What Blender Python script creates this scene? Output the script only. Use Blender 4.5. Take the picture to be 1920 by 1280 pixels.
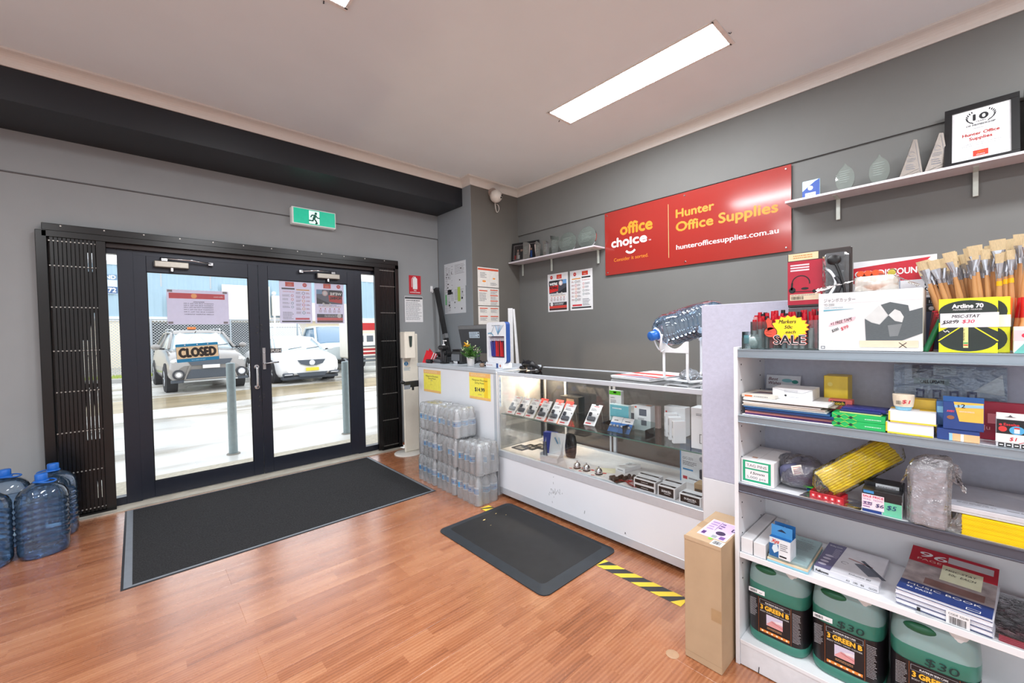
import bpy, math, random
from math import radians as R, pi, sin, cos
from mathutils import Matrix, Vector
random.seed(7)
for o in list(bpy.data.objects): bpy.data.objects.remove(o)
SC = bpy.context.scene; COL = SC.collection
# ---------------------------------------------------------------- camera
cam = bpy.data.cameras.new('camera'); camo = bpy.data.objects.new('camera', cam); COL.objects.link(camo)
cam.sensor_width = 36; cam.lens = 14.501; cam.clip_start = .05; cam.clip_end = 300
def cam_rot(yaw, pitch, roll):
    f = Vector((sin(yaw)*cos(pitch), cos(yaw)*cos(pitch), sin(pitch)))
    r = Vector((cos(yaw), -sin(yaw), 0)); u = r.cross(f)
    r2 = r*cos(roll)+u*sin(roll); u2 = u*cos(roll)-r*sin(roll)
    return Matrix((r2, u2, -f)).transposed().to_4x4()
camo.matrix_world = Matrix.Translation((0, 0, 1.4)) @ cam_rot(R(42.383), R(-1.34), R(-1.14))
SC.camera = camo
# ---------------------------------------------------------------- world and exposure
w = bpy.data.worlds.new('overcast'); SC.world = w; w.use_nodes = True
wn = w.node_tree.nodes; bg = wn['Background']
bg.inputs[0].default_value = (.92, .955, 1, 1); bg.inputs[1].default_value = 2.0
SC.view_settings.view_transform = 'Standard'; SC.view_settings.look = 'None'
SC.view_settings.exposure = 0.2; SC.view_settings.gamma = 1; SC.view_settings.use_curve_mapping = False
SC.cycles.transparent_max_bounces = 24; SC.cycles.max_bounces = 8
PANEL_L = 46.0
# ---------------------------------------------------------------- materials
def lin(c):
    return tuple((v/255/12.92 if v <= 10 else ((v/255+.055)/1.055)**2.4) for v in c)
_mc = {}
def pm(c, rough=.55, metal=0., var=.05, scale=30., bump=0., spec=.5, coat=0., sub=0, emit=0, stretch=None, alpha=1):
    """plain procedural surface: base colour with a little noise in colour, and optional relief"""
    k = (c, rough, metal, var, scale, bump, spec, coat, sub, emit, stretch, alpha)
    if k in _mc: return _mc[k]
    m = bpy.data.materials.new('surface_%02x%02x%02x' % c); m.use_nodes = True; nt = m.node_tree; b = nt.nodes['Principled BSDF']
    l = lin(c); b.inputs['Base Color'].default_value = (*l, 1)
    b.inputs['Roughness'].default_value = rough; b.inputs['Metallic'].default_value = metal
    b.inputs['Specular IOR Level'].default_value = spec; b.inputs['Coat Weight'].default_value = coat
    b.inputs['Coat Roughness'].default_value = .1
    b.inputs['Alpha'].default_value = alpha
    if var or bump:
        tc = nt.nodes.new('ShaderNodeTexCoord'); n = nt.nodes.new('ShaderNodeTexNoise'); n.inputs['Scale'].default_value = scale
        n.inputs['Detail'].default_value = 3
        if stretch:
            mp = nt.nodes.new('ShaderNodeMapping'); mp.inputs['Scale'].default_value = stretch
            nt.links.new(tc.outputs['Object'], mp.inputs[0]); nt.links.new(mp.outputs[0], n.inputs[0])
        else: nt.links.new(tc.outputs['Object'], n.inputs[0])
        if var:
            mr = nt.nodes.new('ShaderNodeMapRange'); mr.inputs[1].default_value = .3; mr.inputs[2].default_value = .7
            mr.inputs[3].default_value = 1-var; mr.inputs[4].default_value = 1+var
            mx = nt.nodes.new('ShaderNodeVectorMath'); mx.operation = 'SCALE'; mx.inputs[0].default_value = l
            nt.links.new(n.outputs[0], mr.inputs[0]); nt.links.new(mr.outputs[0], mx.inputs['Scale']); nt.links.new(mx.outputs[0], b.inputs['Base Color'])
        if bump:
            bp = nt.nodes.new('ShaderNodeBump'); bp.inputs['Strength'].default_value = bump; bp.inputs['Distance'].default_value = .01
            nt.links.new(n.outputs[0], bp.inputs['Height']); nt.links.new(bp.outputs[0], b.inputs['Normal'])
    if emit:
        b.inputs['Emission Color'].default_value = (*l, 1); b.inputs['Emission Strength'].default_value = emit
    _mc[k] = m; return m
def clear(tint, refl=1.0, rough=.02, edge=None, body=0., bump=0., bscale=40., ior=1.45, lo=0.04):
    """thin clear sheet: tinted transmission plus Fresnel gloss; edge tints it more at grazing angles; body adds a little milkiness"""
    k = ('g', tint, refl, rough, edge, body, bump, bscale, ior)
    if k in _mc: return _mc[k]
    m = bpy.data.materials.new('clear_sheet'); m.use_nodes = True; nt = m.node_tree; N = nt.nodes; L = nt.links; N.clear()
    out = N.new('ShaderNodeOutputMaterial'); tr = N.new('ShaderNodeBsdfTransparent'); gl = N.new('ShaderNodeBsdfGlossy'); mx = N.new('ShaderNodeMixShader')
    gl.inputs['Roughness'].default_value = rough
    fr = N.new('ShaderNodeFresnel'); fr.inputs[0].default_value = ior
    ml = N.new('ShaderNodeMath'); ml.operation = 'MULTIPLY'; ml.inputs[1].default_value = refl; L.new(fr.outputs[0], ml.inputs[0])
    L.new(ml.outputs[0], mx.inputs[0]); L.new(gl.outputs[0], mx.inputs[2])
    tl = (*lin(tint), 1); tr.inputs[0].default_value = tl; last = tr.outputs[0]
    if edge:
        lw = N.new('ShaderNodeLayerWeight'); lw.inputs[0].default_value = .45; mc = N.new('ShaderNodeMix'); mc.data_type = 'RGBA'
        mc.inputs[6].default_value = tl; mc.inputs[7].default_value = (*lin(edge), 1); L.new(lw.outputs['Facing'], mc.inputs[0]); L.new(mc.outputs[2], tr.inputs[0])
    if body:
        df = N.new('ShaderNodeBsdfDiffuse'); df.inputs[0].default_value = (*lin(edge or tint), 1); m2 = N.new('ShaderNodeMixShader'); m2.inputs[0].default_value = body
        L.new(tr.outputs[0], m2.inputs[1]); L.new(df.outputs[0], m2.inputs[2]); last = m2.outputs[0]
    L.new(last, mx.inputs[1]); L.new(mx.outputs[0], out.inputs[0])
    if bump:
        tc = N.new('ShaderNodeTexCoord'); n = N.new('ShaderNodeTexNoise'); n.inputs['Scale'].default_value = bscale; n.inputs['Detail'].default_value = 4
        bp = N.new('ShaderNodeBump'); bp.inputs['Strength'].default_value = bump; bp.inputs['Distance'].default_value = .02
        L.new(tc.outputs['Object'], n.inputs[0]); L.new(n.outputs[0], bp.inputs['Height']); L.new(bp.outputs[0], gl.inputs['Normal'])
        L.new(bp.outputs[0], fr.inputs['Normal'])
    _mc[k] = m; return m
def thin_paper(c):
    """paper that lets daylight through from behind"""
    k = ('tp', c)
    if k in _mc: return _mc[k]
    m = bpy.data.materials.new('thin_paper'); m.use_nodes = True; nt = m.node_tree; N = nt.nodes; L = nt.links; N.clear()
    o = N.new('ShaderNodeOutputMaterial'); d = N.new('ShaderNodeBsdfDiffuse'); t = N.new('ShaderNodeBsdfTranslucent'); x = N.new('ShaderNodeMixShader'); x.inputs[0].default_value = .42
    tc = N.new('ShaderNodeTexCoord'); n = N.new('ShaderNodeTexNoise'); n.inputs['Scale'].default_value = 30; L.new(tc.outputs['Object'], n.inputs[0])
    mr = N.new('ShaderNodeMapRange'); mr.inputs[3].default_value = .95; mr.inputs[4].default_value = 1.03; L.new(n.outputs[0], mr.inputs[0])
    v = N.new('ShaderNodeVectorMath'); v.operation = 'SCALE'; v.inputs[0].default_value = lin(c); L.new(mr.outputs[0], v.inputs['Scale'])
    L.new(v.outputs[0], d.inputs[0]); L.new(v.outputs[0], t.inputs[0]); L.new(d.outputs[0], x.inputs[1]); L.new(t.outputs[0], x.inputs[2]); L.new(x.outputs[0], o.inputs[0])
    _mc[k] = m; return m
WHITE = pm((238, 238, 240), .4); PAPER = pm((236, 236, 238), .7, var=.03); BLACK = pm((22, 22, 24), .4); INK = pm((30, 30, 34), .7)
GREYINK = pm((128, 128, 134), .7); RED = pm((206, 62, 52), .45); ORANGE = pm((238, 160, 56), .5); DARK = pm((44, 44, 48), .5)
YELLOW = pm((250, 222, 60), .5); CHROME = pm((205, 205, 208), .18, 1., var=.02); STEEL = pm((170, 170, 172), .35, 1., var=.03)
ALU = pm((176, 182, 188), .42, .55, var=.03); BLUE = pm((34, 74, 150), .45); CARD = pm((188, 160, 128), .8, var=.04, scale=12)
GREEN = pm((24, 168, 92), .4)
# ---------------------------------------------------------------- mesh builder
_tc = {}
def text_geo(s):
    if s not in _tc:
        cu = bpy.data.curves.new('t', 'FONT'); cu.body = s; cu.size = 1; cu.resolution_u = 3 if len(s) < 30 else 2
        ob = bpy.data.objects.new('t', cu); COL.objects.link(ob)
        me = bpy.data.meshes.new_from_object(ob)
        v = [(p.co.x, p.co.y) for p in me.vertices]; f = [tuple(p.vertices) for p in me.polygons]
        bpy.data.objects.remove(ob); bpy.data.curves.remove(cu); bpy.data.meshes.remove(me)
        x0 = min(a for a, b in v); x1 = max(a for a, b in v)
        _tc[s] = (v, f, x0, x1)
    return _tc[s]
I4 = Matrix.Identity(4)
def frame(o, r, u):
    r = Vector(r).normalized(); u = Vector(u).normalized(); n = r.cross(u)
    m = Matrix((r, u, n)).transposed().to_4x4(); m.translation = Vector(o); return m
def fr_front(x=0, y=0, z=0): return frame((x, y, z), (1, 0, 0), (0, 0, 1))      # print on a face that looks towards -y
def fr_top(x=0, y=0, z=0): return frame((x, y, z), (1, 0, 0), (0, 1, 0))        # print on top
def fr_left(x=0, y=0, z=0): return frame((x, y, z), (0, -1, 0), (0, 0, 1))      # print on a face that looks towards -x
class MB:
    def __init__(s, T=None): s.v = []; s.f = []; s.m = []; s.s = []; s.mats = []; s.T = T
    def at(s, T): s.T = T; return s
    def add(s, vs, fs, mat, smooth=False):
        if mat not in s.mats: s.mats.append(mat)
        k = s.mats.index(mat); n = len(s.v)
        if s.T is not None: vs = [tuple(s.T @ Vector(p)) for p in vs]
        s.v.extend(vs); s.f.extend([tuple(i+n for i in f) for f in fs]); s.m.extend([k]*len(fs)); s.s.extend([smooth]*len(fs)); return s
    def box(s, x0, x1, y0, y1, z0, z1, mat, r=0):
        if r <= 0:
            return s.add([(x, y, z) for z in (z0, z1) for y in (y0, y1) for x in (x0, x1)],
                [(0, 2, 3, 1), (4, 5, 7, 6), (0, 1, 5, 4), (2, 6, 7, 3), (0, 4, 6, 2), (1, 3, 7, 5)], mat)
        r = min(r, (x1-x0)*.49, (y1-y0)*.49, (z1-z0)*.49); V = []; ix = {}
        for i, x in ((0, x0), (1, x1)):
            for j, y in ((0, y0), (1, y1)):
                for k, z in ((0, z0), (1, z1)):
                    a = r if i == 0 else -r; b = r if j == 0 else -r; c = r if k == 0 else -r
                    ix[i, j, k] = len(V); V += [(x, y+b, z+c), (x+a, y, z+c), (x+a, y+b, z)]
        F = []
        q = lambda *a: F.append(tuple(a))
        I = lambda i, j, k, d: ix[i, j, k]+d
        q(I(0,0,0,0), I(0,0,1,0), I(0,1,1,0), I(0,1,0,0)); q(I(1,0,0,0), I(1,1,0,0), I(1,1,1,0), I(1,0,1,0))
        q(I(0,0,0,1), I(1,0,0,1), I(1,0,1,1), I(0,0,1,1)); q(I(0,1,0,1), I(0,1,1,1), I(1,1,1,1), I(1,1,0,1))
        q(I(0,0,0,2), I(0,1,0,2), I(1,1,0,2), I(1,0,0,2)); q(I(0,0,1,2), I(1,0,1,2), I(1,1,1,2), I(0,1,1,2))
        for a in (0, 1):
            for b in (0, 1):
                q(I(0,a,b,1), I(1,a,b,1), I(1,a,b,2), I(0,a,b,2)); q(I(a,0,b,0), I(a,1,b,0), I(a,1,b,2), I(a,0,b,2)); q(I(a,b,0,0), I(a,b,1,0), I(a,b,1,1), I(a,b,0,1))
                for c in (0, 1): q(I(a,b,c,0), I(a,b,c,1), I(a,b,c,2))
        return s.add(V, F, mat)
    def cyl(s, p0, p1, r0, r1, mat, n=16, caps=True, smooth=True):
        p0 = Vector(p0); p1 = Vector(p1); d = (p1-p0).normalized(); a = d.orthogonal().normalized(); b = d.cross(a)
        V = [tuple(p+(a*cos(t)+b*sin(t))*r) for p, r in ((p0, r0), (p1, r1)) for t in (2*pi*i/n for i in range(n))]
        s.add(V, [(i, (i+1) % n, n+(i+1) % n, n+i) for i in range(n)], mat, smooth)
        if caps: s.add(V[:n], [tuple(range(n))[::-1]], mat); s.add(V[n:], [tuple(range(n))], mat)
        return s
    def tube(s, pts, r, mat, n=8, closed=False):
        P = [Vector(p) for p in pts]; V = []; F = []; m = len(P); a = None
        for i, p in enumerate(P):
            d = (P[(i+1) % m]-P[i-1]) if (closed or 0 < i < m-1) else (P[1]-P[0] if i == 0 else P[-1]-P[-2])
            d.normalize()
            a = d.orthogonal().normalized() if a is None else (a-d*a.dot(d)).normalized()
            b = d.cross(a); rr = r[i] if isinstance(r, (list, tuple)) else r
            V += [tuple(p+(a*cos(2*pi*k/n)+b*sin(2*pi*k/n))*rr) for k in range(n)]
        for i in range(m if closed else m-1):
            j = (i+1) % m
            F += [(i*n+k, i*n+(k+1) % n, j*n+(k+1) % n, j*n+k) for k in range(n)]
        if not closed: F += [tuple(range(n))[::-1], tuple(range((m-1)*n, m*n))]
        return s.add(V, F, mat, True)
    def lathe(s, prof, mat, n=24, sx=1, sy=1, o=(0, 0, 0), cap=True, sup=0, wob=None):
        """profile (r, z) turned round z; sx, sy squash it; sup > 0 squares the section"""
        V = []; F = []; m = len(prof)
        for j, (r, z) in enumerate(prof):
            for i in range(n):
                t = 2*pi*i/n; c, d = cos(t), sin(t)
                k = 1
                if sup: e = 2+sup; k = (abs(c)**e+abs(d)**e)**(-1/e)
                if wob: rr, zz = wob(r, z, t)
                else: rr, zz = r, z
                V.append((o[0]+rr*k*c*sx, o[1]+rr*k*d*sy, o[2]+zz))
        for j in range(m-1): F += [(j*n+i, j*n+(i+1) % n, (j+1)*n+(i+1) % n, (j+1)*n+i) for i in range(n)]
        s.add(V, F, mat, True)
        if cap: s.add(V[:n], [tuple(range(n))[::-1]], mat); s.add(V[-n:], [tuple(range(n))], mat)
        return s
    def prism(s, poly, z0, z1, mat, smooth=False):
        n = len(poly); V = [(x, y, z) for z in (z0, z1) for x, y in poly]
        return s.add(V, [tuple(range(n))[::-1], tuple(range(n, 2*n))]+[(i, (i+1) % n, n+(i+1) % n, n+i) for i in range(n)], mat)
    def ball(s, c, r, mat, n=12, m=8, sx=1, sy=1, sz=1):
        V = []; F = []
        for j in range(m+1):
            ph = pi*j/m
            for i in range(n): t = 2*pi*i/n; V.append((c[0]+r*sx*sin(ph)*cos(t), c[1]+r*sy*sin(ph)*sin(t), c[2]+r*sz*cos(ph)))
        for j in range(m): F += [(j*n+i, (j+1)*n+i, (j+1)*n+(i+1) % n, j*n+(i+1) % n) for i in range(n)]
        return s.add(V, F, mat, True)
    # ---- flat print, in the frame's x (right) and y (up); z lifts it off the surface
    def quad(s, x0, y0, x1, y1, mat, z=.0004): return s.add([(x0, y0, z), (x1, y0, z), (x1, y1, z), (x0, y1, z)], [(0, 1, 2, 3)], mat)
    def poly(s, pts, mat, z=.0004): return s.add([(x, y, z) for x, y in pts], [tuple(range(len(pts)))], mat)
    def disc(s, x, y, r, mat, z=.0005, n=20, ry=None): return s.poly([(x+r*cos(2*pi*i/n), y+(ry or r)*sin(2*pi*i/n)) for i in range(n)], mat, z)
    def arc(s, x, y, r, wd, a0, a1, mat, z=.0006, n=20):
        V = []
        for i in range(n+1):
            t = R(a0+(a1-a0)*i/n); V += [(x+(r-wd/2)*cos(t), y+(r-wd/2)*sin(t), z), (x+(r+wd/2)*cos(t), y+(r+wd/2)*sin(t), z)]
        return s.add(V, [(2*i, 2*i+1, 2*i+3, 2*i+2) for i in range(n)], mat)
    def line(s, pts, wd, mat, z=.0006):
        for (ax, ay), (bx, by) in zip(pts, pts[1:]):
            d = Vector((bx-ax, by-ay)); L = d.length
            if L < 1e-9: continue
            d /= L; nx, ny = -d.y*wd/2, d.x*wd/2; ex, ey = d.x*wd*.3, d.y*wd*.3
            s.add([(ax-ex+nx, ay-ey+ny, z), (ax-ex-nx, ay-ey-ny, z), (bx+ex-nx, by+ey-ny, z), (bx+ex+nx, by+ey+ny, z)], [(0, 1, 2, 3)], mat)
        return s
    def text(s, t, x, y, h, mat, w=None, al='l', bold=0, z=.0007, rot=0, slant=0, mirror=False):
        """h is the capital height; w, when given, is the full width"""
        v, f, x0, x1 = text_geo(t); k = h/.7; kx = (w/(x1-x0)) if w else k; W = (x1-x0)*kx
        off = {'l': 0, 'c': -W/2, 'r': -W}[al]; c, d = cos(R(rot)), sin(R(rot))
        offs = [(0, 0)]
        if bold: b = bold*h; offs = [(-b, 0), (b, 0), (0, -b), (0, b), (0, 0)] if bold > .03 else [(-b, 0), (b, 0)]
        for i, (ox, oy) in enumerate(offs):
            V = []
            for a, b2 in v:
                px = (a-x0)*kx+off+ox+slant*b2*k; py = b2*k+oy
                if mirror: px = -px
                V.append((x+px*c-py*d, y+px*d+py*c, z+i*.00005))
            s.add(V, f, mat)
        return s
    def greek(s, x0, y0, x1, y1, rows, mat, seed=1, fill=.45, z=.0006, ragged=.3):
        """lines of print too small to read: rows of short word-like dashes"""
        rd = random.Random(seed); p = (y1-y0)/rows
        for i in range(rows):
            y = y1-(i+.5)*p; x = x0; e = x1-(x1-x0)*rd.random()*ragged
            while x < e:
                L = min((x1-x0)*(.05+.12*rd.random()), e-x)
                s.quad(x, y-p*fill/2, x+L, y+p*fill/2, mat, z); x += L+(x1-x0)*.02
        return s
    def bars(s, x0, y0, x1, y1, mat, seed=3, z=.0007):
        rd = random.Random(seed); x = x0
        while x < x1:
            L = (x1-x0)*(.008+.03*rd.random()); s.quad(x, y0, min(x+L, x1), y1, mat, z); x += L+(x1-x0)*(.01+.03*rd.random())
        return s
    def mesh(s, name, weld=False):
        me = bpy.data.meshes.new(name); me.from_pydata(s.v, [], s.f)
        for m in s.mats: me.materials.append(m)
        me.polygons.foreach_set('material_index', s.m); me.polygons.foreach_set('use_smooth', s.s); me.update(); return me
    def build(s, name, parent=None, label=None, kind=None):
        o = bpy.data.objects.new(name, s.mesh(name)); COL.objects.link(o)
        if parent: o.parent = parent
        if label: o['label'] = label
        if kind: o['kind'] = kind
        return o
def thing(name, label, cat, loc=(0, 0, 0), rz=0, group=None, rx=0, ry=0):
    o = bpy.data.objects.new(name, None); COL.objects.link(o); o.empty_display_size = .05
    o.location = loc; o.rotation_euler = (R(rx), R(ry), R(rz)); o['label'] = label; o['category'] = cat
    if group: o['group'] = group
    return o
def solo(o, label, cat, loc=(0, 0, 0), rz=0, group=None, rx=0, ry=0):
    """a thing that is a single mesh"""
    o.location = loc; o.rotation_euler = (R(rx), R(ry), R(rz)); o['label'] = label; o['category'] = cat
    if group: o['group'] = group
    return o
def dup(root, loc, rz=None, label=None, group=None):
    def cp(o, par):
        c = o.copy(); COL.objects.link(c); c.parent = par
        for ch in kids.get(o, ()): cp(ch, c)
        return c
    kids = {}
    def walk(o):
        kids[o] = [x for x in ALLK.get(o, [])]
        for x in kids[o]: walk(x)
    ALLK.clear()
    for x in bpy.data.objects:
        if x.parent: ALLK.setdefault(x.parent, []).append(x)
    walk(root); r = cp(root, None); r.location = loc
    if rz is not None: r.rotation_euler.z = R(rz)
    if label: r['label'] = label
    if group: r['group'] = group
    return r
ALLK = {}
def smooth_arc(pts, n=6):
    """Catmull-Rom through points"""
    P = [Vector(p) for p in pts]; P = [P[0]]+P+[P[-1]]; out = []
    for i in range(1, len(P)-2):
        for k in range(n):
            t = k/n; a, b, c, d = P[i-1:i+3]
            out.append(.5*((2*b)+(c-a)*t+(2*a-5*b+4*c-d)*t*t+(3*b-a-3*c+d)*t**3))
    out.append(P[-2]); return [tuple(p) for p in out]
# ================================================================= SETTING
def struct(name, mb, parent=None): return mb.build(name, parent, kind=None if parent else 'structure')
XW, YW, YP, XP, H = 3.827, 4.78, 4.02, 3.04, 3.27       # sign wall, door wall, pier front, pier side, ceiling
X0, Y0 = -3.2, -3.0
def wall_mat(c, name):
    m = pm(c, .62, var=.03, scale=3.0, bump=.03, spec=.3); return m
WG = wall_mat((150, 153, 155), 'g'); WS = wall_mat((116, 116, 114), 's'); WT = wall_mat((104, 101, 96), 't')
CEIL = pm((236, 243, 248), .75, var=.015, scale=2.5, spec=.2); CORN = pm((222, 216, 210), .5, var=.01)
NAVY = pm((22, 24, 31), .42, var=.05, scale=4)
OX0, OX1, OZ = -.46, 2.37, 2.21                         # opening in the door wall
m = MB()
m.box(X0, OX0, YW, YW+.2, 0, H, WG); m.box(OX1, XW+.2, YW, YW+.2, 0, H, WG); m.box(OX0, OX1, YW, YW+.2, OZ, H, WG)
wf = struct('wall_front', m)
m = MB(); m.box(X0, XP, YW-.012, YW-.0005, 2.664, H, WG); m.box(X0, XP, YW-.015, YW-.0005, 2.656, 2.664, pm((96, 96, 98), .6)); struct('trim_1', m)  # thin darker strip paints the shadow line under the ledge
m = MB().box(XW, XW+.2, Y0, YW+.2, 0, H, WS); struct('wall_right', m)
m = MB(); m.box(XW-.012, XW-.0005, Y0, YP, 2.674, H, WS); m.box(XW-.015, XW-.0005, Y0, YP, 2.671, 2.674, pm((92, 92, 90), .6)); struct('trim_2', m)  # thin darker strip stands in for the ledge's shadow on this wall
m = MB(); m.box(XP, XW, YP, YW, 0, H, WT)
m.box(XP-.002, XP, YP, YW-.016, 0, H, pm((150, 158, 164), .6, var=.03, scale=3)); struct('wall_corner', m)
WU = wall_mat((222, 222, 222), 'u')
m = MB().box(X0-.2, X0, Y0, -2.6, 0, H, WU).box(X0-.2, X0, 1.8, YW+.2, 0, H, WU).box(X0-.2, X0, -2.6, 1.8, 0, .12, WU).box(X0-.2, X0, -2.6, 1.8, 2.95, H, WU); struct('wall_left', m)  # opening made for the added, unseen window that daylights the ceiling
m = MB().box(X0-.2, XW+.2, Y0-.2, Y0, 0, H, WU); struct('wall_back', m)
m = MB().box(X0-.2, XW+.2, Y0-.2, YW+.2, H, H+.1, CEIL); struct('ceiling', m)
# black bulkhead over the doors, 0.3 high, and the cove cornices
m = MB().box(X0, XP-.002, 4.19, YW-.015, 2.967, H, NAVY, ); struct('trim_3', m)
def cornice(p0, p1, out, name, e0=0, e1=0):
    """cove from p0 to p1 along a wall; out points into the room; e0/e1 lengthen the mitre"""
    p0 = Vector(p0); p1 = Vector(p1); d = (p1-p0).normalized(); out = Vector(out)
    prof = [(.0, -.085), (.012, -.085), (.012, -.076)]+[(.012+.063*(1-cos(t*pi/2/6)), -.076+.058*sin(t*pi/2/6)) for t in range(1, 7)]+[(.085, -.012), (.085, 0), (0, 0)]
    prof = [(.0, -.088), (.010, -.088), (.012, -.078)]+[(.012+.060*(1-cos(t*pi/2/6)), -.078+.060*sin(t*pi/2/6)) for t in range(1, 7)]+[(.086, -.014), (.086, -.0005), (0, -.0005)]
    m = MB(); n = len(prof); V = []
    for p, e in ((p0, e0), (p1, e1)):
        for a, z in prof: V.append(tuple(p+out*a+d*(a*e)+Vector((0, 0, H+z))))
    m.add(V, [(i, (i+1) % n, n+(i+1) % n, n+i) for i in range(n)]+[tuple(range(n)), tuple(range(n, 2*n))], CORN); struct(name, m)
cornice((X0, 4.189, 0), (XP-.003, 4.189, 0), (0, -1, 0), 'trim_4', 0, -1)
cornice((XP-.003, 4.189, 0), (XP-.003, YP-.001, 0), (-1, 0, 0), 'trim_5', 1, 1)
cornice((XP-.003, YP-.001, 0), (XW-.013, YP-.001, 0), (0, -1, 0), 'trim_6', -1, -1)
cornice((XW-.013, YP-.001, 0), (XW-.013, Y0, 0), (-1, 0, 0), 'trim_7', 1, 0)
TIMB = pm((150, 92, 66), .4, var=.15, scale=8)
struct('baseboard_front', MB().box(X0, OX0-.045, YW-.012, YW, 0, .03, TIMB).box(OX1+.03, XP-.003, YW-.012, YW, 0, .03, TIMB))
struct('baseboard_right', MB().box(XW-.012, XW, Y0, YP, 0, .03, TIMB))
# -------- floor: slab and laminate boards, each a part; three printed strips on every board
def floor_mat():
    m = bpy.data.materials.new('laminate_board'); m.use_nodes = True; nt = m.node_tree; N = nt.nodes; L = nt.links; b = N['Principled BSDF']
    geo = N.new('ShaderNodeNewGeometry'); sep = N.new('ShaderNodeSeparateXYZ'); L.new(geo.outputs['Position'], sep.inputs[0])
    mp = N.new('ShaderNodeMapping'); mp.inputs['Location'].default_value = (.31, -2.575, 0); L.new(geo.outputs['Position'], mp.inputs[0])
    br = N.new('ShaderNodeTexBrick'); br.offset = .37; br.squash = 1; br.inputs['Scale'].default_value = 1; br.inputs['Mortar Size'].default_value = 0.0
    br.inputs['Brick Width'].default_value = .43; br.inputs['Row Height'].default_value = .215/3; br.inputs['Color1'].default_value = (0, 0, 0, 1); br.inputs['Color2'].default_value = (1, 1, 1, 1)
    L.new(mp.outputs[0], br.inputs[0])
    oi = N.new('ShaderNodeObjectInfo')
    # grain: stretched noise shifted strip by strip
    add = N.new('ShaderNodeVectorMath'); add.operation = 'MULTIPLY_ADD'; L.new(br.outputs['Color'], add.inputs[0]); add.inputs[1].default_value = (7, 3, 5); L.new(geo.outputs['Position'], add.inputs[2])
    m2 = N.new('ShaderNodeMapping'); m2.inputs['Scale'].default_value = (1.3, 15, 1); L.new(add.outputs[0], m2.inputs[0])
    n1 = N.new('ShaderNodeTexNoise'); n1.inputs['Scale'].default_value = 1.6; n1.inputs['Detail'].default_value = 6; n1.inputs['Distortion'].default_value = .6; L.new(m2.outputs[0], n1.inputs[0])
    m3 = N.new('ShaderNodeMapping'); m3.inputs['Scale'].default_value = (1.0, 9, 1); L.new(add.outputs[0], m3.inputs[0])
    wv = N.new('ShaderNodeTexWave'); wv.wave_type = 'RINGS'; wv.rings_direction = 'Z'; wv.inputs['Scale'].default_value = 2.2; wv.inputs['Distortion'].default_value = 3.5; wv.inputs['Detail'].default_value = 2; wv.inputs['Detail Scale'].default_value = .8
    L.new(m3.outputs[0], wv.inputs[0])
    def mul(a, k):
        x = N.new('ShaderNodeMath'); x.operation = 'MULTIPLY'; L.new(a, x.inputs[0]); x.inputs[1].default_value = k; return x.outputs[0]
    def plus(a, c):
        x = N.new('ShaderNodeMath'); x.operation = 'ADD'; L.new(a, x.inputs[0]); L.new(c, x.inputs[1]); return x.outputs[0]
    t = plus(plus(mul(n1.outputs[0], .66), mul(wv.outputs[0], .16)), plus(mul(br.outputs['Color'], .15), mul(oi.outputs['Random'], .10)))
    cr = N.new('ShaderNodeValToRGB'); e = cr.color_ramp.elements; e[0].position = .2; e[0].color = (*lin((118, 66, 38)), 1); e[1].position = .82; e[1].color = (*lin((194, 137, 98)), 1)
    q = cr.color_ramp.elements.new(.5); q.color = (*lin((165, 102, 66)), 1); L.new(t, cr.inputs[0])
    # dried drips and scuffs near the walkway: stains with a shape of their own
    ns = N.new('ShaderNodeTexNoise'); ns.inputs['Scale'].default_value = 7; ns.inputs['Detail'].default_value = 5; L.new(geo.outputs['Position'], ns.inputs[0])
    rs = N.new('ShaderNodeMapRange'); rs.inputs[1].default_value = .64; rs.inputs[2].default_value = .74; rs.inputs[4].default_value = .35; L.new(ns.outputs[0], rs.inputs[0])
    mx = N.new('ShaderNodeMix'); mx.data_type = 'RGBA'; L.new(rs.outputs[0], mx.inputs[0]); L.new(cr.outputs[0], mx.inputs[6]); mx.inputs[7].default_value = (*lin((170, 98, 52)), 1)
    L.new(mx.outputs[2], b.inputs['Base Color'])
    n2 = N.new('ShaderNodeTexNoise'); n2.inputs['Scale'].default_value = 14; n2.inputs['Detail'].default_value = 6; L.new(geo.outputs['Position'], n2.inputs[0])
    rr = N.new('ShaderNodeMapRange'); rr.inputs[3].default_value = .18; rr.inputs[4].default_value = .36; L.new(n2.outputs[0], rr.inputs[0]); L.new(rr.outputs[0], b.inputs['Roughness'])
    b.inputs['Specular IOR Level'].default_value = .85; b.inputs['Coat Weight'].default_value = .7; b.inputs['Coat Roughness'].default_value = .27
    bp = N.new('ShaderNodeBump'); bp.inputs['Strength'].default_value = .05; bp.inputs['Distance'].default_value = .004; L.new(n1.outputs[0], bp.inputs['Height']); L.new(bp.outputs[0], b.inputs['Normal'])
    return m
FL = floor_mat(); SEAM = pm((70, 46, 34), .8)
fl = struct('floor', MB().box(X0-.2, XW+.2, Y0-.2, 4.625, -.15, -.008, SEAM))
BW, BL = .215, 1.29; cache = {}
k = -26
while True:
    ya = 2.575+BW*k; yb = ya+BW
    if ya >= 4.62: break
    yb = min(yb, 4.622); ya0 = max(ya, Y0)
    if yb > Y0:
        x = -.16-BL*5+(0 if k % 2 == 0 else .52)
        while x < XW:
            a = max(x, X0); b2 = min(x+BL, XW)
            if b2-a > .02:
                key = (round(b2-a, 3), round(yb-ya0, 3))
                if key not in cache: cache[key] = MB().box(0, key[0], 0, key[1], -.008, 0, FL, r=.0007).mesh('floor_board')
                o = bpy.data.objects.new('floor_board', cache[key]); COL.objects.link(o); o.parent = fl; o.location = (a, ya0, 0)
            x += BL
    k += 1
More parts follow.
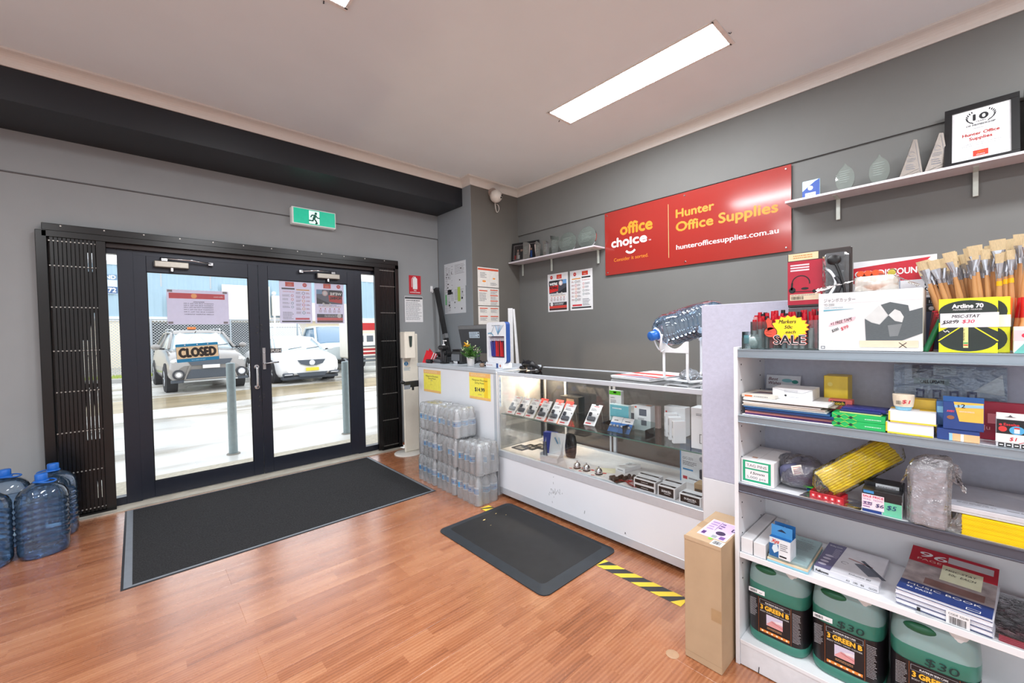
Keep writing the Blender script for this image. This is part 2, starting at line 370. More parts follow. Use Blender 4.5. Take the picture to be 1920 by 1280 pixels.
# -------- threshold: pale concrete sill and its aluminium edge
CONC = pm((196, 190, 176), .7, var=.12, scale=9, bump=.1)
struct('trim_8', MB().box(OX0, OX1, 4.626, 4.98, -.15, .004, CONC).box(OX0, OX1, 4.615, 4.632, .0005, .009, pm((205, 200, 186), .35, .5)))
# -------- shopfront frame, doors and sidelights
FR = pm((34, 38, 50), .32, var=.03, spec=.5, metal=.2); GL = clear((250, 251, 252), .35)
yf0, yf1 = 4.785, 4.86
m = MB()
for a, b2 in ((OX0, OX0+.045), (-.095, .006), (1.899, 1.985), (OX1-.045, OX1)): m.box(a, b2, yf0, yf1, .004, OZ, FR, .002)
m.box(OX0, OX1, yf0+.001, yf1, 2.118, OZ, FR, .002); m.box(OX0, -.095, yf0, yf1, .004, .07, FR); m.box(1.985, OX1, yf0, yf1, .004, .07, FR)
struct('trim_9', m)
for i, (a, b2) in enumerate(((OX0+.045, -.095), (1.985, OX1-.045))): struct('window_%d' % (i+1), MB().box(a, b2, 4.82, 4.826, .07, 2.13, GL))
def leaf(n, xa, xb, flip):
    z0, z1, st = .012, 2.122, .085
    m = MB().box(xa, xa+st, yf0-.0, yf0+.042, z0, z1, FR, .002).box(xb-st, xb, yf0, yf0+.042, z0, z1, FR, .002)
    m.box(xa+st, xb-st, yf0, yf0+.042, z0, .15, FR, .002).box(xa+st, xb-st, yf0, yf0+.042, 1.985, z1, FR, .002)
    d = struct('door_%d' % n, m)
    MB().box(xa+st, xb-st, yf0+.018, yf0+.024, .15, 1.985, GL).build('glass_pane', d)
    g = MB(); S = BLACK
    for q in ((xa+st, xa+st+.006, .15, 1.985), (xb-st-.006, xb-st, .15, 1.985), (xa+st, xb-st, .15, .156), (xa+st, xb-st, 1.979, 1.985)): g.box(q[0], q[1], yf0+.010, yf0+.018, q[2], q[3], S)
    g.build('glazing_bead', d)
    return d
d1 = leaf(1, .003, .9265, 0); d2 = leaf(2, .9295, 1.902, 1)
def closer(d, x, z, s):
    c = MB().box(x-.12, x+.12, yf0-.055, yf0-.001, z-.028, z+.028, pm((176, 170, 160), .3, .7), .006).box(x-.125, x-.11, yf0-.05, yf0-.002, z-.024, z+.024, DARK)
    c.cyl((x, yf0-.03, z-.06), (x, yf0-.03, z-.028), .018, .016, CHROME).build('door_closer', d)
    a = MB().box(x-.05*s-.02, x-.05*s+.02, yf0-.05, yf0-.02, z+.028, z+.05, CHROME)
    a.tube([(x-.08*s, yf0-.035, z+.052), (x+.14*s, yf0-.07, z+.046), (x+.30*s, yf0-.04, z+.03)], .008, CHROME, 8).box(x+.28*s-.02, x+.28*s+.02, yf0-.05, yf0-.002, z+.015, z+.045, CHROME, .003)
    a.build('closer_arm', d)
closer(d1, .26, 2.055, 1); closer(d2, 1.60, 2.055, -1)
h = MB()
for z in (.90, 1.10): h.cyl((.888, yf0, z), (.888, yf0-.012, z), .022, .022, CHROME, 20)
h.tube(smooth_arc([(.888, yf0-.008, 1.10), (.885, yf0-.05, 1.10), (.885, yf0-.062, 1.07), (.885, yf0-.062, .93), (.885, yf0-.05, .90), (.888, yf0-.008, .90)], 5), .011, CHROME, 10).build('pull_handle', d1)
h = MB()
for z in (.90, 1.10): h.cyl((.85, yf0+.042, z), (.85, yf0+.08, z), .01, .01, CHROME, 10)
h.tube([(.85, yf0+.085, 1.13), (.85, yf0+.085, .87)], .012, CHROME, 10).build('pull_handle', d1)
h = MB().box(.944, .972, yf0-.008, yf0-.0005, 1.07, 1.29, STEEL, .002)
h.cyl((.958, yf0-.008, 1.13), (.958, yf0-.04, 1.13), .012, .011, CHROME).tube([(.958, yf0-.045, 1.13), (1.0, yf0-.055, 1.135), (1.08, yf0-.05, 1.14)], .0085, CHROME, 8)
h.cyl((.958, yf0-.008, 1.24), (.958, yf0-.012, 1.24), .009, .009, CHROME).build('lever_handle', d2)
h = MB()
for x, z in ((.905, 1.5), (.905, 1.44), (.945, 1.52), (.945, 1.47), (.905, .80), (.905, .76), (.945, .815), (.945, .785), (.9, .705)): h.cyl((x, yf0, z), (x, yf0-.006, z), .010, .009, DARK, 12)
h.build('bolt_cap', d1)
m = MB()
for y in (-2.6, -1.13, .34, 1.75): m.box(X0-.12, X0-.06, y, y+.05, .12, 2.95, FR)
m.box(X0-.12, X0-.06, -2.6, 1.8, .12, .18, FR).box(X0-.12, X0-.06, -2.6, 1.8, 2.89, 2.95, FR); struct('trim_10', m)  # frame of the added, unseen left window
struct('window_3', MB().box(X0-.095, X0-.09, -2.6, 1.8, .18, 2.89, GL))  # unseen window, added to bring daylight onto the ceiling
# -------- black security track around the opening and the two folded gates
BK = pm((10, 10, 12), .25, 0, var=.04); RV = pm((190, 186, 180), .35, .6)
t = thing('security_gate_frame', 'black steel security gate track framing the glass doors', 'frame', (0, YW, 0))
MB().box(-.50, 2.42, -.075, -.001, 2.245, 2.30, BK, .003).box(-.50, 2.42, -.03, -.001, 2.16, 2.245, pm((38, 26, 24), .3, .3), .002).box(-.50, 2.42, -.075, -.06, 2.20, 2.245, BK).build('top_rail', t)
MB().box(-.535, -.475, -.075, -.001, .0, 2.245, BK, .003).build('side_post', t)
MB().box(2.375, 2.42, -.075, -.001, .0, 2.245, BK, .003).build('side_post', t)
s = MB()
for i in range(12):
    for z in (2.285,): s.cyl((-.4+i*.24, -.075, z), (-.4+i*.24, -.08, z), .006, .005, RV, 8)
s.build('screw', t)
def gate(name, x0, x1, lab, lead):
    t = thing(name, lab, 'security gate', (0, YW, 0))
    n = 11; p = (x1-x0)/n
    bar = MB().box(-p*.44, p*.44, -.062, -.040, .02, 2.20, BK, .0015).mesh('gate_bar')
    for i in range(n):
        o = bpy.data.objects.new('gate_bar', bar); COL.objects.link(o); o.parent = t; o.location = (x0+p*(i+.5), 0, 0)
    lx = x1+.03 if lead > 0 else x0-.03
    MB().box(lx-.03, lx+.03, -.072, -.03, .015, 2.20, BK, .003).build('lead_post', t)
    l = MB()
    for z in (.05, .36, .68, 1.0, 1.32, 1.66, 1.98, 2.17):
        for i in range(n+1):
            x = x0+p*i+(p*.25 if z in (.36, 1.0) else 0)
            l.cyl((x, -.062, z), (x, -.066, z), .0055, .004, RV, 8)
        l.box(x0, x1, -.040, -.034, z-.008, z+.008, BK)
    l.build('rivet', t)
    l = MB()
    for z0 in (.05, .68, 1.32):
        for i in range(0, n-1, 2):
            l.add([(x0+p*i, -.035, z0), (x0+p*(i+.5), -.035, z0), (x0+p*(i+2), -.035, z0+.6), (x0+p*(i+1.5), -.035, z0+.6)], [(0, 1, 2, 3)], BK)
    for i in range(n):
        x = x0+p*(i+1) if lead > 0 else x0+p*i
        k = n-1-i if lead > 0 else i
        segs = [(.02, .12), (.26, .60), (1.02, 1.05), (1.62, 1.95), (2.10, 2.20)] if (lead > 0 and 0 < k < 5) else [(.02, 2.2)]
        if lead > 0 and k in (3, 4): segs = [(.02, .60), (1.02, 1.05), (1.40, 2.2)]
        for a, b2 in segs: l.box(x-p*.1, x+p*.1, -.050, -.042, a, b2, BK)
    l.build('lattice_link', t)
    MB().box(x0-.02, x1+.06, -.08, -.02, .0, .018, BK, .002).build('floor_track', t)
gate('folded_security_gate', -.465, -.215, 'folded black concertina security gate left of the doors', 1)
gate('folded_security_gate', 2.175, 2.365, 'folded black concertina security gate right of the doors beside the white stand', -1)
MB()
# -------- ceiling lights
def panel(x0, x1, y0, y1, lab, group=None):
    t = thing('ceiling_light', lab, 'ceiling light', ((x0+x1)/2, (y0+y1)/2, H), group=group)
    a, b2 = (x1-x0)/2, (y1-y0)/2; f = .018; q = pm((232, 228, 224), .5)
    MB().box(-a, a, -b2, -b2+f*1.6, -.007, -.0005, q, .001).box(-a, a, b2-f*1.6, b2, -.007, -.0005, q, .001).box(-a, -a+f, -b2+f, b2-f, -.007, -.0005, q).box(a-f, a, -b2+f, b2-f, -.007, -.0005, q).build('light_frame', t)
    MB().add([(-a+f, -b2+f*1.6, -.004), (a-f, -b2+f*1.6, -.004), (a-f, b2-f*1.6, -.004), (-a+f, b2-f*1.6, -.004)], [(0, 3, 2, 1)], LED).build('diffuser', t)
    for s in (-1, 1): MB().tube([(.03, s*(b2+.006), -.001), (.03, s*(b2+.016), -.012), (.035, s*(b2+.02), -.004)], .003, DARK, 6).build('spring_clip', t)
    return t
LED = bpy.data.materials.new('led_diffuser'); LED.use_nodes = True
_n = LED.node_tree.nodes; _b = _n['Principled BSDF']; _b.inputs['Emission Color'].default_value = (.93, .97, 1, 1); _b.inputs['Emission Strength'].default_value = PANEL_L
panel(2.655, 2.965, 1.02, 2.42, 'long bright LED panel in the ceiling parallel to the red sign')
panel(.655, .955, 1.07, 2.41, 'LED panel at the top edge of the picture, only its corner in view')
panel(2.65, 2.95, -1.9, -.56, 'LED panel behind the camera on the sign wall side'); panel(.655, .955, -1.9, -.56, 'LED panel behind the camera in the middle of the room')  # unseen panels added, assuming the ceiling grid runs on
panel(-1.6, -1.3, 1.07, 2.41, 'LED panel over the left of the room outside the picture'); panel(-1.6, -1.3, -1.9, -.56, 'LED panel at the rear left of the room outside the picture')  # two more unseen panels added on the left
# ================================================================= OUTSIDE
def ground_mat():
    m = bpy.data.materials.new('wet_concrete'); m.use_nodes = True; nt = m.node_tree; N = nt.nodes; L = nt.links; b = N['Principled BSDF']
    g = N.new('ShaderNodeNewGeometry'); n = N.new('ShaderNodeTexNoise'); n.inputs['Scale'].default_value = .6; n.inputs['Detail'].default_value = 7; L.new(g.outputs['Position'], n.inputs[0])
    n3 = N.new('ShaderNodeMapping'); n3.inputs['Scale'].default_value = (.25, 1.2, 1); L.new(g.outputs['Position'], n3.inputs[0])
    n2 = N.new('ShaderNodeTexNoise'); n2.inputs['Scale'].default_value = 1.0; n2.inputs['Detail'].default_value = 4; L.new(n3.outputs[0], n2.inputs[0])
    c = N.new('ShaderNodeValToRGB'); e = c.color_ramp.elements; e[0].position = .36; e[0].color = (*lin((150, 140, 122)), 1); e[1].position = .5; e[1].color = (*lin((212, 210, 204)), 1); L.new(n2.outputs[0], c.inputs[0])
    L.new(c.outputs[0], b.inputs['Base Color'])
    r = N.new('ShaderNodeMapRange'); r.inputs[1].default_value = .4; r.inputs[2].default_value = .6; r.inputs[3].default_value = .12; r.inputs[4].default_value = .5; L.new(n.outputs[0], r.inputs[0]); L.new(r.outputs[0], b.inputs['Roughness'])
    nb = N.new('ShaderNodeTexNoise'); nb.inputs['Scale'].default_value = 60; L.new(g.outputs['Position'], nb.inputs[0]); bp = N.new('ShaderNodeBump'); bp.inputs['Strength'].default_value = .15; bp.inputs['Distance'].default_value = .01; L.new(nb.outputs[0], bp.inputs['Height']); L.new(bp.outputs[0], b.inputs['Normal'])
    return m
struct('ground', MB().box(-40, 60, 4.985, 19.0, -.25, -.05, ground_mat()))
struct('ground_side', MB().box(-40, X0-.21, -30, 4.98, -.25, -.05, pm((224, 223, 218), .6, var=.05, scale=2)))  # unseen ground added outside the left window, kept pale to bounce daylight up
struct('gutter', MB().box(-40, 60, 11.2, 13.3, -.05, -.047, pm((176, 160, 128), .18, var=.25, scale=1.2, stretch=(.3, 2, 1))))
struct('footpath', MB().box(-40, 60, 4.985, 5.75, -.05, -.044, pm((186, 178, 160), .75, var=.2, scale=25, bump=.3, stretch=(1, 1, 1))))
t = struct('far_verge', MB().box(-40, 60, 19.0, 19.25, -.25, .08, pm((176, 176, 174), .8, var=.1, scale=3)).box(-40, 60, 19.25, 60, -.25, .07, pm((170, 164, 150), .9, var=.2, scale=2)))
# grass strip
rd = random.Random(3); m = MB(); g1 = pm((176, 196, 96), .8, var=.2)
for i in range(2600):
    x = rd.uniform(-1.6, 4.4); y = rd.uniform(19.5, 20.6); h = rd.uniform(.03, .1); a = rd.uniform(-.03, .03)
    m.add([(x-.012, y, .07), (x+.012, y, .07), (x+a, y+rd.uniform(-.03, .03), .07+h)], [(0, 1, 2)], g1)
o = m.build('grass_strip'); solo(o, 'strip of yellow green grass along the kerb before the chain link fence', 'grass'); o['kind'] = 'stuff'
# blue ribbed metal building with cream base
CB = pm((168, 196, 212), .5, var=.03, scale=2); CW = pm((232, 222, 198), .7, var=.03, scale=2); BD = pm((66, 82, 96), .6, var=.15, scale=1.5)
t = thing('warehouse', 'blue ribbed metal warehouse with a cream lower wall across the road', 'building', (0, 27, 0))
m = MB(); x = -9.0; V = []
while x < 16: V += [(x, 0), (x+.07, -.03), (x+.13, -.03), (x+.20, 0)]; x += .33
n = len(V); m.add([(a, b2, z) for z in (2.45, 4.95) for a, b2 in V], [(i, i+1, n+i+1, n+i) for i in range(n-1)], CB).build('ribbed_cladding', t)
MB().box(-9, 16, .02, .4, 2.3, 4.9, CB).build('cladding_backing', t)
MB().box(-9, 16, -.06, .5, 4.93, 5.1, pm((226, 230, 232), .5)).build('gutter', t)
MB().box(-9, 16, -.08, .02, 2.28, 2.5, pm((226, 228, 228), .5)).build('flashing', t)
MB().box(-9, .42, 0, .4, 0, 2.28, CW).box(7.2, 16, 0, .4, 0, 2.28, CW).box(.42, 7.2, 3.0, 3.2, 0, 2.6, BD).box(.42, .5, 0, 3, 0, 2.28, CW).box(.42, 7.2, 0, 3.2, 2.28, 2.3, CW).build('lower_wall', t)
MB().box(1.25, 5.75, -.25, -.10, 2.35, 3.62, pm((240, 236, 226), .6), .01).box(3.5, 5.75, -.25, -.10, 3.62, 4.25, pm((240, 236, 226), .6), .01).build('wall_panel', t)
MB().box(5.85, 7.4, -.3, -.08, 2.6, 3.75, pm((240, 238, 230), .6)).box(6.4, 10.6, -.3, -.08, 2.3, 3.4, pm((236, 234, 228), .6)).build('wall_panel', t)
q = MB(fr_front(-1.9, -.1, 4.0)); q.quad(-.6, -.45, 1.35, .45, pm((214, 226, 234), .5), 0); q.text('ND', 1.3, .25, .17, pm((250, 250, 250), .5), al='r', bold=.05); q.text('972', 1.3, -.37, .20, pm((250, 250, 250), .5), al='r', bold=.05)
q.quad(.7, .2, 1.35, .45, pm((120, 150, 180), .5), .0003); q.quad(.6, -.43, 1.35, -.12, pm((70, 104, 150), .5), .0003); q.build('wall_sign', t)
for x in (1.0, 3.0, 5.0): MB().box(x, x+.06, -.04, .03, 4.0, 4.9, pm((190, 196, 200), .5)).build('downpipe', t)
# things stored in the dark opening
for i, (x, z, c, l) in enumerate(((.8, .9, (140, 150, 160), 'pale crate in the dark warehouse opening behind the fence'), (2.4, 1.3, (92, 110, 130), 'tall slate cabinet in the dark warehouse opening'), (4.6, 1.0, (120, 128, 134), 'low grey cabinet in the warehouse opening behind the fence'))):
    solo(MB().box(0, .8, 0, .6, 0, z, pm(c, .6), .02).box(.05, .75, -.02, 0, .1, z-.1, pm(tuple(v-20 for v in c), .6)).box(.36, .44, -.04, -.02, z*.5, z*.5+.1, ALU).build('storage_cabinet'), l, 'cabinet', (x, 28.2, .07))
# chain link fence
t = thing('chain_link_fence', 'chain link fence on galvanised posts before the blue warehouse', 'fence', (0, 21.0, .07))
GV = pm((176, 184, 190), .4, .5); WR = pm((206, 212, 216), .5)
for x in (-2.0, .45, 3.0, 5.6): MB().cyl((x, 0, 0), (x, 0, 2.1), .035, .035, GV, 10).build('post', t)
MB().cyl((-2, 0, 2.08), (6, 0, 2.08), .022, .022, GV, 8).build('top_rail', t)
m = MB(); p = .105; n = int(8/p)
for i in range(-19, n):
    for s in (1, -1):
        x0 = -2+i*p; a, b2 = (x0, x0+2.0)
        za, zb = (.05, 2.05) if s > 0 else (2.05, .05)
        if a < -2: k = (-2-a)/2.0; a = -2; za += (zb-za)*k
        if b2 > 6: k = (b2-6)/2.0; zb -= (zb-za)*k if a > -2 else 0; b2 = 6
        m.add([(a, 0, za-.011), (a, 0, za+.011), (b2, 0, zb+.011), (b2, 0, zb-.011)], [(0, 1, 2, 3)], WR)
o = m.build('chain_mesh', t); o['kind'] = 'stuff'
# bollards on the footpath
for x, y, h, l in ((.86, 6.13, 1.13, 'grey steel bollard standing in front of the left glass door'), (2.26, 6.13, 1.06, 'grey steel bollard seen at the right edge of the right glass door')):
    t = thing('bollard', l, 'bollard', (x, y, -.05)); c = pm((150, 164, 166), .5, .3, var=.08, scale=20)
    MB().cyl((0, 0, 0), (0, 0, h-.01), .048, .048, c, 24, caps=False).build('pipe', t); MB().lathe([(.048, h-.012), (.048, h), (.03, h+.006), (.001, h+.008)], c, 24, cap=False).build('cap', t)
    MB().cyl((0, 0, .0), (0, 0, .012), .075, .07, pm((150, 146, 138), .8), 20).build('base_collar', t)
# ---- cars
def loft(mb, st, mat, n_half, caps=True):
    """st: list of stations (y, [(x, z)...half section from centre top to centre bottom])"""
    V = []; F = []; k = None
    for y, half in st:
        full = half+[(-x, z) for x, z in reversed(half) if abs(x) > 1e-6]; k = len(full); V += [(x, y, z) for x, z in full]
    for i in range(len(st)-1): F += [(i*k+j, i*k+(j+1) % k, (i+1)*k+(j+1) % k, (i+1)*k+j) for j in range(k)]
    mb.add(V, F, mat, True)
    if caps: mb.add(V[:k], [tuple(range(k))[::-1]], mat); mb.add(V[-k:], [tuple(range(k))], mat)
def tyre(t, x, y, r=.34, w=.22, side=1):
    o = MB().lathe([(r*.62, -w/2), (r*.93, -w/2), (r, -w*.35), (r, w*.35), (r*.93, w/2), (r*.62, w/2)], pm((46, 47, 50), .8, bump=.2, scale=40), 28, cap=False)
    o.cyl((0, 0, -w*.3), (0, 0, w*.3), r*.63, r*.63, pm((60, 62, 66), .5), 24)
    for k in range(5):
        a = 2*pi*k/5
        for zz in (-w*.36, w*.36): o.tube([(0, 0, zz), (r*.6*cos(a), r*.6*sin(a), zz)], r*.09, pm((190, 194, 198), .3, .7), 6)
    for v in range(len(o.v)): a = o.v[v]; o.v[v] = (x+a[2], y+a[0], r+a[1])
    o.build('wheel', t)
def body_half(hw, zl, zs, zt, crown=.04):
    return [(0, zt+crown), (hw*.45, zt+crown*.8), (hw*.80, zt), (hw*.93, zt-.06), (hw*.99, zs), (hw, (zs+zl)/2), (hw*.98, zl+.12), (hw*.90, zl), (0, zl)]
def cab_half(wb, wt, zb, zt): return [(0, zt+.03), (wt*.7, zt+.02), (wt*.95, zt-.02), (wt, zt-.07), (wb, zb), (wb*.6, zb-.05), (0, zb-.05)]
def car(name, lab, loc, rz, L, hw, paint, suv):
    t = thing(name, lab, 'car', loc, rz)
    zt = 1.02 if suv else .86; zc = 1.16 if suv else .98; zr = 1.66 if suv else 1.42; zl = .30 if suv else .2
    m = MB()
    loft(m, [(0, body_half(hw*.80, zl+.12, .60, zt-.30, .01)), (.05, body_half(hw*.90, zl+.06, .62, zt-.12, .02)), (.25, body_half(hw*.97, zl, .66, zt-.03)), (.8, body_half(hw, zl, .70, zt+.06)), (1.15, body_half(hw, zl, .74, zc)),
             (L*.55, body_half(hw, zl, .78, zc)), (L-.7, body_half(hw, zl, .80, zc)), (L-.15, body_half(hw*.95, zl+.05, .8, zc-.04)), (L, body_half(hw*.88, zl+.15, .75, zc-.2))], paint, 9)
    m.build('body', t)
    gl = pm((196, 214, 222), .08, var=.0, spec=.8, coat=.6); m = MB()
    y0 = 1.05; y1 = 1.85; y2 = L-(1.0 if suv else 1.5); y3 = L-(.25 if suv else .55)
    wb, wt = hw*.88, hw*.68
    loft(m, [(y0, cab_half(wb, wb*.92, zc-.02, zc+.02)), (y1, cab_half(wb, wt, zc, zr-.02)), ((y1+y2)/2, cab_half(wb, wt, zc, zr)), (y2, cab_half(wb, wt, zc, zr-.04)), (y3, cab_half(wb*.95, wb*.85, zc-.02, zc+.05))], gl, 7)
    m.build('windows', t)
    m = MB(); # roof skin and pillars
    V = [(x, y, z) for y, wd, z in ((y1-.12, wt*.93, zr-.07), (y1, wt*.96, zr+.012), ((y1+y2)/2, wt*.97, zr+.035), (y2, wt*.96, zr-.005)) for x, z in ((-wd, z-.02), (-wd*.5, z+.015), (wd*.5, z+.015), (wd, z-.02))]
    m.add(V, [(i*4+j, i*4+j+1, i*4+j+5, i*4+j+4) for i in range(3) for j in range(3)], paint, True)
    for s in (-1, 1):
        m.tube([(s*wb*.97, y0+.02, zc+.01), (s*(wt+.01), y1-.05, zr-.05), (s*(wt+.015), (y1+y2)/2, zr-.02), (s*(wt+.01), y2, zr-.06), (s*wb*.95, y3, zc+.03)], .035, paint, 6)
        m.tube([(s*(wt+.01), (y1+y2)/2, zr-.05), (s*wb*1.0, (y1+y2)/2+.05, zc)], .035, paint, 6)
    m.build('roof', t)
    m = MB()
    if suv:
        for s in (-1, 1): m.tube([(s*wt*.95, y1+.05, zr+.02), (s*wt*.95, y1+.2, zr+.07), (s*wt*.95, y2-.2, zr+.07), (s*wt*.95, y2, zr+.02)], .016, pm((206, 208, 210), .3, .6), 6)
        m.build('roof_rail', t)
    for s in (-1, 1):
        q = MB().ball((s*(hw+.13), 1.25, zc+.06), .11, paint, 12, 8, 1, .6, .72).tube([(s*(hw-.06), 1.3, zc), (s*(hw+.08), 1.27, zc+.02)], .025, DARK, 6)
        q.build('wing_mirror', t)
    DG = pm((72, 80, 90), .5, bump=.4, scale=60); r = .36 if suv else .33
    for s in (-1, 1):
        for y in (.86, L-.95):
            MB().cyl((s*(hw-.24), y, r), (s*(hw-.0), y, r), r*1.17, r*1.17, pm((40, 42, 46), .8), 24).build('wheel_arch', t)
            tyre(t, s*(hw-.095), y, r, .23)
    m = MB(fr_front(0, -.0, 0))
    if suv:
        m.T = frame((0, -.02, .72), (1, 0, 0), (0, .22, 1)); m.poly([(-.5, .15), (.5, .15), (.42, .0), (-.42, .0)], DG, .02); m.T = frame((0, -.045, 0), (1, 0, 0), (0, 0, 1)); m.poly([(-.44, .62), (.44, .62), (.56, .38), (-.56, .38)], DG, 0)
        q = MB(frame((0, -.06, 0), (1, 0, 0), (0, 0, 1))); m.build('grille', t)
        q.line([(-.46, .73), (-.58, .36), (.58, .36), (.46, .73)], .03, paint, .004); q.quad(-.6, .29, .6, .33, pm((196, 200, 202), .3, .5)); q.build('bumper_trim', t)
        for s in (-1, 1):
            MB().cyl((s*.70, .02, .50), (s*.70, -.05, .50), .13, .13, pm((60, 62, 68), .5), 20).cyl((s*.70, -.04, .50), (s*.70, -.065, .50), .085, .085, CHROME, 18).cyl((s*.70, -.06, .50), (s*.70, -.07, .5), .055, .055, WHITE, 18).build('fog_lamp', t)
            MB().ball((s*.66, .13, .84), .19, pm((225, 228, 230), .1, coat=1), 14, 8, 1, .5, .42).build('headlamp', t)
            MB().box(s*.72-.14, s*.72+.14, -.03, .04, .28, .36, DG, .01).build('bumper_vent', t)
        MB().box(-.19, .19, -.085, -.065, .64, .73, WHITE, .004).build('number_plate', t)
    else:
        m.T = frame((0, -.02, .52), (1, 0, 0), (0, .24, 1)); m.poly([(-.42, .19), (.42, .19), (.32, .06), (.12, .0), (-.12, .0), (-.32, .06)], DG, .03); m.T = frame((0, -.03, 0), (1, 0, 0), (0, 0, 1)); m.poly([(-.46, .32), (.46, .32), (.36, .2), (-.36, .2)], DG, .02); m.build('grille', t)
        MB().cyl((0, .0, .62), (0, -.045, .62), .085, .085, CHROME, 20).build('badge', t)
        for s in (-1, 1):
            MB().ball((s*.66, .18, .66), .2, pm((228, 232, 234), .1, coat=1), 14, 8, 1, .5, .4).build('headlamp', t)
            MB().box(s*.68-.15, s*.68+.15, -.04, .06, .24, .33, DG, .02).box(s*.68-.11, s*.68+.11, -.05, -.04, .275, .295, WHITE).build('bumper_vent', t)
        MB().box(-.19, .19, -.07, -.05, .37, .47, pm((246, 218, 60), .4), .004).build('number_plate', t)
        MB().box(-.82, .82, .02, .3, .12, .22, pm((60, 66, 74), .6), .02).build('lower_lip', t)
    m = MB()
    for s in (-.35, .2): m.tube([(s, y0+.0, zc+.05), (s+.42, y0+.1, zc+.10)], .012, DARK, 5)
    m.build('wiper', t)
    return t
c1 = car('silver_suv', 'silver four wheel drive parked nose-in behind the CLOSED sign', (1.50, 13.85, -.05), 3, 4.6, .90, pm((150, 146, 142), .22, .3, var=.0, coat=.5), True)
o = MB().box(-.1, .1, -.08, .08, 0, .07, pm((238, 130, 60), .4), .01).box(-.08, .08, -.06, .06, -.02, 0, DARK).build('beacon', c1); o.location = (-.1, 2.2, 1.72)
c2 = car('white_sedan', 'white sedan with yellow number plate behind the right glass door', (4.05, 13.75, -.05), 2, 4.8, .92, pm((240, 241, 242), .2, 0, var=.0, coat=.6), False)
# utility and truck further right
t = thing('pickup_truck', 'pale pickup seen between the sedan and the door frame', 'truck', (6.4, 17.1, -.05), 0)
m = MB(); P = pm((212, 222, 226), .3, coat=.4)
loft(m, [(0, body_half(.82, .5, .7, .95)), (.1, body_half(.92, .45, .75, 1.02)), (1.2, body_half(.95, .45, .8, 1.12)), (3.6, body_half(.95, .45, .8, 1.12))], P, 9); m.build('body', t)
m = MB(); loft(m, [(1.1, cab_half(.85, .8, 1.1, 1.14)), (1.75, cab_half(.85, .66, 1.12, 1.80)), (2.9, cab_half(.85, .66, 1.12, 1.82)), (3.1, cab_half(.85, .66, 1.12, 1.7))], pm((120, 150, 176), .1, coat=.5), 7); m.build('windows', t)
m = MB()
for s in (-1, 1): m.tube([(s*.84, 1.1, 1.14), (s*.68, 1.75, 1.8), (s*.68, 2.95, 1.8), (s*.86, 3.15, 1.12)], .05, P, 6)
m.box(-.62, .62, 1.8, 2.9, 1.80, 1.87, P, .02).build('roof', t)
for s in (-1, 1):
    for y in (.8, 2.9): tyre(t, s*.85, y, .38, .25)
t = thing('trade_van', 'white van with teal panels parked behind the white sedan', 'van', (5.5, 22.2, .07), 0)
m = MB(); P2 = pm((236, 238, 238), .3); loft(m, [(0, body_half(.8, .4, .7, .9)), (.15, body_half(.9, .35, .8, 1.05)), (.7, body_half(.93, .35, .8, 1.2)), (1.1, body_half(.93, .35, .9, 1.9)), (1.3, body_half(.93, .35, .9, 2.0))], P2, 9); m.build('body', t)
MB(frame((0, .42, 1.3), (1, 0, 0), (0, .35, 1))).quad(-.75, -.1, .75, .5, pm((238, 244, 246), .1, coat=.8), .02).line([(-.75, -.1), (-.68, .5), (.68, .5), (.75, -.1)], .02, DARK, .022).build('windscreen', t)
MB(fr_front(0, -.02, 0)).quad(.15, .55, .8, .7, pm((150, 228, 218), .5), .03).quad(.15, .75, .8, .85, pm((150, 228, 218), .5), .03).build('side_graphic', t)
MB().box(-.3, .3, .55, .6, 1.02, 1.08, pm((250, 214, 110), .5)).build('bonnet_strip', t)
for s in (-1, 1): tyre(t, s*.83, .6, .33, .22)
t = thing('red_white_truck', 'red and white truck front seen through the right sidelight', 'truck', (6.95, 15.4, -.05), 0)
m = MB().box(-.95, .95, .0, 1.4, .55, 2.0, pm((244, 238, 224), .4), .05).build('cab', t)
m = MB(fr_front(0, 0, 0)); m.quad(-.95, 1.62, .95, 1.9, pm((190, 34, 36), .5), .004); m.quad(-.95, 1.5, .95, 1.6, pm((232, 220, 196), .5), .004)
for x in (-.8, -.42, .1, .5): m.quad(x, 1.18, x+.26, 1.42, pm((90, 96, 104), .3), .005)
for i, z in enumerate((.98, .84, .70, .56, .42)): m.quad(-.95, z, .0, z+.09, pm((170, 40, 40) if i in (1, 2) else (110, 116, 120), .5), .006)
m.build('front_panel', t)
tyre(t, .55, -.15, .55, .5); tyre(t, -.75, .9, .5, .3)
MB().tube([(-.05, -.06, .35), (-.05, -.06, 1.05), (-.6, -.06, 1.05)], .02, P2, 6).build('bull_bar', t)
# orange plant behind the fence on the right
for i, (x, z) in enumerate(((5.35, 1.55), (6.1, 1.3))):
    t = thing('orange_excavator', ['orange digger body behind the fence above the white sedan', 'second orange digger behind the fence, nearer the posters'][i], 'machine', (x, 24.2+1.4*i, .07)); O = pm((240, 150, 84), .5)
    MB().box(-.32, .32, -.5, .5, .5, z, O, .06).build('cab', t); MB().box(-.2, .2, -.55, -.5, .9, z-.12, pm((220, 220, 214), .2)).build('window', t)
    MB().tube([(.1, -.3, z-.1), (.2, -.5, 2.0), (.3, -.6, 1.3)], .07, O, 8).build('boom', t); MB().box(-.36, .36, -.55, .55, .0, .45, DARK, .1).build('track', t)
t = thing('light_pole', 'slim pale pole standing behind the white sedan', 'pole', (4.62, 20.75, .07)); MB().cyl((0, 0, 0), (0, 0, 3.2), .05, .04, WHITE, 10).build('shaft', t); MB().ball((0, 0, 3.25), .09, WHITE).build('lamp_head', t)
